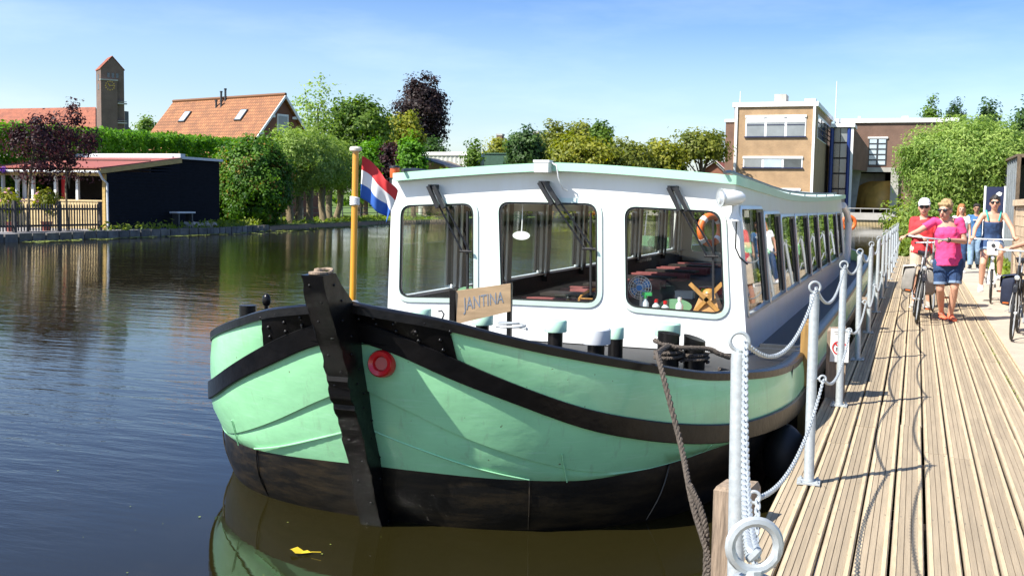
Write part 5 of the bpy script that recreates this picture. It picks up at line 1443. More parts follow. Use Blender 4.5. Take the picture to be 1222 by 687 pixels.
# hanging flower basket, planters
p_ = ony(3, 204, VY - .75); t_ = thing('hanging_basket', 'purple flower basket hanging from the veranda eave', 'flower basket', (p_.x, p_.y, p_.z))
mb = MB(); mb.lathe((p_.x, p_.y, p_.z - .15), [(.05, 0), (.14, .06), (.17, .14)], 12); mb.build('pot', 'bark', t_)
Pp, Nn, Tt, Kk = cloud((p_.x, p_.y, p_.z + .05), (.22, .22, .15), 14, 10, .14); link('blooms', leaf_mesh('blooms', Pp, Nn, .07, Tt, 'purple_flower'), t_)
mb = MB(); mb.tube([(p_.x, p_.y, p_.z), (p_.x, p_.y + .2, zv)], .01, 4); mb.build('chain', 'steel_dark', t_)
for px_, lab in ((13, 'leafy potted plant with pink blooms behind the fence at the braced post'), (55, 'taller leafy potted plant with pink blooms behind the fence between the plum trees')):
    p_ = onx(px_, 240, -36.8); b_ = (p_.x, p_.y, -.05); t_ = thing('potted_plant', lab, 'plant', b_)
    mb = MB(); mb.lathe(b_, [(.18, 0), (.25, .4), (.27, .42), (.2, .4)], 14); mb.build('pot', 'roof_pink', t_)
    Pp, Nn, Tt, Kk = cloud((p_.x, p_.y, 1.25), (.55, .6, .55), 40, 24, .25, .3); link('foliage', leaf_mesh('foliage', Pp, Nn, .09, Tt, 'leaf_yellow'), t_)
    Pp, Nn, Tt, Kk = cloud((p_.x, p_.y, 1.35), (.5, .6, .5), 16, 4, .12, .8); tag(link('blooms', leaf_mesh('blooms', Pp, Nn, .07, Tt, 'pink_flower'), t_), kind='stuff')
    limbs(b_, (p_.x, p_.y, 1.2), Kk, .03, 8).build('stem', 'bark', t_)
# bench-like slab and rubble pile by the shed
p_ = onx(218, 253, SX + .5); t_ = thing('slab_bench', 'low grey slab bench standing beside the black shed', 'bench', (p_.x, p_.y, -.05))
mb = MB(); mb.box((p_.x - .25, p_.y - .75, p_.z - .06), (p_.x + .25, p_.y + .75, p_.z + .02)); mb.build('seat', 'zinc', t_)
for s_ in (-1, 1): mb = MB(); mb.box((p_.x - .2, p_.y + s_ * .55 - .05, -.05), (p_.x + .2, p_.y + s_ * .55 + .05, p_.z - .06)); mb.build('leg', 'steel_dark', t_)
p_ = onx(240, 265, SX + .6); rb = MB()
for k in range(14):
    M = Matrix.Translation((p_.x + random.uniform(-.3, .3), p_.y + random.uniform(-1.2, 1.2), .03 + random.uniform(0, .15))) @ Euler((random.uniform(-.4, .4), random.uniform(-.4, .4), random.uniform(0, 3))).to_matrix().to_4x4()
    rb.box((-.18, -.12, -.07), (.18, .12, .07), M)
tag(rb.build('rubble_heap', 'light_concrete'), 'heap of pale stones on the quay beyond the black shed', 'rubble', kind='stuff')
# weeds along quay
wd = []
for k in range(900):
    y_ = random.choice((random.uniform(40, 56), random.uniform(49, 56))); x_ = bank_x(y_) - random.uniform(.2, 1.3); wd.append((x_, y_, -.05 + abs(random.gauss(0, .16))))
wd = np.array(wd); me = leaf_mesh('weeds', wd, rng.normal(size=wd.shape) + np.array([.3, -.3, .2]), .10, rng.uniform(0, 1, len(wd)), 'leaf_grass', 2.6)
tag(link('quay_weeds', me), 'green weeds growing along the quay edge', 'weeds', kind='stuff')
# meadow grass under the willows
gp = np.stack([rng.uniform(-49, -38.2, 5000), rng.uniform(57, 95, 5000), rng.uniform(-.05, .12, 5000)], 1)
gp = gp[gp[:, 0] < np.array([bank_x(v) - .35 for v in gp[:, 1]])]
tag(link('bank_grass', leaf_mesh('bank_grass', gp, rng.normal(size=gp.shape) + np.array([.5, -.5, .3]), .13, rng.uniform(0, 1, len(gp)), 'leaf_grass', 2.6)), 'long sunlit grass on the far bank under the willows', 'grass', kind='stuff')

# plum trees
for (xc, xt, lab) in ((40, 33, 'dark purple plum tree with a thin trunk by the braced veranda post'), (84, 81, 'taller dark purple plum tree by the shed corner')):
    p_ = onx(xt, 262, -36.7); b_ = (-36.7, p_.y, -.05); c_ = onx(xc, 178, -36.7); k = onx(xc, 122 if xc > 50 else 130, -36.7).z; lo_ = onx(xc, 212, -36.7).z
    tp = onx(xc + 4, 130, -36.7)
    tree('plum_tree', lab, b_, (c_.x, c_.y, (k * .82 + lo_) / 2), (1.15, 1.35, (k * .9 - lo_) / 2), 'leaf_plum', nclump=40, per=50, cr=.5, size=.085, trunk=.055, shell=.25, lump=.32,
         extra=[((c_.x, c_.y + .3, k - .6), (.25, .25, .9), 9), ((c_.x, c_.y - .9, k - 1.2), (.25, .3, .8), 8), ((c_.x + .2, c_.y + 1.0, k - 1.5), (.25, .25, .7), 7)], bark='willow_bark')
# long hedge and conifers
ha = onx(104, 240, -44.5); hb = onx(290, 240, -43.2)
hedge('conifer_hedge', 'tall clipped green conifer hedge behind the black shed', (-46.0, 33.0, -.05), (-43.2, hb.y, -.05), 2.4, 5.0, 5.35, 60000, 'leaf_hedge', .135)
tree('conifer_tree', 'broad dense conifer standing at the water edge beside the black shed', (-38.4, onx(308, 272, -38.4).y, -.06), (-38.4, onx(307, 215, -38.4).y, 2.55), (1.9, 2.05, 2.75), 'leaf_conifer', nclump=330, per=110, cr=.60, size=.11, trunk=.25, shell=.70, lump=.11)
tree('conifer_tree', 'darker conifer hanging over the shed extension roof', (-40.2, onx(280, 272, -40.2).y, -.06), (-40.2, onx(283, 225, -40.2).y, 2.4), (1.5, 1.7, 2.6), 'leaf_conifer', nclump=200, per=90, cr=.6, size=.115, trunk=.2, shell=.7, lump=.12)
# pollard willows
wl = [(345, 62.5, 'slim'), (357, 64.0, 'thick'), (369, 66.0, 'knobbly'), (384, 69.0, 'leaning'), (392, 72.5, 'slender'), (406, 75.0, 'bent')]
for i, (px_, Y, adj) in enumerate(wl):
    p_ = onz(px_, 300, 0); k = Y / p_.y; bx_ = p_.x * k; bse = (bx_, Y, -.06)
    hgt = PX(px_, 221, Y).z; tp = PX(px_, (168, 163, 165, 170, 176, 183)[i], Y).z
    t = thing('pollard_willow', ('first', 'second', 'third', 'fourth', 'fifth', 'sixth')[i] + ' pollard willow on the far bank counted from the broad conifer', 'tree', bse, group='pollard willows on the far bank')
    P_, N_, T_, K_ = cloud((bx_, Y, (hgt + tp) / 2 + .1), (1.75, 1.9, (tp - hgt) / 2 + .5), 130, 100, .72, .35, .18)
    link('crown', leaf_mesh('crown', P_, N_, .085, T_, 'leaf_willow', 3.0), t)
    mb = MB(); ln = random.uniform(-.2, .2) if i != 5 else .7
    mb.tube([(bx_ - ln * .6, Y, -.15), (bx_ - ln * .4, Y, .4), (bx_ + random.uniform(-.1, .1), Y, 1.2), (bx_ + .0, Y, hgt), (bx_, Y, hgt + .5)], [.33, .26, .24, .30, .2], 10)
    for q_ in range(9): a = random.uniform(0, 6.28); mb.tube([(bx_, Y, hgt), (bx_ + .6 * math.cos(a), Y + .6 * math.sin(a), hgt + .9)], [.07, .02], 5)
    mb.build('trunk', 'willow_bark', t)
# low railing on the towpath behind the willows
rl = thing('towpath_railing', 'thin dark railing along the towpath behind the willows', 'railing', (-43.5, 75, -.05))
for y_ in np.arange(62, 98, 3.0): mb = MB(); mb.box((-43.53, y_ - .03, -.05), (-43.47, y_ + .03, .95)); mb.build('post', 'steel_dark', rl)
for z_ in (.5, .93): mb = MB(); mb.tube([(-43.5, 62, z_), (-43.5, 98, z_)], .025, 6); mb.build('rail', 'steel_dark', rl)

# ---- orange-roofed house
def uvquad(me, faces_uv):
    uv = me.uv_layers.new(name='UVMap')
    for pi, co in faces_uv.items():
        for k, li in enumerate(me.polygons[pi].loop_indices): uv.data[li].uv = co[k]
HP = PX(337, 113.5, 76)       # gable peak
hs_ = thing('brick_house', 'brick house with a big orange pantile roof and two roof windows behind the hedge', 'house', (HP.x, HP.y, -.05))
ang = R(205); rd = Vector((math.cos(ang), math.sin(ang), 0))      # ridge direction away from the gable
rd = (PX(205, 120.5, 76 * .985) - HP); rd.z = 0
# ridge runs left and away; turn so that the gable shows its face
rd = Vector((-.97, .26, 0)).normalized(); gd = Vector((-rd.y, rd.x, 0))     # gable direction
if gd.y > 0: gd = -gd
Lh = 14.0; hwid, drop = 4.8, 5.6
for sg2, nm in ((1, 'roof_slope'), (-1, 'roof_slope')):
    a = HP + rd * -.35; b = HP + rd * Lh; c_ = b + gd * hwid * sg2 + Vector((0, 0, -drop)); d_ = a + gd * hwid * sg2 + Vector((0, 0, -drop))
    mb = MB(); up = Vector((0, 0, -.16)); mb.add([a, b, c_, d_, a + up, b + up, c_ + up, d_ + up], [(0, 1, 2, 3), (7, 6, 5, 4), (0, 4, 5, 1), (1, 5, 6, 2), (2, 6, 7, 3), (3, 7, 4, 0)])
    o = mb.build(nm, 'tile_orange', hs_, angle=None); sl = math.hypot(hwid, drop); uvq = {}
    for pi, pol in enumerate(o.data.polygons):
        uvq[pi] = []
        for vi in pol.vertices:
            v = o.data.vertices[vi].co; uvq[pi].append(((v - HP).dot(rd), sl * (HP.z - v.z) / drop))
    uvquad(o.data, uvq)
    if sg2 == 1:
        nrm_ = (b - a).cross(d_ - a).normalized()
        if nrm_.z < 0: nrm_ = -nrm_
        dn = (d_ - a).normalized()
        for (px_, py_) in ((288, 138), (221, 140)):
            # ray / plane intersection
            dv = Vector(ray(px_, py_)); t_ = (a - Vector(EYE)).dot(nrm_) / dv.dot(nrm_); c0 = Vector(EYE) + dv * t_ + nrm_ * .06
            mb = MB(); M = Matrix((tuple(rd) + (0,), tuple(dn) + (0,), tuple(nrm_) + (0,), (0, 0, 0, 1))).transposed(); M.translation = c0
            mb.box((-.42, -.62, -.05), (.42, .62, .06), M); rw = mb.build('roof_window', 'steel_dark', o)
            mb = MB(); mb.box((-.33, -.52, .06), (.33, .52, .075), M); mb.build('pane', 'sky_glass', rw)
        for (px_, py_, h_) in ((264, 122, 1.0), (269, 120, 1.1), (258, 128, .6), (264, 127, .5)):
            dv = Vector(ray(px_, py_)); t_ = (a - Vector(EYE)).dot(nrm_) / dv.dot(nrm_); c0 = Vector(EYE) + dv * t_
            mb = MB(); mb.tube([c0 + Vector((0, 0, -.1)), c0 + Vector((0, 0, h_ * .8))], .09, 8); mb.lathe(c0 + Vector((0, 0, h_ * .8)), [(.09, 0), (.12, .02), (.12, .12), (0, .14)], 8); mb.build('vent_pipe', 'steel_dark', o)
mb = MB(); mb.tube([HP + rd * -.4 + Vector((0, 0, .04))] + [HP + rd * t_ + Vector((0, 0, .05)) for t_ in np.linspace(0, Lh, 8)], .13, 8); mb.build('ridge_tiles', 'tile_orange', hs_)
g0 = HP + Vector((0, 0, -.25)); gw = hwid - .3; ev = HP.z - drop
mb = MB(); pts = [g0, g0 + gd * gw + Vector((0, 0, -drop + .35)), g0 + gd * gw + Vector((0, 0, -g0.z - .05)), g0 - gd * gw + Vector((0, 0, -g0.z - .05)), g0 - gd * gw + Vector((0, 0, -drop + .35))]
mb.prism(pts, rd * (Lh - .5)); mb.build('walls', 'brick_red', hs_, angle=20)
for sg2 in (-1, 1):
    mb = MB(); mb.beam(HP - rd * .40 + Vector((0, 0, -.12)), HP - rd * .40 + gd * hwid * sg2 + Vector((0, 0, -drop - .12)), .17, .08, tuple(rd)); bg_ = mb.build('bargeboard', 'white_trim', hs_)
    for f in (.25, .5, .75):
        mb = MB(); p_ = HP - rd * .2 + gd * hwid * sg2 * f + Vector((0, 0, -drop * f - .38)); mb.box((p_.x - .12, p_.y - .2, p_.z - .1), (p_.x + .12, p_.y + .2, p_.z + .1)); mb.build('bracket', 'white_trim', bg_)
wc = g0 + Vector((0, 0, -2.15)); mb = MB(); mb.beam(wc - rd * .03 + Vector((0, 0, -.85)), wc - rd * .03 + Vector((0, 0, .85)), 1.2, .10, tuple(rd)); wno = mb.build('window', 'white_trim', hs_)
mb = MB(); mb.beam(wc - rd * .09 + Vector((0, 0, -.7)), wc - rd * .09 + Vector((0, 0, .7)), .95, .02, tuple(rd)); mb.build('pane', 'grey_glass', wno)

# ---- church with clock tower
TP = PX(131, 69, 150); TY = 150.0
tw = thing('church_tower', 'square brick church tower with a gabled top and golden clock', 'tower', (TP.x, TY, -.05))
rz = R(53); Mt = Matrix.Translation((TP.x, TY, 0)) @ Matrix.Rotation(rz, 4, 'Z')
pxm = (TP - Vector(EYE)).length / FPX
wf_ = 23.5 * pxm / 2 / .97; zt = PX(131, 84, TY).z; zp = TP.z
wd2 = 1.0 * wf_
# faces: local -y faces the camera (gable side), local -x the sunlit flank
mb = MB(); mb.add([Mt @ Vector(v) for v in ((-wf_, -wd2, -.05), (wf_, -wd2, -.05), (wf_, wd2, -.05), (-wf_, wd2, -.05), (-wf_, -wd2, zt), (wf_, -wd2, zt), (wf_, wd2, zt), (-wf_, wd2, zt), (0, -wd2, zp - .1), (0, wd2, zp - .1))], [(0, 1, 5, 8, 4), (1, 2, 6, 5), (2, 3, 7, 9, 6), (3, 0, 4, 7)]); mb.build('shaft', 'brick_tower', tw, angle=20)
mb = MB()
for sx in (-1, 1):
    v_ = [(sx * (wf_ + .12), -wd2 - .1, zt - .1), (0, -wd2 - .1, zp), (0, wd2 + .1, zp), (sx * (wf_ + .12), wd2 + .1, zt - .1)]
    mb.add([Mt @ Vector(v) for v in v_] + [Mt @ Vector((v[0], v[1], v[2] + .14)) for v in v_], [(0, 1, 2, 3), (4, 5, 6, 7), (0, 1, 5, 4), (2, 3, 7, 6), (3, 0, 4, 7)])
rfo2 = mb.build('roof', 'tile_red', tw, angle=None); uvquad(rfo2.data, {p.index: [(rfo2.data.vertices[v].co.y, rfo2.data.vertices[v].co.z) for v in p.vertices] for p in rfo2.data.polygons})
zz1 = PX(131, 98, TY).z
mb = MB(); mb.box((-wf_ - .1, -wd2 - .45, -.05), (wf_ * .35, -wd2, zz1), Mt); mb.build('buttress', 'brick_tower', tw, angle=20)
mb = MB(); mb.box((-wf_ - .2, -wd2 - .6, zz1), (wf_ * .4, -wd2 + .02, zz1 + .22), Mt); mb.build('ledge', 'concrete', tw)
for k in range(3):
    mb = MB(); x_ = (-.35 + .38 * k) * wf_; z_ = PX(131, 94, TY).z; mb.box((x_ - .2, -wd2 - .06, z_ - .05), (x_ + .2, -wd2 - .01, z_ + .75), Mt); lo_ = mb.build('louvre_opening', 'dark_glass', tw)
cz = PX(131, 104, TY).z; cx_ = -.28 * wf_
mb = MB()
for k in range(12):
    a = k * math.pi / 6; mb.box((cx_ + .72 * math.cos(a) - .09, -wd2 - .53, cz + .72 * math.sin(a) - .09), (cx_ + .72 * math.cos(a) + .09, -wd2 - .46, cz + .72 * math.sin(a) + .09), Mt)
ck = mb.build('clock', 'gold', tw)
mb = MB(); mb.beam(Mt @ Vector((cx_ - .1, -wd2 - .5, cz)), Mt @ Vector((cx_ + .65, -wd2 - .5, cz + .1)), .13, .05, (0, -1, 0)); mb.beam(Mt @ Vector((cx_, -wd2 - .52, cz - .1)), Mt @ Vector((cx_ - .3, -wd2 - .52, cz + .35)), .15, .05, (0, -1, 0)); mb.build('hands', 'gold', ck)
for py_ in (124, 147):
    z_ = PX(140, py_, TY).z; mb = MB(); mb.box((wf_ * .38, -wd2 - .5, z_ - .12), (wf_ + .35, -wd2 + .0, z_ + .10), Mt); mb.box((wf_ * .38, -wd2 - .5, z_ + .3), (wf_ + .3, -wd2 + .0, z_ + .36), Mt); mb.build('balcony', 'concrete', tw)
for px_, zq in ((0, 94), (0, 105)):
    z_ = PX(118, zq, TY).z; mb = MB(); mb.box((-wf_ - .05, -.35, z_ - .5), (-wf_ - .005, .35, z_ + .5), Mt); mb.build('flank_window', 'dark_glass', tw)
# church nave: long red roof left of the tower, shorter piece right
nv = thing('church_nave', 'long church with a red tiled roof behind the purple trees', 'church', PX(55, 240, 158))
def roofpiece(x0, x1, yt, yb, Y, nm, dpt=6.0):
    a, b = PX(x0, yt, Y), PX(x1, yt, Y); c_, d_ = PX(x1, yb, Y - dpt), PX(x0, yb, Y - dpt)
    b.z = a.z; d_.z = c_.z
    e_, f_ = a + Vector((0, dpt, c_.z - a.z)), b + Vector((0, dpt, c_.z - a.z))
    mb = MB(); mb.add([a, b, c_, d_, e_, f_], [(0, 1, 2, 3), (0, 1, 5, 4), (0, 3, 4), (1, 2, 5)]); o = mb.build(nm, 'tile_red', nv, angle=None)
    uvquad(o.data, {p.index: [(o.data.vertices[v].co.x, (a.z - o.data.vertices[v].co.z) * 1.3) for v in p.vertices] for p in o.data.polygons})
    mb = MB(); mb.add([d_, c_, Vector((c_.x, c_.y, -.05)), Vector((d_.x, d_.y, -.05)), e_, f_, Vector((f_.x, f_.y, -.05)), Vector((e_.x, e_.y, -.05))], [(0, 1, 2, 3), (4, 5, 6, 7), (0, 4, 7, 3), (1, 5, 6, 2)]); mb.build('nave_wall', 'brick_red', nv, angle=20)
roofpiece(-60, 114, 131, 168, 160, 'nave_roof')
roofpiece(140, 150, 148, 166, 160, 'side_roof', 5)
p0 = PX(148.5, 133, 157); p1 = PX(148.5, 156, 157); mb = MB(); mb.box((p0.x - .5, 156.5, p1.z - 3), (p0.x + .5, 157.5, p0.z)); mb.build('chimney', 'steel_dark', nv)
# ================================================================== MODERN PUMPING STATION
YM = 143.0
mo = thing('brick_block', 'tan brick flat-roofed block with white parapet and strip windows across the canal end', 'building', (PX(920, 240, YM).x, YM, -.05))
def fx(px_, Y=YM): return ony(px_, 200, Y).x
def fz(py_, px_=920, Y=YM): return ony(px_, py_, Y).z
xl, xr_ = fx(874.5), fx(971.5)
ztp = fz(122.0, 920); zpar = fz(127.5, 920)
depth = 26.0
mb = MB(); mb.box((xl, YM, -.05), (xr_, YM + depth, zpar)); mb.build('walls', 'brick_tan', mo, angle=20)
mb = MB(); mb.box((xl - .25, YM - .25, zpar), (xr_ + .25, YM + depth + .25, ztp)); mb.build('parapet', 'white_trim', mo, angle=20)
mb = MB(); x2 = fx(864.5, YM + 5); mb.box((x2, YM + 5, -.05), (xl - .01, YM + 22, fz(146, 868, YM + 5))); wg = mb.build('side_wing', 'brick_brown', mo, angle=20)
mb = MB(); mb.box((x2 - .15, YM + 4.85, fz(146, 868, YM + 5)), (xl - .01, YM + 22.1, fz(142.5, 868, YM + 5))); mb.build('wing_parapet', 'white_trim', wg, angle=20)
for px_ in (877, 969.5):
    mb = MB(); x_ = fx(px_); mb.box((x_ - .16, YM - .20, -.05), (x_ + .16, YM - .005, zpar + .02)); mb.build('downpipe', 'white_trim', mo)
def strip_window(x0, x1, y0, y1, nbay, glass, blind=0.0, transom=None):
    a, b, z1, z0 = fx(x0), fx(x1), fz(y0, (x0 + x1) / 2), fz(y1, (x0 + x1) / 2)
    mb = MB(); mb.box((a, YM - .06, z0), (b, YM - .004, z1)); wo = mb.build('window', 'white_trim', mo)
    mb = MB(); mb.box((a - .1, YM - .22, z0 - .14), (b + .1, YM - .07, z0 + .02)); mb.build('sill', 'navy', wo)
    mb = MB(); mb.box((a - .05, YM - .16, z1 - .25), (b + .05, YM - .07, z1 + .06)); mb.build('lintel', 'white_trim', wo)
    w_ = (b - a) / nbay
    for k in range(nbay):
        p0, p1 = a + w_ * k + .16, a + w_ * (k + 1) - .16; g1 = z1 - .27
        mb = MB(); mb.box((p0, YM - .09, z0 + .05), (p1, YM - .065, g1)); mb.build('pane', glass[k], wo)
        if blind:
            mb = MB(); mb.box((p0, YM - .12, g1 - blind), (p1, YM - .095, g1)); mb.build('blind', 'white_trim', wo)
        if transom:
            mb = MB(); mb.box((p0, YM - .14, z0 + (g1 - z0) * transom - .05), (p1, YM - .125, z0 + (g1 - z0) * transom + .05)); mb.build('transom', 'navy', wo)
strip_window(888, 960, 138, 163, 3, ['grey_glass', 'grey_glass', 'grey_glass'], .62, .62)
strip_window(886.5, 957.5, 187, 200, 3, ['grey_glass', 'sky_glass', 'dark_glass'])
strip_window(905, 956, 225, 236, 3, ['grey_glass', 'grey_glass', 'blue_steel'])
# window on the right flank
ya_, yb_ = onx(975.5, 150, xr_).y, onx(990.5, 150, xr_).y
z1, z0 = onx(983, 146, xr_).z, onx(983, 170, xr_).z
mb = MB(); mb.box((xr_ + .004, ya_, z0 - .1), (xr_ + .06, yb_, z1 + .3)); wo = mb.build('window', 'white_trim', mo)
mb = MB(); mb.box((xr_ + .06, ya_ + .2, z0), (xr_ + .08, yb_ - .2, z1)); mb.build('pane', 'dark_glass', wo)
mb = MB()
for k in range(1, 4): yy_ = ya_ + (yb_ - ya_) * k / 4; mb.box((xr_ + .08, yy_ - .08, z0), (xr_ + .14, yy_ + .08, z1))
for k in range(1, 4): zz_ = z0 + (z1 - z0) * k / 4; mb.box((xr_ + .08, ya_ + .2, zz_ - .05), (xr_ + .13, yb_ - .2, zz_ + .05))
mb.build('glazing_bars', 'steel_dark', wo)
# roof box, vents, aerials
mb = MB(); a, b = fx(921, YM + 6), fx(935, YM + 6); mb.box((a, YM + 6, ztp), (b, YM + 9, fz(112.5, 928, YM + 6))); mb.build('roof_unit', 'light_concrete', mo)
mb = MB(); a, b = fx(957, YM + 8), fx(970, YM + 8); mb.box((a, YM + 8, ztp), (b, YM + 10, fz(117.8, 963, YM + 8))); mb.build('roof_unit', 'zinc', mo)
for px_, yt, Y in ((880.5, 109, YM + 3), (994.5, 97, YM + 24)):
    mb = MB(); mb.tube([(fx(px_, Y), Y, ztp - 1), (fx(px_, Y), Y, fz(yt, px_, Y))], [.09, .05], 6); mb.build('aerial', 'zinc', mo)

# right wing with pump opening
YW = 168.0
wx0, wx1 = fx(997, YW), fx(1140, YW)
pw = thing('brick_hall', 'brown brick pump hall with gridded window above a wide screw opening', 'building', ((wx0 + wx1) / 2, YW, -.05))
zt2, zt1 = fz(141.5, 1060, YW), fz(146.5, 1060, YW)
ox0, ox1, oz = fx(1016, YW), fx(1064.5, YW), fz(204.5, 1040, YW)
zfl = fz(255, 1040, YW)
mb = MB(); mb.box((wx0, YW, oz), (wx1, YW + 20, zt1)); mb.box((wx0, YW, -.05), (ox0, YW + 20, oz - .002)); mb.box((ox1, YW, -.05), (wx1, YW + 20, oz - .002)); mb.build('walls', 'brick_brown', pw, angle=20)
mb = MB(); mb.box((wx0 - .3, YW - .3, zt1), (wx1 + .3, YW + 20, zt2)); mb.build('parapet', 'white_trim', pw, angle=20)
mb = MB(); mb.box((ox0 - .4, YW - .5, oz - .1), (ox1 + .4, YW - .02, oz + .55)); mb.box((ox1 - .1, YW - .5, -.05), (ox1 + 1.0, YW - .02, oz - .1)); mb.build('opening_frame', 'light_concrete', pw)
mb = MB(); mb.add([(ox0 - 1.2, YW - .3, -.05), (ox0 + .6, YW - .3, -.05), (ox0 + 1.4, YW - .3, oz - .1), (ox0 - .4, YW - .3, oz - .1), (ox0 - 1.2, YW - .02, -.05), (ox0 + .6, YW - .02, -.05), (ox0 + 1.4, YW - .02, oz - .1), (ox0 - .4, YW - .02, oz - .1)], [(0, 1, 2, 3), (0, 3, 7, 4), (1, 5, 6, 2)]); mb.build('buttress', 'concrete', pw)
mb = MB(); mb.box((ox0, YW + 9, -.05), (ox1, YW + 9.2, oz)); mb.build('recess_wall', 'dark_interior', pw)
mb = MB(); mb.box((ox0 + .8, YW + 4, oz - 2.2), (ox0 + 3.2, YW + 6, oz - .2)); mb.box((ox1 - 2.6, YW + 4, oz - 2.0), (ox1 - 1, YW + 6, oz - .2)); mb.build('machine_housing', 'concrete', pw)
# window 2 x 5
a, b, z1, z0 = fx(1035.5, YW), fx(1057, YW), fz(165.5, 1046, YW), fz(197.5, 1046, YW)
mb = MB(); mb.box((a, YW - .1, z0), (b, YW - .004, z1)); wo = mb.build('window', 'steel_dark', pw)
for i in range(2):
    for j in range(5):
        u0, u1 = a + (b - a) * i / 2 + .14, a + (b - a) * (i + 1) / 2 - .14; v0, v1 = z0 + (z1 - z0) * j / 5 + .12, z0 + (z1 - z0) * (j + 1) / 5 - .12
        mb = MB(); mb.box((u0, YW - .14, v0), (u1, YW - .105, v1)); mb.build('pane', 'sky_glass', wo)
mb = MB(); mb.box((a - .15, YW - .2, z1), (b + .15, YW - .004, z1 + .25)); mb.build('lintel', 'white_trim', wo)
mb = MB(); mb.box((fx(1020, YW), YW + 3, zt2), (fx(1023, YW), YW + 4, zt2 + .6)); mb.build('roof_vent', 'zinc', pw); mb = MB(); mb.box((fx(1073, YW), YW + 3, zt2), (fx(1081, YW), YW + 5, zt2 + .55)); mb.build('roof_vent', 'zinc', pw)
# glass stair tower between the blocks
YG = 160.0
sx0_, sx1_ = fx(993, YG), fx(1014, YG)
gt = thing('glass_stair_tower', 'narrow glazed stair tower with blue columns between the two brick blocks', 'building', ((sx0_ + sx1_) / 2, YG, -.05))
zg = fz(152, 1005, YG)
mb = MB(); mb.box((sx0_, YG + .3, -.05), (sx1_, YG + 6, zg)); mb.build('core', 'dark_interior', gt)
ng = 6
for k in range(ng):
    z0_, z1_ = zg * k / ng + .12, zg * (k + 1) / ng - .12
    for (a, b, m_) in ((sx0_ + .1, sx0_ + (sx1_ - sx0_) * .38, 'dark_glass'), (sx0_ + (sx1_ - sx0_) * .42, sx1_ - .5, 'grey_glass')):
        mb = MB(); mb.box((a, YG + .2, z0_), (b, YG + .28, z1_)); mb.build('pane', m_, gt)
for x_ in (sx0_ - .2, sx1_ - .25): mb = MB(); mb.tube([(x_, YG, -.05), (x_, YG, zg - .1)], .26, 10); mb.build('column', 'blue_steel', gt)
mb = MB(); mb.box((sx0_ - .4, YG - .4, zg), (sx1_ + .5, YG + 6, zg + .5)); mb.build('cornice', 'white_trim', gt)
mb = MB(); mb.box((sx1_ + .02, YG - .2, -.05), (sx1_ + .35, YG + .2, zg)); mb.build('edge_post', 'white_trim', gt)
mb = MB(); x3 = fx(1036, YW - .6); mb.add([(sx1_ + .4, YG, oz), (x3, YW - .02, oz), (x3, YW - .02, fz(178, 1036, YW)), (sx1_ + .4, YG, zg - .1)], [(0, 1, 2, 3)]); mb.build('dark_side', 'brick_brown', gt, angle=None)
# yellow archimedean screw in the opening
mb = MB(); cx_ = (ox0 + ox1) / 2 + 1.8; rs = (oz - 0) * .56; zc2 = rs * .45
prev = []
for q_ in range(4):
    pts = []
    for r_ in (.35, rs):
        for t in np.linspace(-.1, math.pi + .1, 22): pts.append((cx_ + r_ * math.cos(t) * (1.05) - q_ * .75 + t * .5, YW + .35 + q_ * .9 + t * .35, zc2 + r_ * math.sin(t)))
    mb.add(pts, [(i, i + 1, 22 + i + 1, 22 + i) for i in range(21)])
sc_ = thing('pump_screw', 'large ochre yellow archimedean pump screw inside the dark opening', 'pump', (cx_, YW + 3, 0))
so3 = mb.build('screw_blades', 'screw_yellow', sc_, angle=60); so3.modifiers.new('th', 'SOLIDIFY').thickness = .12
mb = MB(); mb.tube([(cx_ - 3, YW + 6, zc2 + .6), (cx_ + 2.5, YW + 1.2, zc2 - .4)], .6, 12); mb.build('shaft', 'screw_yellow', sc_)
# concrete sill with grating across the canal end, plus railing
YS = 138.5  # weir line
sa, sb = fx(1006, YS), fx(1076, YS)
sl_ = thing('concrete_weir', 'pale concrete weir beam with a dark trash grating at the canal end', 'weir', ((sa + sb) / 2, YS, ZW))
zt_ = fz(254, 1040, YS); zb2 = fz(262.5, 1040, YS)
mb = MB(); mb.box((fx(700, YS), YS, zb2), (sb, YS + 2.5, zt_)); mb.build('beam', 'light_concrete', sl_)
mb = MB(); mb.box((fx(700, YS), YS + .5, ZW - 1), (sb, YS + .7, zb2)); mb.build('back_plate', 'green_steel', sl_)
br = MB(); br.box((-.05, 0, ZW - .6), (.05, .08, zb2)); br_me = br.mesh('grate_bar', 'light_wood')
for k in range(40): o = link('grate_bar', br_me, sl_, local=True); o.matrix_parent_inverse = INV[sl_.name]; o.location = (sa + (sb - sa) * (k + .5) / 40, YS + .2, 0)
rl = thing('weir_railing', 'thin grey handrail along the concrete weir at the canal end', 'railing', ((sa + sb) / 2, YS + 1, zt_))
zr2 = fz(249, 1040, YS)
mb = MB(); mb.tube([(fx(880, YS + 1), YS + 1, zr2), (sb, YS + 1, zr2)], .05, 6); mb.build('handrail', 'concrete', rl)
for k in range(14): x_ = fx(880, YS + 1) + (sb - fx(880, YS + 1)) * k / 13; mb = MB(); mb.tube([(x_, YS + 1, zt_), (x_, YS + 1, zr2)], .03, 5); mb.build('post', 'concrete', rl)

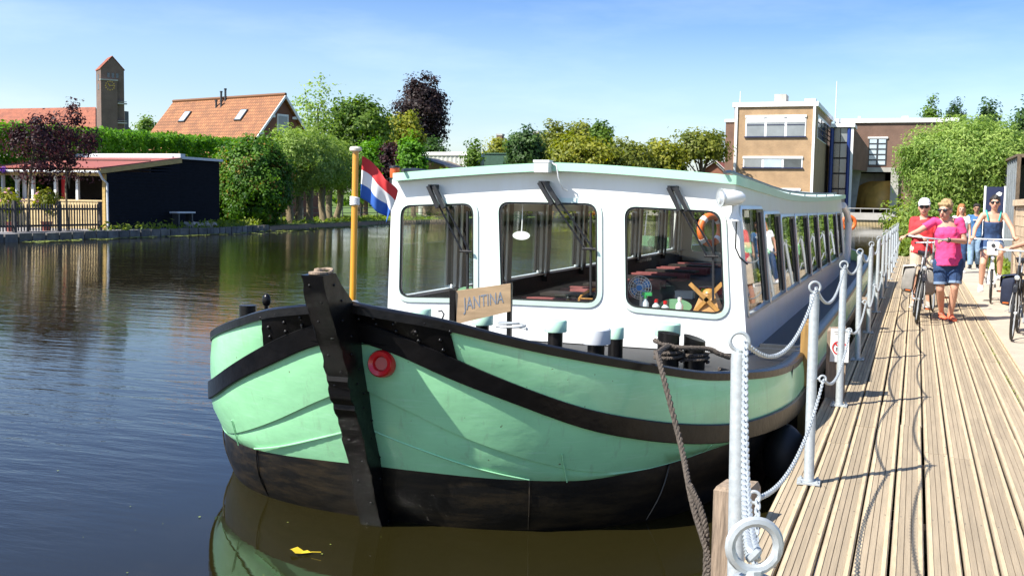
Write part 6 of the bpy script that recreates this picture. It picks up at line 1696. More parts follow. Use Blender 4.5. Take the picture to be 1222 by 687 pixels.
# ---- industrial sheds, small houses far left bank
p0, p1 = PX(500, 182, 118), PX(548, 182.5, 118)
ws = thing('corrugated_warehouse', 'pale corrugated warehouse with a flat white edge behind the trees', 'warehouse', (p0.x, 118, -.05))
mb = MB(); x_ = p0.x; zz_ = p0.z
n = int((p1.x + 1.2 - p0.x) / .28)
vs = []
for k in range(n + 1): vs += [(p0.x + k * .28, 118 - (.09 if k % 2 else 0), -.05), (p0.x + k * .28, 118 - (.09 if k % 2 else 0), zz_ - .35)]
mb.add(vs, [(2 * k, 2 * k + 2, 2 * k + 3, 2 * k + 1) for k in range(n)]); mb.build('corrugated_wall', 'corrugated', ws, angle=None)
mb = MB(); mb.box((p0.x - .2, 117.8, zz_ - .35), (p0.x + n * .28 + .2, 130, zz_ + .05)); mb.build('roof_edge', 'white_trim', ws)
mb = MB(); mb.box((p0.x, 118.1, -.05), (p0.x + n * .28, 130, zz_ - .36)); mb.build('body', 'corrugated', ws)
q0, q1 = PX(578, 184, 119), PX(600, 186, 122)
gs = thing('green_shed', 'dark green steel shed standing against the pale warehouse', 'shed', (q0.x, 119, -.05))
mb = MB(); mb.box((q0.x, 119, -.05), (q0.x + 4.2, 127, q0.z)); mb.build('body', 'green_steel', gs); mb = MB(); mb.box((q0.x - .1, 118.9, q0.z), (q0.x + 4.4, 127.1, q0.z + .15)); mb.build('roof', 'green_steel', gs)
mb = MB(); mb.box((q0.x + 2.0, 118.93, -.05), (q0.x + 3.9, 118.995, q0.z - .5)); mb.build('door', 'green_steel', gs)
q0 = PX(655, 192, 118); q1 = PX(692, 196, 118)
gs = thing('green_lean_to', 'low dark green lean-to roof showing above the boat roof', 'shed', (q0.x, 118, -.05))
mb = MB(); mb.add([(q0.x, 118, -.05), (q1.x, 118, -.05), (q1.x, 118, q1.z), (q0.x, 118, q0.z), (q0.x, 124, -.05), (q1.x, 124, -.05), (q1.x, 124, q1.z), (q0.x, 124, q0.z)], [(0, 1, 2, 3), (1, 5, 6, 2), (4, 0, 3, 7), (3, 2, 6, 7)]); mb.build('body', 'green_steel', gs)
# slate mono-pitch barn by the warehouse
q0, q1 = PX(505, 188, 112), PX(550, 200, 112)
br_ = thing('grey_barn', 'low grey board shed with a sloping roof in front of the warehouse', 'shed', (q0.x, 112, -.05))
mb = MB(); mb.add([(q0.x, 112, -.05), (q1.x, 112, -.05), (q1.x, 112, q1.z - .3), (q0.x + 1, 112, q0.z - .2), (q0.x, 112, q0.z - .5)], [(0, 1, 2, 3, 4)]); mb.prism([(q0.x, 112.02, -.05), (q1.x, 112.02, -.05), (q1.x, 112.02, q1.z - .3), (q0.x + 1, 112.02, q0.z - .2)], (0, 5, 0)); mb.build('walls', 'pile_wood', br_)
mb = MB(); mb.beam((q0.x + .6, 111.9, q0.z - .1), (q1.x + .3, 111.9, q1.z - .2), 5, .15, (0, 0, 1)); mb.build('roof', 'steel_dark', br_)
# small houses with roofs between the trees
for (xl_, xr2, yt, ye, Y, lab, nm) in ((836, 866, 192, 204, 150, 'small brick house with a pale gable beside the tan block', 'gabled_house'), (700, 770, 186, 194, 190, 'long low house roof glimpsed between the olive trees', 'far_house')):
    a, b = PX(xl_, ye, Y), PX(xr2, ye, Y); pk_ = PX((xl_ + xr2) / 2 + (2 if nm == 'gabled_house' else 0), yt, Y)
    t_ = thing(nm, lab, 'house', ((a.x + b.x) / 2, Y, -.05))
    mb = MB(); mb.prism([(a.x, Y, -.05), (b.x, Y, -.05), (b.x, Y, a.z), (pk_.x, Y, pk_.z - .3), (a.x, Y, a.z)], (0, 9, 0)); mb.build('walls', 'brick_red' if nm == 'gabled_house' else 'brick_tan', t_, angle=20)
    for e_ in (a, b):
        mb = MB(); mb.beam((pk_.x, Y + 4.3, pk_.z), (e_.x + (e_.x - pk_.x) * .08, Y + 4.3, a.z - .1), 9.6, .22, (0, 0, 1)); mb.build('roof_slope', 'roof_pink', t_, angle=20)
        mb = MB(); mb.beam((pk_.x, Y - .45, pk_.z + .02), (e_.x + (e_.x - pk_.x) * .08, Y - .45, a.z - .1), .1, .32, (0, 0, 1)); mb.build('bargeboard', 'white_trim', t_)
    mb = MB(); mb.box((pk_.x - 1.0, Y - .06, .9), (pk_.x + 1.0, Y - .01, 2.4)); wo = mb.build('window', 'white_trim', t_); mb = MB(); mb.box((pk_.x - .85, Y - .09, 1.05), (pk_.x + .85, Y - .065, 2.25)); mb.build('pane', 'dark_glass', wo)
for px_, yt, yb2, Y, lab in ((597, 160, 172, 175, 'slim brick chimney rising over the yellow tree'), (640, 157, 172, 185, 'brick chimney stack among the round trees')):
    a, b = PX(px_, yt, Y), PX(px_, yb2, Y); t_ = thing('chimney_stack', lab, 'chimney', (a.x, Y, -.05)); mb = MB(); mb.box((a.x - .5, Y - .5, -.05), (a.x + .5, Y + .5, a.z - .3)); mb.build('stack', 'brick_brown', t_)
    mb = MB(); mb.box((a.x - .6, Y - .6, a.z - .3), (a.x + .6, Y + .6, a.z)); mb.build('cap', 'concrete', t_)

# ================================================================== BACKGROUND TREES
TR = [
 # name, label, x, ytop, ybottom, half width px, Y, material, kwargs
 ('loose_tree', 'tall airy light green tree beside the brick gable', 378, 97, 190, 36, 95, 'leaf_willow', dict(nclump=130, per=20, cr=1.0, size=.19, shell=.25, lump=.3, trunk=.2)),
 ('broadleaf_tree', 'dense mid green broadleaf tree behind the willows', 428, 119, 200, 34, 98, 'leaf_green', dict(nclump=170, per=60, cr=1.2, size=.24, shell=.5, lump=.22, trunk=.3)),
 ('copper_beech', 'tall dark copper beech standing above the other trees', 500, 93, 185, 27, 135, 'leaf_copper', dict(nclump=230, per=80, cr=1.4, size=.25, shell=.35, lump=.22, trunk=.5)),
 ('yellow_green_tree', 'yellow green rounded tree in front of the copper beech', 477, 138, 200, 24, 108, 'leaf_yellow', dict(nclump=110, per=60, cr=1.0, size=.24, lump=.2)),
 ('dark_shrub', 'dark red leaved shrub behind the flag', 466, 172, 232, 20, 92, 'leaf_plum', dict(nclump=100, per=50, cr=.7, size=.18, lump=.2)),
 ('bright_shrub', 'bright green shrub beside the red leaved shrub', 492, 160, 236, 15, 90, 'leaf_hedge', dict(nclump=90, per=50, cr=.7, size=.18, lump=.2)),
 ('bright_shrub', 'broad bright green shrub behind the pollard willows', 435, 168, 236, 26, 91, 'leaf_hedge', dict(nclump=120, per=50, cr=.8, size=.18, lump=.2)),
 ('dark_shrub', 'low dark green bushes under the copper beech', 515, 168, 215, 16, 125, 'leaf_dark', dict(nclump=60, per=50, cr=1.0, size=.24)),
 ('young_tree', 'young loose green tree in front of the pale warehouse', 562, 166, 214, 12, 104, 'leaf_green', dict(nclump=46, per=26, cr=.7, size=.2, shell=.1, lump=.35, trunk=.1)),
 ('dark_tree', 'dark green pointed tree beside the green shed', 622, 156, 214, 20, 116, 'leaf_dark', dict(nclump=130, per=60, cr=1.0, size=.24, lump=.2)),
 ('yellow_tree', 'pale yellow green tree behind the green shed', 595, 167, 200, 18, 140, 'leaf_yellow', dict(nclump=70, per=50, cr=1.1, size=.28)),
 ('round_tree', 'large olive round tree on the far skyline beside the chimney', 655, 151, 205, 25, 165, 'leaf_olive', dict(nclump=120, per=50, cr=1.5, size=.34, lump=.18)),
 ('round_tree', 'highest olive round tree on the far skyline', 690, 146, 205, 20, 168, 'leaf_olive', dict(nclump=110, per=50, cr=1.4, size=.34, lump=.18)),
 ('round_tree', 'deeper green round tree at the end of the skyline group', 712, 147, 200, 12, 166, 'leaf_green', dict(nclump=70, per=50, cr=1.2, size=.34, lump=.18)),
 ('olive_tree', 'broad olive yellow tree just above the boat roof', 690, 163, 226, 42, 126, 'leaf_yellow', dict(nclump=220, per=56, cr=1.1, size=.26, lump=.16)),
 ('olive_tree', 'lower olive yellow tree between two broad trees', 745, 171, 228, 34, 130, 'leaf_olive', dict(nclump=170, per=52, cr=1.1, size=.26, lump=.16)),
 ('olive_tree', 'olive yellow tree next to the spreading tree', 785, 168, 228, 26, 134, 'leaf_yellow', dict(nclump=130, per=50, cr=1.1, size=.26, lump=.18)),
 ('spreading_tree', 'spreading tree with visible forked limbs beside the small brick house', 830, 156, 207, 30, 138, 'leaf_olive', dict(nclump=130, per=44, cr=1.2, size=.27, shell=.35, lump=.25, low=-.35, trunk=.35, nl=16)),
 ('slim_tree', 'slim grey green tree rising over the brown hall roof', 1097, 116, 170, 10, 190, 'leaf_green', dict(nclump=60, per=34, cr=1.2, size=.26, shell=.15, lump=.3)),
 ('slim_tree', 'darker narrow tree rising over the brown hall roof', 1125, 121, 170, 9, 192, 'leaf_dark', dict(nclump=60, per=46, cr=1.2, size=.26, shell=.2, lump=.3)),
 ('slim_tree', 'pointed tree behind the big rounded willow', 1165, 122, 172, 9, 170, 'leaf_dark', dict(nclump=60, per=46, cr=1.1, size=.26, shell=.2, lump=.3)),
 ('tall_tree', 'tall dark tree at the edge behind the grey container', 1214, 124, 215, 16, 90, 'leaf_dark', dict(nclump=120, per=46, cr=1.0, size=.22, shell=.3, lump=.25)),
 ('bank_shrub', 'green shrub on the far bank seen past the cabin', 600, 214, 262, 45, 108, 'leaf_green', dict(nclump=120, per=50, cr=1.0, size=.24)),
 ('bank_shrub', 'yellow green shrub on the far bank seen through the cabin', 700, 222, 262, 60, 120, 'leaf_yellow', dict(nclump=120, per=50, cr=1.1, size=.26)),
 ('bank_shrub', 'low green shrub on the far bank at the canal end', 820, 222, 262, 60, 130, 'leaf_green', dict(nclump=120, per=50, cr=1.1, size=.28)),
 ('bank_shrub', 'rounded green shrub on the far bank beside the flag', 530, 205, 262, 30, 96, 'leaf_green', dict(nclump=120, per=50, cr=.9, size=.22)),
 ('hedge_tree', 'feathery dark tree peeping over the house roof edge', 178, 139, 170, 11, 100, 'leaf_green', dict(nclump=40, per=30, cr=.8, size=.22)),
]
for (nm, lab, xc, yt, yb2, hwp, Y, m_, kw) in TR:
    tree_px(nm, lab, xc, yt, yb2, hwp, Y, m_, **kw)
# far wood closing the horizon
fw_ = []
for k in range(14000):
    a = rng.uniform(-1.25, .75); r_ = rng.uniform(260, 330); hgt = 7 + 4 * math.sin(a * 17) + 3 * math.sin(a * 41 + 1)
    fw_.append((r_ * math.sin(a), r_ * math.cos(a), rng.uniform(0, 1) ** .8 * max(3, hgt)))
fw_ = np.array(fw_); tag(link('far_wood', leaf_mesh('far_wood', fw_, rng.normal(size=fw_.shape) + np.array([0, -.6, .5]), 1.5, rng.normal(.4, .2, len(fw_)), 'leaf_green')), 'low band of distant trees closing the horizon', 'trees', kind='stuff')

# ================================================================== RIGHT BANK
YB_ = 38.0
b_ = base_at(1140, YB_, -.05); cz_ = PX(1140, 197, YB_).z
tree('round_willow', 'big rounded light green willow bush at the end of the jetty', b_, (b_[0] + .1, YB_, cz_), (2.0, 2.0, 1.35), 'leaf_willow', nclump=460, per=170, cr=.55, size=.042, elong=2.8, trunk=.2, shell=.55, lump=.14,
     extra=[((b_[0] - .35, YB_ - .2, 1.3), (1.3, 1.5, 1.1), 120), ((b_[0] + 2.3, YB_ + 1, cz_ - .6), (1.4, 1.5, 1.3), 140)])
# tall grass and weeds at the jetty end
gp = np.stack([rng.uniform(-.6, 1.05, 2600), rng.uniform(39.4, 46, 2600), np.abs(rng.normal(0, .32, 2600))], 1)
gp2 = np.stack([rng.uniform(1.9, 2.9, 900), rng.uniform(24, 46, 900), np.abs(rng.normal(0, .12, 900))], 1); gp = np.vstack([gp, gp2])
tag(link('tall_grass', leaf_mesh('tall_grass', gp, rng.normal(size=gp.shape) + np.array([0, -1, .2]), .10, rng.uniform(0, 1, len(gp)), 'leaf_grass', 3.0)), 'tall yellow green grass at the end of the jetty', 'grass', kind='stuff')
tree('bank_bush', 'low yellow green bush between the railing end and the willow', (-.2, 42, -.05), (-.1, 42, .9), (1.0, 1.4, .95), 'leaf_grass', nclump=110, per=40, cr=.45, size=.09, trunk=.05, cat='bush')
# sandstone-block wall with coping
WXX = 2.08
wl_ = thing('stone_wall', 'sandy stone block wall with a flat coping beside the path', 'wall', (WXX, 23, -.01))
zw_ = 1.72
mb = MB(); mb.box((WXX + .02, 12, -.01), (WXX + .30, 26.6, zw_)); mb.build('core', 'quay_joint', wl_)
bk = MB(); bk.box((-.02, -.235, 0), (.0, .235, .205)); bk_me = bk.mesh('block', 'sandstone', 20)
for r_ in range(8):
    yy_ = 17.5 + (.25 if r_ % 2 else 0)
    while yy_ < 26.35:
        o = link('block', bk_me, wl_); o.location = (WXX + .02 + random.uniform(-.006, .004), yy_ + .24, r_ * .214); o.scale = (1, random.uniform(.96, 1), random.uniform(.96, 1)); yy_ += .49
mb = MB(); mb.box((WXX - .07, 12, zw_), (WXX + .38, 26.65, zw_ + .13)); mb.build('coping', 'sandstone', wl_)
mb = MB(); mb.box((WXX - .03, 26.62, -.01), (WXX + .14, 26.8, zw_ + .12)); mb.build('end_post', 'pile_wood', wl_)
# container behind the wall
ca = PX(1194.5, 226, 27.2); cb_ = PX(1194.5, 198, 27.2)
ct = thing('grey_container', 'grey metal container with an open dark front standing behind the wall', 'container', (ca.x + 1.3, 27, -.05))
x0c, x1c, zc0, zc1 = 2.45, 5.2, 1.75, 2.72
x0c = PX(1211, 190, 24.2).x
mb = MB(); h_ = zc1
y0c, y1c = 22.0, 26.4
cp = lambda a, b, m_, nm: (lambda q: q)(None)
xcl = WXX + .45
pA = onx(1195, 224, xcl); pB = onx(1195, 200, xcl); pC = onx(1216, 222, xcl)
ztc = onx(1210, 190, xcl).z; zlc = pB.z
mb = MB(); mb.add([(xcl, pA.y, -.05), (xcl, pC.y, -.05), (xcl, pC.y, ztc), (xcl, pA.y, zlc + .12)], [(0, 1, 2, 3)])
mb.add([(xcl + 2.2, pA.y, -.05), (xcl + 2.2, pC.y, -.05), (xcl + 2.2, pC.y, ztc), (xcl + 2.2, pA.y, zlc + .12)], [(0, 1, 2, 3)])
mb.add([(xcl, pA.y, -.05), (xcl + 2.2, pA.y, -.05), (xcl + 2.2, pA.y, zlc + .12), (xcl, pA.y, zlc + .12)], [(0, 1, 2, 3)])
mb.add([(xcl, pC.y, ztc), (xcl + 2.2, pC.y, ztc), (xcl + 2.2, pA.y, zlc + .12), (xcl, pA.y, zlc + .12)], [(0, 1, 2, 3)])
mb.build('shell', 'container_grey', ct, angle=None)
mb = MB()
for k in range(9): yy_ = pC.y + (pA.y - pC.y) * (k + .5) / 9; mb.box((xcl - .03, yy_ - .06, .2), (xcl + .005, yy_ + .06, zlc + .1 + (ztc - zlc - .12) * (1 - (k + .5) / 9)))
mb.build('ribs', 'container_grey', ct)
mb = MB(); mb.beam((xcl - .04, pC.y, ztc + .02), (xcl - .04, pA.y, zlc + .14), .08, .06, (0, 0, 1)); mb.beam((xcl - .03, pC.y - .02, -.05), (xcl - .03, pC.y - .02, ztc), .09, .09, (1, 0, 0)); mb.beam((xcl, pC.y - .02, ztc), (xcl + 2.2, pC.y - .02, ztc), .09, .09, (0, 0, 1)); mb.build('frame', 'bark', ct)
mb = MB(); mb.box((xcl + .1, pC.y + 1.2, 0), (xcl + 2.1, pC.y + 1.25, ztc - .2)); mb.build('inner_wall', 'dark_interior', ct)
# blue information sign
sa_ = PX(1186, 223, 30); t_ = thing('information_sign', 'dark blue information sign with a white emblem behind the stone wall', 'sign', (sa_.x, 30, -.05))
zz1, zz0 = PX(1186, 223, 30).z, PX(1186, 239, 30).z
mb = MB(); mb.box((sa_.x - .16, 29.98, zz0 - .8), (sa_.x + .24, 30.02, zz1)); pn = mb.build('panel', 'navy', t_)
mb = MB(); mb.add([(sa_.x + .0 + x, 29.975, zz1 - .17 + z_) for x, z_ in ((.04, -.04), (.10, -.07), (.18, -.05), (.20, .02), (.13, .05), (.08, .02))], [(0, 1, 2, 3, 4, 5)]); mb.build('emblem', 'white_trim', pn, angle=None)
mb = MB(); mb.tube([(sa_.x - .19, 30, -.05), (sa_.x - .19, 30, zz1 + .02)], .03, 8); mb.tube([(sa_.x + .27, 30, -.05), (sa_.x + .27, 30, zz1 + .02)], .03, 8); mb.build('posts', 'white_trim', t_)
# ================================================================== BICYCLES
def bicycle(label, loc, rz, lean=0.0, frame='black_plain', step=True, hb_z=1.12, pannier=None, pannier_side=(-1, 1), front_box=None, motor=False, tyre='black_rubber', guard='black_plain', bar_col='alu', steer=0.0, hbw=.29, small=False, drape=None):
    t = thing('bicycle', label, 'bicycle', (0, 0, 0), group=None)
    wr = .34 if not small else .30; hf, hr = Vector((0, -.55, wr)), Vector((0, .53, wr))
    def part(mb, nm, m, par=None): return mb.build(nm, m, par or t, local=True)
    for hub_, nm in ((hf, 'front_wheel'), (hr, 'rear_wheel')):
        mb = MB(); mb.torus(hub_, wr - .035, .009, (1, 0, 0), 36, 6)
        for k in range(14):
            a = k * math.pi / 7; mb.tube([hub_ + Vector((.02 * (-1) ** k, 0, 0)), hub_ + Vector((0, (wr - .035) * math.cos(a), (wr - .035) * math.sin(a)))], .0018, 4)
        mb.lathe(hub_ - Vector((.035, 0, 0)), [(.02, 0), (.014, .02), (.014, .05), (.02, .07)], 10, (1, 0, 0)); wo = part(mb, nm, 'alu')
        mb = MB(); mb.torus(hub_, wr - .017, .018, (1, 0, 0), 40, 8); part(mb, 'tyre', tyre, wo)
        mb = MB(); a0, a1 = (.35, 2.6) if hub_ is hr else (.6, 2.3)
        pts = [hub_ + Vector((0, (wr + .022) * math.cos(a), (wr + .022) * math.sin(a))) for a in np.linspace(a0, a1, 14)]
        vs = [p + Vector((s_ * .026, 0, 0)) for p in pts for s_ in (-1, 1)]
        mb.add(vs, [(2 * i, 2 * i + 1, 2 * i + 3, 2 * i + 2) for i in range(13)]); part(mb, 'mudguard', guard, wo)
    bb = Vector((0, .10, .29)); st_ = Vector((0, .30, .80)); ht0, ht1 = Vector((0, -.38, .62)), Vector((0, -.30, .92))
    mb = MB(); mb.tube([bb, st_], .017, 8); mb.tube([ht0, ht1], .02, 8); mb.tube([ht0 + Vector((0, .01, .03)), bb], .019, 8)
    if step: mb.tube([ht1 + Vector((0, .03, -.08)), Vector((0, .0, .52)), bb.lerp(st_, .35)], .015, 8)
    else: mb.tube([ht1 + Vector((0, .02, -.05)), st_ + Vector((0, -.01, -.05))], .016, 8)
    for s_ in (-1, 1): mb.tube([bb, hr + Vector((s_ * .06, 0, 0))], .010, 6); mb.tube([st_ + Vector((0, .0, -.08)), hr + Vector((s_ * .06, 0, 0))], .008, 6)
    part(mb, 'frame', frame)
    mb = MB()
    for s_ in (-1, 1): mb.tube([ht0 + Vector((s_ * .03, -.01, 0)), hf + Vector((s_ * .05, .05, .12)), hf + Vector((s_ * .05, 0, 0))], .011, 7)
    mb.tube([ht0 + Vector((-.04, -.01, 0)), ht0 + Vector((.04, -.01, 0))], .014, 7); part(mb, 'fork', frame)
    hb = Vector((0, -.30, hb_z)); mb = MB(); mb.tube([ht1, hb], .013, 8)
    c_, s2 = math.cos(steer), math.sin(steer)
    bar = [Vector((x, y_, z_)) for x, y_, z_ in ((-hbw, .17, -.01), (-hbw * .9, .06, .0), (-.16, -.01, .0), (0, -.02, 0), (.16, -.01, 0), (hbw * .9, .06, 0), (hbw, .17, -.01))]
    bar = [hb + Vector((p.x * c_ - p.y * s2, p.x * s2 + p.y * c_, p.z)) for p in bar]
    mb.tube(bar, .012, 8); hbo = part(mb, 'handlebar', bar_col)
    for e_ in (0, -1):
        mb = MB(); q_ = bar[1] if e_ == 0 else bar[-2]; mb.tube([q_.lerp(bar[e_], .1), bar[e_]], .017, 8); part(mb, 'grip', 'black_rubber', hbo)
    mb = MB(); mb.tube([hb + Vector((-.1, -.04, .0)), hb + Vector((-.05, -.12, -.06)), ht0 + Vector((.0, -.05, .1))], .004, 4); mb.tube([hb + Vector((.12, -.03, .0)), hb + Vector((.04, -.13, -.05)), ht0 + Vector((.02, -.05, .05))], .004, 4); part(mb, 'brake_cables', 'black_plain', hbo)
    mb = MB(); mb.tube([st_, Vector((0, .335, .93))], .013, 8); spo = part(mb, 'seat_post', 'alu')
    mb = MB(); mb.add([(x, y_, z_) for x, y_, z_ in ((-.02, .16, .965), (.02, .16, .965), (.035, .28, .97), (.09, .40, .985), (.085, .46, .99), (-.085, .46, .99), (-.09, .40, .985), (-.035, .28, .97), (-.015, .17, .93), (.015, .17, .93), (.02, .28, .925), (.07, .40, .925), (.07, .45, .93), (-.07, .45, .93), (-.07, .40, .925), (-.02, .28, .925))],
                [(0, 1, 2, 7), (7, 2, 3, 6), (6, 3, 4, 5), (8, 15, 10, 9), (15, 14, 11, 10), (14, 13, 12, 11)] + [(i, (i + 1) % 8, 8 + (i + 1) % 8, 8 + i) for i in range(8)]); part(mb, 'saddle', 'black_rubber', spo)
    mb = MB(); mb.torus(bb + Vector((.05, 0, 0)), .085, .006, (1, 0, 0), 24, 5); mb.tube([bb + Vector((-.07, 0, 0)), bb + Vector((.07, 0, 0))], .016, 8)
    pd = [(1, Vector((.09, -.12, -.11))), (-1, Vector((-.09, .12, .11)))]
    for s_, d in pd: mb.tube([bb + Vector((s_ * .07, 0, 0)), bb + d], .010, 6)
    cro = part(mb, 'crank', 'alu')
    for s_, d in pd:
        mb = MB(); c0 = bb + d + Vector((s_ * .06, 0, 0)); mb.box((c0.x - .05, c0.y - .04, c0.z - .012), (c0.x + .05, c0.y + .04, c0.z + .012)); part(mb, 'pedal', 'black_rubber', cro)
        mb = MB(); mb.box((c0.x - .035, c0.y - .046, c0.z - .008), (c0.x + .035, c0.y - .041, c0.z + .008)); part(mb, 'reflector', 'orange', cro)
    mb = MB(); mb.prism([(.045, .02, .24), (.045, .58, .30), (.045, .58, .38), (.045, .05, .40)], (.025, 0, 0)); part(mb, 'chain_case', 'black_plain')
    if motor:
        mb = MB(); mb.lathe(bb + Vector((-.055, 0, .0)), [(.05, 0), (.085, .02), (.085, .09), (.05, .11)], 18, (1, 0, 0)); part(mb, 'motor', 'steel_dark')
    mb = MB()
    for s_ in (-1, 1): mb.tube([Vector((s_ * .06, .30, .76)), Vector((s_ * .06, .78, .76))], .007, 6); mb.tube([Vector((s_ * .06, .66, .76)), hr + Vector((s_ * .07, 0, 0))], .006, 6)
    for y_ in (.4, .55, .75): mb.tube([Vector((-.06, y_, .76)), Vector((.06, y_, .76))], .006, 6)
    part(mb, 'carrier', 'black_plain')
    mb = MB(); mb.lathe(hf + Vector((0, .02, wr + .10)), [(.0, -.06), (.03, -.05), (.038, .0), (.034, .01)], 14, (0, -1, 0)); hl_ = part(mb, 'headlight', 'black_plain')
    mb = MB(); mb.lathe(hf + Vector((0, .02, wr + .10)), [(.034, .009), (.0, .018)], 14, (0, -1, 0)); part(mb, 'lamp_glass', 'lens', hl_)
    mb = MB(); mb.tube([Vector((-.06, .55, .33)), Vector((-.14, .48, .28)), Vector((-.17, .46, .27))], .006, 5); part(mb, 'kickstand', 'alu')
    if pannier:
        for s_ in pannier_side:
            mb = MB(); x0 = s_ * .075; x1 = s_ * .235
            pr = [(.34, .74), (.80, .74), (.82, .60), (.76, .36), (.72, .33), (.46, .33), (.40, .36), (.33, .60)]
            n = len(pr); vs = [(x0, y_, z_) for y_, z_ in pr] + [(x1, .57 + (y_ - .57) * .86, .54 + (z_ - .54) * .86) for y_, z_ in pr]
            mb.add(vs, [tuple(range(n)), tuple(range(2 * n - 1, n - 1, -1))] + [(i, (i + 1) % n, n + (i + 1) % n, n + i) for i in range(n)]); po = part(mb, 'pannier', pannier)
            po.modifiers.new('bv', 'BEVEL').width = .02
            mb = MB(); mb.add([(x0 - s_ * .03, .33, .765), (x0 - s_ * .03, .82, .765), (x1 + s_ * .012, .80, .73), (x1 + s_ * .016, .78, .58), (x1 + s_ * .016, .38, .58), (x1 + s_ * .012, .34, .73)], [(0, 1, 2, 5), (5, 2, 3, 4)]); part(mb, 'flap', drape or pannier, po)
    if front_box:
        mb = MB(); mb.box((-.10, -.52, hb_z - .28), (.10, -.40, hb_z - .03)); fo = part(mb, 'front_box', front_box); fo.modifiers.new('bv', 'BEVEL').width = .02
        mb = MB(); mb.lathe((0, -.52, hb_z - .10), [(.035, 0), (.03, .015), (0, .018)], 12, (0, -1, 0)); part(mb, 'box_lamp', 'steel_dark', fo)
    t.location = loc; t.rotation_euler = (0, lean, rz)
    return t


# ================================================================== PEOPLE
def ecap(mb, a, b, ra, rb, side=(1, 0, 0), n=14, round_a=True, round_b=True):
    """tapered elliptical capsule from a to b; ra, rb = (lateral, depth) radii"""
    a = Vector(a); b = Vector(b); ra = ra if hasattr(ra, '__len__') else (ra, ra); rb = rb if hasattr(rb, '__len__') else (rb, rb)
    d = (b - a); L = d.length; d.normalize(); s_ = Vector(side); s_ = s_ - d * s_.dot(d)
    s_ = s_.normalized() if s_.length > 1e-4 else d.orthogonal().normalized()
    f = d.cross(s_); rings = []
    if round_a:
        for k in (1.45, 1.0, .5): rings.append((a - d * min(ra) * math.sin(k), (ra[0] * math.cos(k), ra[1] * math.cos(k))))
    rings.append((a, ra))
    for k in (.33, .66): rings.append((a.lerp(b, k), (ra[0] + (rb[0] - ra[0]) * k, ra[1] + (rb[1] - ra[1]) * k)))
    rings.append((b, rb))
    if round_b:
        for k in (.5, 1.0, 1.45): rings.append((b + d * min(rb) * math.sin(k), (rb[0] * math.cos(k), rb[1] * math.cos(k))))
    vs = []
    for c, r_ in rings:
        for k in range(n): t = 2 * math.pi * k / n; vs.append(c + s_ * (r_[0] * math.cos(t)) + f * (r_[1] * math.sin(t)))
    m = len(rings); fs = [(i * n + k, i * n + (k + 1) % n, (i + 1) * n + (k + 1) % n, (i + 1) * n + k) for i in range(m - 1) for k in range(n)]
    fs += [tuple(range(n - 1, -1, -1)), tuple((m - 1) * n + k for k in range(n))]
    mb.add(vs, fs)


def fuse(name, mb, m, parent, voxel=.013, smooth=4, wr=0.0):
    """voxel-union of the overlapping pieces into one continuous surface"""
    me = mb.mesh(name, m, angle=None); tmp = bpy.data.objects.new('tmp', me); COL.objects.link(tmp)
    md = tmp.modifiers.new('r', 'REMESH'); md.mode = 'VOXEL'; md.voxel_size = voxel
    sm_ = tmp.modifiers.new('s', 'SMOOTH'); sm_.factor = .5; sm_.iterations = smooth
    if wr:
        tx = bpy.data.textures.get('wrinkle') or bpy.data.textures.new('wrinkle', 'CLOUDS'); tx.noise_scale = .085
        dp = tmp.modifiers.new('d', 'DISPLACE'); dp.texture = tx; dp.strength = wr; dp.mid_level = .5; dp.texture_coords = 'LOCAL'
    bpy.context.view_layer.update(); dg_ = bpy.context.evaluated_depsgraph_get()
    out = bpy.data.meshes.new_from_object(tmp.evaluated_get(dg_)); bpy.data.objects.remove(tmp)
    out.name = name; out.materials.clear(); out.materials.append(MATS[m]); out.shade_smooth()
    return link(name, out, parent)


def template(x, y, h=1.72, w=1.0, z=0.0):
    s_ = h / 1.75; V = lambda a, b, c: Vector((x + a * s_ * w, y + b * s_, z + c * s_)); J = {}
    for k, sg2 in (('R', -1), ('L', 1)):      # R = the person's right = image left when facing the camera
        J['sh' + k] = V(sg2 * .175, 0, 1.42); J['el' + k] = V(sg2 * .235, .03, 1.13); J['wr' + k] = V(sg2 * .24, -.06, .89)
        J['hip' + k] = V(sg2 * .09, 0, .92); J['kn' + k] = V(sg2 * .10, -.02, .49); J['an' + k] = V(sg2 * .10, .03, .085); J['toe' + k] = V(sg2 * .125, -.14, .035)
    J['pel'] = V(0, 0, .97); J['wai'] = V(0, 0, 1.10); J['che'] = V(0, 0, 1.30); J['nek'] = V(0, .0, 1.47); J['head'] = V(0, -.02, 1.635); J['s'] = s_
    return J


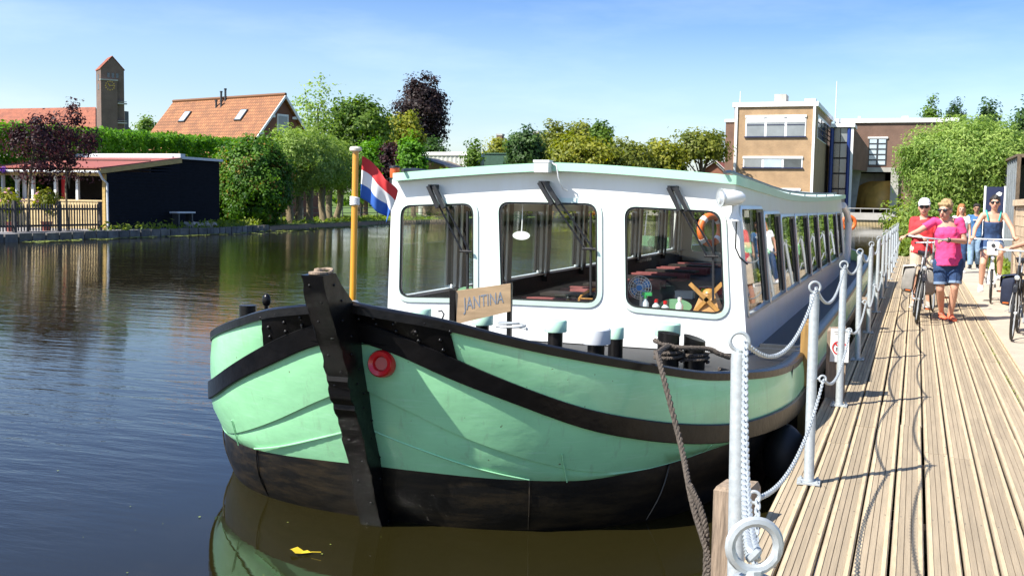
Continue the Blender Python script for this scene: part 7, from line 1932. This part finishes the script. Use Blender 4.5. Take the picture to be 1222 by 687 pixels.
def person(label, J, cfg):
    s_ = J['s']; side = (J['shL'] - J['shR']).normalized(); fwd = side.cross(Vector((0, 0, 1))); fwd.normalize()
    if cfg.get('face') is not None: hf_ = Vector(cfg['face']).normalized()
    else: hf_ = fwd
    base = Vector((J['pel'].x, J['pel'].y, 0)); t = thing('person', label, 'person', base)
    g = cfg.get('girth', 1.0); skin = cfg.get('skin', 'skin'); vx = cfg.get('voxel', .013)
    # ---- body
    b = MB()
    ecap(b, J['pel'], J['wai'], (.155 * g * s_, .115 * g * s_), (.130 * g * s_, .10 * g * s_), side)
    ecap(b, J['wai'], J['che'], (.130 * g * s_, .10 * g * s_), (.160 * g * s_, .115 * g * s_), side)
    ecap(b, J['che'], (J['shL'] + J['shR']) / 2, (.160 * g * s_, .11 * g * s_), (.13 * s_, .075 * s_), side)
    for k in 'RL': ecap(b, J['sh' + k], J['nek'] - Vector((0, 0, .045 * s_)), .050 * s_, .056 * s_)
    ecap(b, J['nek'] - Vector((0, 0, .06 * s_)), J['head'] - Vector((0, 0, .05 * s_)), .056 * s_, .052 * s_)
    for k in 'RL':
        ecap(b, J['sh' + k], J['el' + k], .050 * s_ * g, .040 * s_ * g); ecap(b, J['el' + k], J['wr' + k], .041 * s_ * g, .027 * s_)
        # hand: palm, four fingers, thumb
        grip = cfg.get('grip' + k); fd = (J['wr' + k] - J['el' + k]).normalized()
        hd = Vector(cfg.get('hand' + k, fd)).normalized(); nrm_ = Vector(cfg.get('palm' + k, (0, 0, -1)));
        ac = hd.cross(nrm_); ac = ac.normalized() if ac.length > .1 else side; nrm_ = ac.cross(hd)
        p0 = J['wr' + k]; pc_ = p0 + hd * .085 * s_
        ecap(b, p0 + hd * .015, pc_, (.034 * s_, .018 * s_), (.042 * s_, .016 * s_), ac)
        for q_, (o_, l_) in enumerate(((-.031, .062), (-.010, .074), (.011, .069), (.031, .054))):
            r0 = pc_ + ac * o_ * s_; curl = .9 if grip else .35
            m1 = r0 + (hd * math.cos(curl) + nrm_ * math.sin(curl)) * l_ * .5 * s_; m2 = m1 + (hd * math.cos(curl * 2.3) + nrm_ * math.sin(curl * 2.3)) * l_ * .55 * s_
            ecap(b, r0, m1, .0095 * s_, .009 * s_, n=8); ecap(b, m1, m2, .009 * s_, .008 * s_, n=8)
        sgn = cfg.get('thumb' + k, 1); r0 = p0 + hd * .03 * s_ + ac * sgn * .035 * s_; m1 = r0 + (hd * .7 + ac * sgn * .6 + nrm_ * .3).normalized() * .04 * s_; m2 = m1 + (hd * .8 + nrm_ * .6).normalized() * .03 * s_
        ecap(b, r0, m1, .012 * s_, .010 * s_, n=8); ecap(b, m1, m2, .010 * s_, .009 * s_, n=8)
        ecap(b, J['hip' + k], J['kn' + k], .083 * s_ * g, .054 * s_ * g); c1_ = J['kn' + k].lerp(J['an' + k], .35) + Vector((0, .012 * s_, 0))
        ecap(b, J['kn' + k], c1_, .052 * s_ * g, .054 * s_ * g); ecap(b, c1_, J['an' + k], .054 * s_ * g, .034 * s_)
        ecap(b, J['an' + k] + Vector((0, .02, -.04 * s_)), J['toe' + k], (.036 * s_, .036 * s_), (.042 * s_, .026 * s_), side)
    # ---- head with face
    s0 = s_; s_ = s_ * cfg.get('headk', 1.07)
    hc = J['head']; rt_ = hf_.cross(Vector((0, 0, 1))).normalized(); M = Matrix((tuple(rt_), tuple(hf_), (0, 0, 1))).transposed()
    L = lambda a, c, e: hc + M @ Vector((a * s_, c * s_, e * s_))
    b.ell(L(0, -.008, .03), (.074 * s_, .094 * s_, .092 * s_), 16, 12, M); b.ell(L(0, .012, -.035), (.060 * s_, .075 * s_, .080 * s_), 14, 10, M); b.ell(L(0, .05, -.085), (.026 * s_, .026 * s_, .022 * s_), 10, 8, M)
    ecap(b, L(0, .085, .015), L(0, .105, -.022), .011 * s_, .017 * s_, n=8)
    for sx in (-1, 1): b.ell(L(sx * .076, -.005, -.005), (.012 * s_, .022 * s_, .032 * s_), 8, 8, M); b.ell(L(sx * .032, .078, .032), (.024 * s_, .014 * s_, .009 * s_), 8, 6, M)
    body = fuse('body', b, skin, t, vx, 3)
    mm = MB(); ecap(mm, L(-.022, .082, -.056), L(.022, .082, -.056), (.006 * s_, .007 * s_), (.006 * s_, .007 * s_), n=8); mm.build('mouth', mat('lips', (.38, .10, .09), .5), t)
    if cfg.get('glasses'):
        gm = MB()
        for sx in (-1, 1): gm.ell(L(sx * .034, .088, .016), (.030 * s_, .010 * s_, .024 * s_), 12, 8, M); gm.tube([L(sx * .062, .085, .022), L(sx * .078, .0, .022)], .004 * s_, 5)
        gm.tube([L(-.01, .096, .022), L(.01, .096, .022)], .005 * s_, 5); gm.build('sunglasses', 'black_plain', t)
    else:
        gm = MB()
        for sx in (-1, 1): gm.ell(L(sx * .031, .083, .014), (.013 * s_, .007 * s_, .008 * s_), 8, 6, M)
        gm.build('eyes', 'black_plain', t)
        if cfg.get('specs'):
            gm = MB()
            for sx in (-1, 1): gm.torus(L(sx * .034, .094, .014), .025 * s_, .003, tuple(hf_), 16, 5)
            gm.tube([L(-.01, .1, .018), L(.01, .1, .018)], .003, 5); gm.build('spectacles', 'black_plain', t)
    # ---- hair or cap
    hr_ = cfg.get('hair')
    if hr_:
        hb_ = MB(); kind, m_ = hr_
        hb_.ell(L(0, -.022, .052), (.083 * s_, .098 * s_, .088 * s_), 16, 12, M)
        for q_ in range(46):
            a = random.uniform(0, 6.28); e_ = random.uniform(.1, 1.35); p_ = L(.076 * math.cos(a) * math.cos(e_), -.022 + .09 * math.sin(a) * math.cos(e_), .052 + .084 * math.sin(e_)); hb_.ell(p_, (.02 * s_,) * 3, 6, 5)
        if kind == 'short': ecap(hb_, L(-.05, .062, .085), L(.05, .066, .088), .022 * s_, .024 * s_, n=8)
        hb_.ell(L(0, -.055, -.01), (.074 * s_, .052 * s_, .07 * s_), 12, 8, M)
        if kind == 'long':
            for sx in (-1, 1): ecap(hb_, L(sx * .066, -.01, .04), L(sx * .085, .01, -.16), .030 * s_, .028 * s_)
            ecap(hb_, L(0, -.07, .0), L(0, -.085, -.18), (.075 * s_, .03 * s_), (.08 * s_, .03 * s_), rt_)
        if kind == 'bun': hb_.ell(L(0, -.09, .10), (.04 * s_,) * 3, 10, 8, M)
        fuse('hair', hb_, m_, t, .010, 2, .012)
    if cfg.get('cap'):
        cb2 = MB(); cb2.ell(L(0, -.012, .055), (.088 * s_, .104 * s_, .088 * s_), 18, 12, M, zmin=-.005 * s_)
        vs = [L(.078 * math.cos(a), .06 + (.105 if 0.2 < a < 2.95 else .03) * math.sin(a), .052 - .012 * math.sin(a) * 1.2) for a in np.linspace(0, math.pi, 14)]
        vs += [v + Vector((0, 0, .008)) for v in vs]; cb2.add(vs, [tuple(range(14)), tuple(range(27, 13, -1))] + [(i, i + 1, 14 + i + 1, 14 + i) for i in range(13)]); cb2.build('cap', cfg['cap'], t)
    s_ = s0
    # ---- clothing shells
    e = .016 * s_
    if cfg.get('shirt'):
        m_, sl = cfg['shirt']; c = MB(); lo_ = cfg.get('hem', .02)
        pe = J['pel'] + (J['pel'] - J['wai']).normalized() * lo_
        ecap(c, pe, J['wai'], (.178 * g * s_ + e, .135 * g * s_ + e), (.150 * g * s_ + e, .115 * g * s_ + e), side, round_a=False)
        ecap(c, J['wai'], J['che'], (.145 * g * s_ + e, .112 * g * s_ + e), (.158 * g * s_ + e, .122 * g * s_ + e), side)
        ecap(c, J['che'], (J['shL'] + J['shR']) / 2 - Vector((0, 0, .055 * s_)), (.158 * g * s_ + e, .115 * g * s_ + e), (.12 * s_ + e, .065 * s_ + e), side)
        if cfg.get('bust'):
            for sx in (-1, 1): c.ell(J['che'] + side * sx * .07 * s_ + fwd * .085 * s_ - Vector((0, 0, .0)), (.058 * s_,) * 3, 12, 8)
        for k in 'RL': ecap(c, J['sh' + k], (J['nek'] - Vector((0, 0, .055 * s_))).lerp(J['sh' + k], .25), .050 * s_ + e * .6, .056 * s_ + e * .6)
        for k in 'RL':
            if sl > 0: ecap(c, J['sh' + k], J['sh' + k].lerp(J['el' + k], min(sl, 1)), .050 * s_ * g + e * .5, .047 * s_ * g + e * .8, round_b=sl >= 1)
            if sl > 1: ecap(c, J['el' + k], J['el' + k].lerp(J['wr' + k], sl - 1), .050 * s_ * g + e, .045 * s_ * g + e, round_b=False)
        fuse('shirt', c, m_, t, vx, 3, .022)
    if cfg.get('bib'):      # dungarees bib over bare shoulders
        c = MB(); pe = J['pel']
        ecap(c, pe, J['wai'], (.165 * g * s_ + e, .122 * g * s_ + e), (.142 * g * s_ + e, .11 * g * s_ + e), side, round_a=False)
        ecap(c, J['wai'], J['che'] + Vector((0, 0, .03)), (.142 * g * s_ + e, .11 * g * s_ + e), (.150 * g * s_ + e, .122 * g * s_ + e), side, round_b=False); fuse('dungarees_bib', c, cfg['bib'], t, vx, 2, .01)
        for k, sx in (('R', -1), ('L', 1)):
            c = MB(); p0 = J['che'] + side * sx * .085 * s_ + fwd * .125 * s_ + Vector((0, 0, .03)); p1 = J['sh' + k].lerp(J['nek'], .32) + Vector((0, 0, .06 * s_)); c.tube([p0, p0.lerp(p1, .5) + fwd * .035, p1, p1 - fwd * .08], .016 * s_, 8); c.build('strap', cfg['strap'], t)
    if cfg.get('legs'):
        m_, ln, cuff = cfg['legs']; c = MB()
        ecap(c, J['pel'].lerp(J['wai'], .3), J['pel'] - Vector((0, 0, .04 * s_)), (.150 * g * s_ + e * .4, .112 * g * s_ + e * .4), (.160 * g * s_ + e, .120 * g * s_ + e), side, round_a=False)
        for k in 'RL':
            ecap(c, J['hip' + k], J['hip' + k].lerp(J['kn' + k], min(ln, 1)), .094 * s_ * g + e, (.094 - .028 * min(ln, 1)) * s_ * g + e, round_b=ln >= 1)
            if ln > 1: ecap(c, J['kn' + k], J['kn' + k].lerp(J['an' + k], ln - 1), .064 * s_ * g + e, .050 * s_ * g + e, round_b=False)
        fuse('trousers' if ln > 1 else 'shorts', c, m_, t, vx, 2, .012)
        if cuff:
            for k in 'RL':
                c = MB(); q0 = J['hip' + k].lerp(J['kn' + k], ln - .09); q1 = J['hip' + k].lerp(J['kn' + k], ln + .005); r_ = (.094 - .028 * ln) * s_ * g + e * 1.25; c.tube([q0, q1], r_, 16); c.build('cuff', cuff, t)
    if cfg.get('shoes'):
        m1, m2 = cfg['shoes']
        for k in 'RL':
            c = MB(); an, to = J['an' + k], J['toe' + k]; ecap(c, an + Vector((0, .03 * s_, -.045 * s_)), to + (to - an) * .12, (.045 * s_, .042 * s_), (.050 * s_, .030 * s_), side); ecap(c, an + Vector((0, .01, .0)), an + Vector((0, 0, -.04 * s_)), .045 * s_, .047 * s_)
            so4 = fuse('shoe', c, m1, t, .010, 1)
            c = MB(); ecap(c, an + Vector((0, .04 * s_, -.075 * s_)), to + (to - an) * .14 + Vector((0, 0, -.022 * s_)), (.047 * s_, .016 * s_), (.052 * s_, .014 * s_), side); c.build('sole', m2, so4)
    for nm, fn in cfg.get('extras', []): fn(t, J, L, fwd, side)
    return t


def clamp_r(p, q, r_):
    d = q - p; return q if d.length <= r_ else p + d * (r_ / d.length)


# ---- pink-shirted woman and her bicycle
WY = 16.85
wxp = ony(1131, 300, WY).x
J = template(wxp, WY, 1.74, 1.0)
gR = ony(1076, 284, 16.55); gL = ony(1121, 288, 16.45)
J['shR'] = ony(1115, 264, WY - .02); J['shL'] = ony(1146, 264, WY + .02); J['elR'] = ony(1096, 276, WY - .15); J['wrR'] = gR + Vector((.07, .05, .03))
J['elL'] = ony(1151, 288, WY + .02); J['wrL'] = gL + Vector((.09, .06, .02))
J['head'] = ony(1128, 251, WY - .05); J['nek'] = ony(1131, 263, WY); J['che'] = ony(1130, 279, WY); J['wai'] = ony(1132, 297, WY); J['pel'] = ony(1132, 310, WY)
J['hipR'] = ony(1123, 314, WY); J['hipL'] = ony(1141, 314, WY); J['knR'] = ony(1122, 345, WY - .03); J['knL'] = ony(1139, 344, WY - .06)
aR = onz(1126, 379, .03); aL = onz(1138, 381, .03); J['toeR'] = aR.copy(); J['toeL'] = aL.copy()
J['anR'] = aR + Vector((-.03, .17, .055)); J['anL'] = aL + Vector((-.04, .17, .055))
def pink_extras(t, J, L, fwd, side):
    mb = MB(); mb.torus(J['wrL'].lerp(J['elL'], .12), .032, .009, tuple((J['elL'] - J['wrL']).normalized()), 16, 6); mb.lathe(J['wrL'].lerp(J['elL'], .12) + Vector((0, -.03, .01)), [(.018, 0), (.018, .01), (0, .011)], 12, (0, -1, .2)); mb.build('wristwatch', 'black_plain', t)
person('woman in a hot pink T-shirt and denim shorts pushing a bicycle along the jetty', J, dict(girth=1.06, skin='skin', voxel=.0105, headk=1.13, glasses=True, hair=('short', 'hair_blond'), face=(-.45, -1, -.18), shirt=('hot_pink', .62), hem=.08, bust=True, legs=('denim', .80, 'denim_cuff'), shoes=('coral', 'navy'), gripR=True, gripL=True, handR=(-1, -.2, -.25), handL=(-1, -.2, 0), extras=[('w', pink_extras)]))
fw0 = onz(1090, 385.5, 0); hbm = ony(1098.5, 284, 16.5)
bicycle('dark city bicycle with cream and grey panniers pushed by the woman in pink', (fw0.x + .02, fw0.y + .55, .004), R(2), lean=R(5.5), hb_z=1.20, pannier='bag_grey', drape='bag_cream', frame='black_plain', bar_col='alu', hbw=.285)
# ---- man in red with white cap and his bicycle
RY = 18.9
rxp = ony(1103, 290, RY).x
J = template(rxp, RY, 1.82, 1.05)
J['head'] = ony(1103, 248, RY - .03); J['nek'] = ony(1103, 258, RY); J['shR'] = ony(1090, 263, RY); J['shL'] = ony(1117, 263, RY); J['che'] = ony(1103, 272, RY)
J['elR'] = ony(1089, 279, RY - .05); J['wrR'] = ony(1100, 283, RY - .25); J['elL'] = ony(1121, 276, RY - .12); J['wrL'] = ony(1117, 287, RY - .32)
person('man in a red sweater and white cap walking behind the woman in pink', J, dict(girth=1.12, glasses=True, hair=('short', 'zinc'), cap='white_cloth', shirt=('red_cloth', 1.2), hem=.12, legs=('beige_cloth', .95, None), shoes=('bag_grey', 'white_cloth'), gripR=True, gripL=True))
bicycle('black touring bicycle held by the man in red', (rxp + .22, RY - .15, .004), R(-6), lean=R(-3), hb_z=1.08, pannier='bag_navy', frame='steel_dark')
# ---- man in blue T-shirt
BY = 31.5
f0 = onz(1162, 320.5, 0); J = template(f0.x, f0.y, 1.76, 1.0)
J['anR'] += Vector((0, -.12, .0)); J['toeR'] += Vector((0, -.12, 0)); J['anL'] += Vector((0, .18, .03)); J['toeL'] += Vector((0, .18, 0)); J['knL'] += Vector((0, .02, 0))
person('man in a blue T-shirt and pale jeans walking on the path', J, dict(skin='skin_tan', girth=1.12, specs=True, hair=('short', 'hair_dark'), shirt=('blue_tshirt', .7), hem=.10, legs=('pale_denim', 1.95, None), shoes=('black_plain', 'white_cloth'),
       extras=[('print', lambda t, J, L, fwd, side: (lambda mb: (mb.box((J['che'].x - .09, J['che'].y - .175, J['che'].z + .02), (J['che'].x + .09, J['che'].y - .165, J['che'].z + .05)), mb.build('shirt_print', 'white_cloth', t)))(MB()))]))
# ---- ginger-haired woman
g0_ = ony(1145, 300, 30.0); J = template(g0_.x, 30.0, 1.73, .95)
person('woman with long ginger hair and a white top partly behind the woman in pink', J, dict(girth=.98, hair=('long', 'hair_ginger'), shirt=('white_cloth', .5), hem=.08, legs=('denim', 1.9, None), shoes=('white_cloth', 'white_cloth')))
# distant green-topped walker
d0_ = ony(1172, 300, 44.0); J = template(d0_.x, 44.0, 1.7, 1.0)
person('distant walker in a green top behind the cyclist', J, dict(girth=1.0, hair=('short', 'hair_dark'), shirt=('teal_strap', .5), legs=('beige_cloth', 1.9, None), shoes=('black_plain', 'black_plain'), voxel=.02))
# ---- cyclist in dungarees on a white bicycle
cw = onz(1184, 362, 0); CYX, CYY = cw.x, cw.y + .55
bicycle('white city bicycle with a front lamp box ridden by the woman in dungarees', (CYX, CYY, .004), R(-3), frame='white_paint', hb_z=1.10, front_box='white_paint', bar_col='white_paint', guard='white_paint', hbw=.34, steer=0.0)
J = template(CYX, CYY + .33, 1.74, 1.0)
def Wp(a, b_, c): return Vector((CYX + a, CYY + b_, c))
J['pel'] = Wp(0, .36, 1.05); J['wai'] = Wp(0, .35, 1.19); J['che'] = Wp(0, .30, 1.39); J['nek'] = Wp(0, .27, 1.58); J['head'] = Wp(0.01, .24, 1.73)
J['shR'], J['shL'] = Wp(-.18, .28, 1.52), Wp(.18, .28, 1.52); J['elR'], J['elL'] = Wp(-.30, .16, 1.28), Wp(.31, .16, 1.28); J['wrR'], J['wrL'] = Wp(-.33, -.08, 1.14), Wp(.33, -.08, 1.14)
J['hipR'], J['hipL'] = Wp(-.09, .32, 1.0), Wp(.09, .32, 1.0); J['knR'], J['knL'] = Wp(-.15, .0, .66), Wp(.12, -.06, .86)
J['anR'], J['anL'] = Wp(-.16, .10, .27), Wp(.13, .04, .47); J['toeR'], J['toeL'] = Wp(-.17, -.08, .20), Wp(.13, -.12, .42)
person('woman in denim dungarees and sunglasses riding the white bicycle', J, dict(girth=1.04, skin='skin', glasses=True, hair=('bun', 'hair_dark'), bib='denim', strap='teal_strap', legs=('denim', .42, 'denim_cuff'), shoes=('white_cloth', 'white_cloth'), gripR=True, gripL=True, handR=(-.3, -1, 0), handL=(.3, -1, 0), face=(-.05, -1, .05)))
# ---- cropped bicycle and its owner at the right
fw1 = onz(1211, 407, 0)
bicycle('black electric bicycle with a navy pannier wheeled beside the path', (fw1.x + .04, fw1.y + .60, .004), R(-8), lean=R(2), frame='black_plain', step=False, hb_z=1.10, pannier='bag_navy', pannier_side=(-1,), motor=True, hbw=.30)
mb = MB(); pr_ = ony(1205, 339, 15.7); mb.box((pr_.x - .03, pr_.y - .02, pr_.z - .03), (pr_.x + .03, pr_.y, pr_.z + .02))
one('reflector_clip', mb, 'hivis', 'bright yellow green reflector clipped to the navy pannier', 'reflector')
ex = 1.98
J = template(ex, 15.3, 1.78, 1.0)
gr = ony(1199, 298, 14.98)
J['wrR'] = gr + Vector((.09, .06, .03)); J['shR'] = Vector((ex - .19, 15.3, 1.44)); J['elR'] = Vector(((ex - .19) * .45 + J['wrR'].x * .55, 15.28, 1.23))
person('person in a grey shirt reaching to the handlebar of the electric bicycle', J, dict(girth=1.05, hair=('short', 'hair_dark'), shirt=('bag_grey', .4), legs=('navy', .95, None), shoes=('black_plain', 'white_cloth'), gripR=True, handR=(-1, -.3, -.1)))
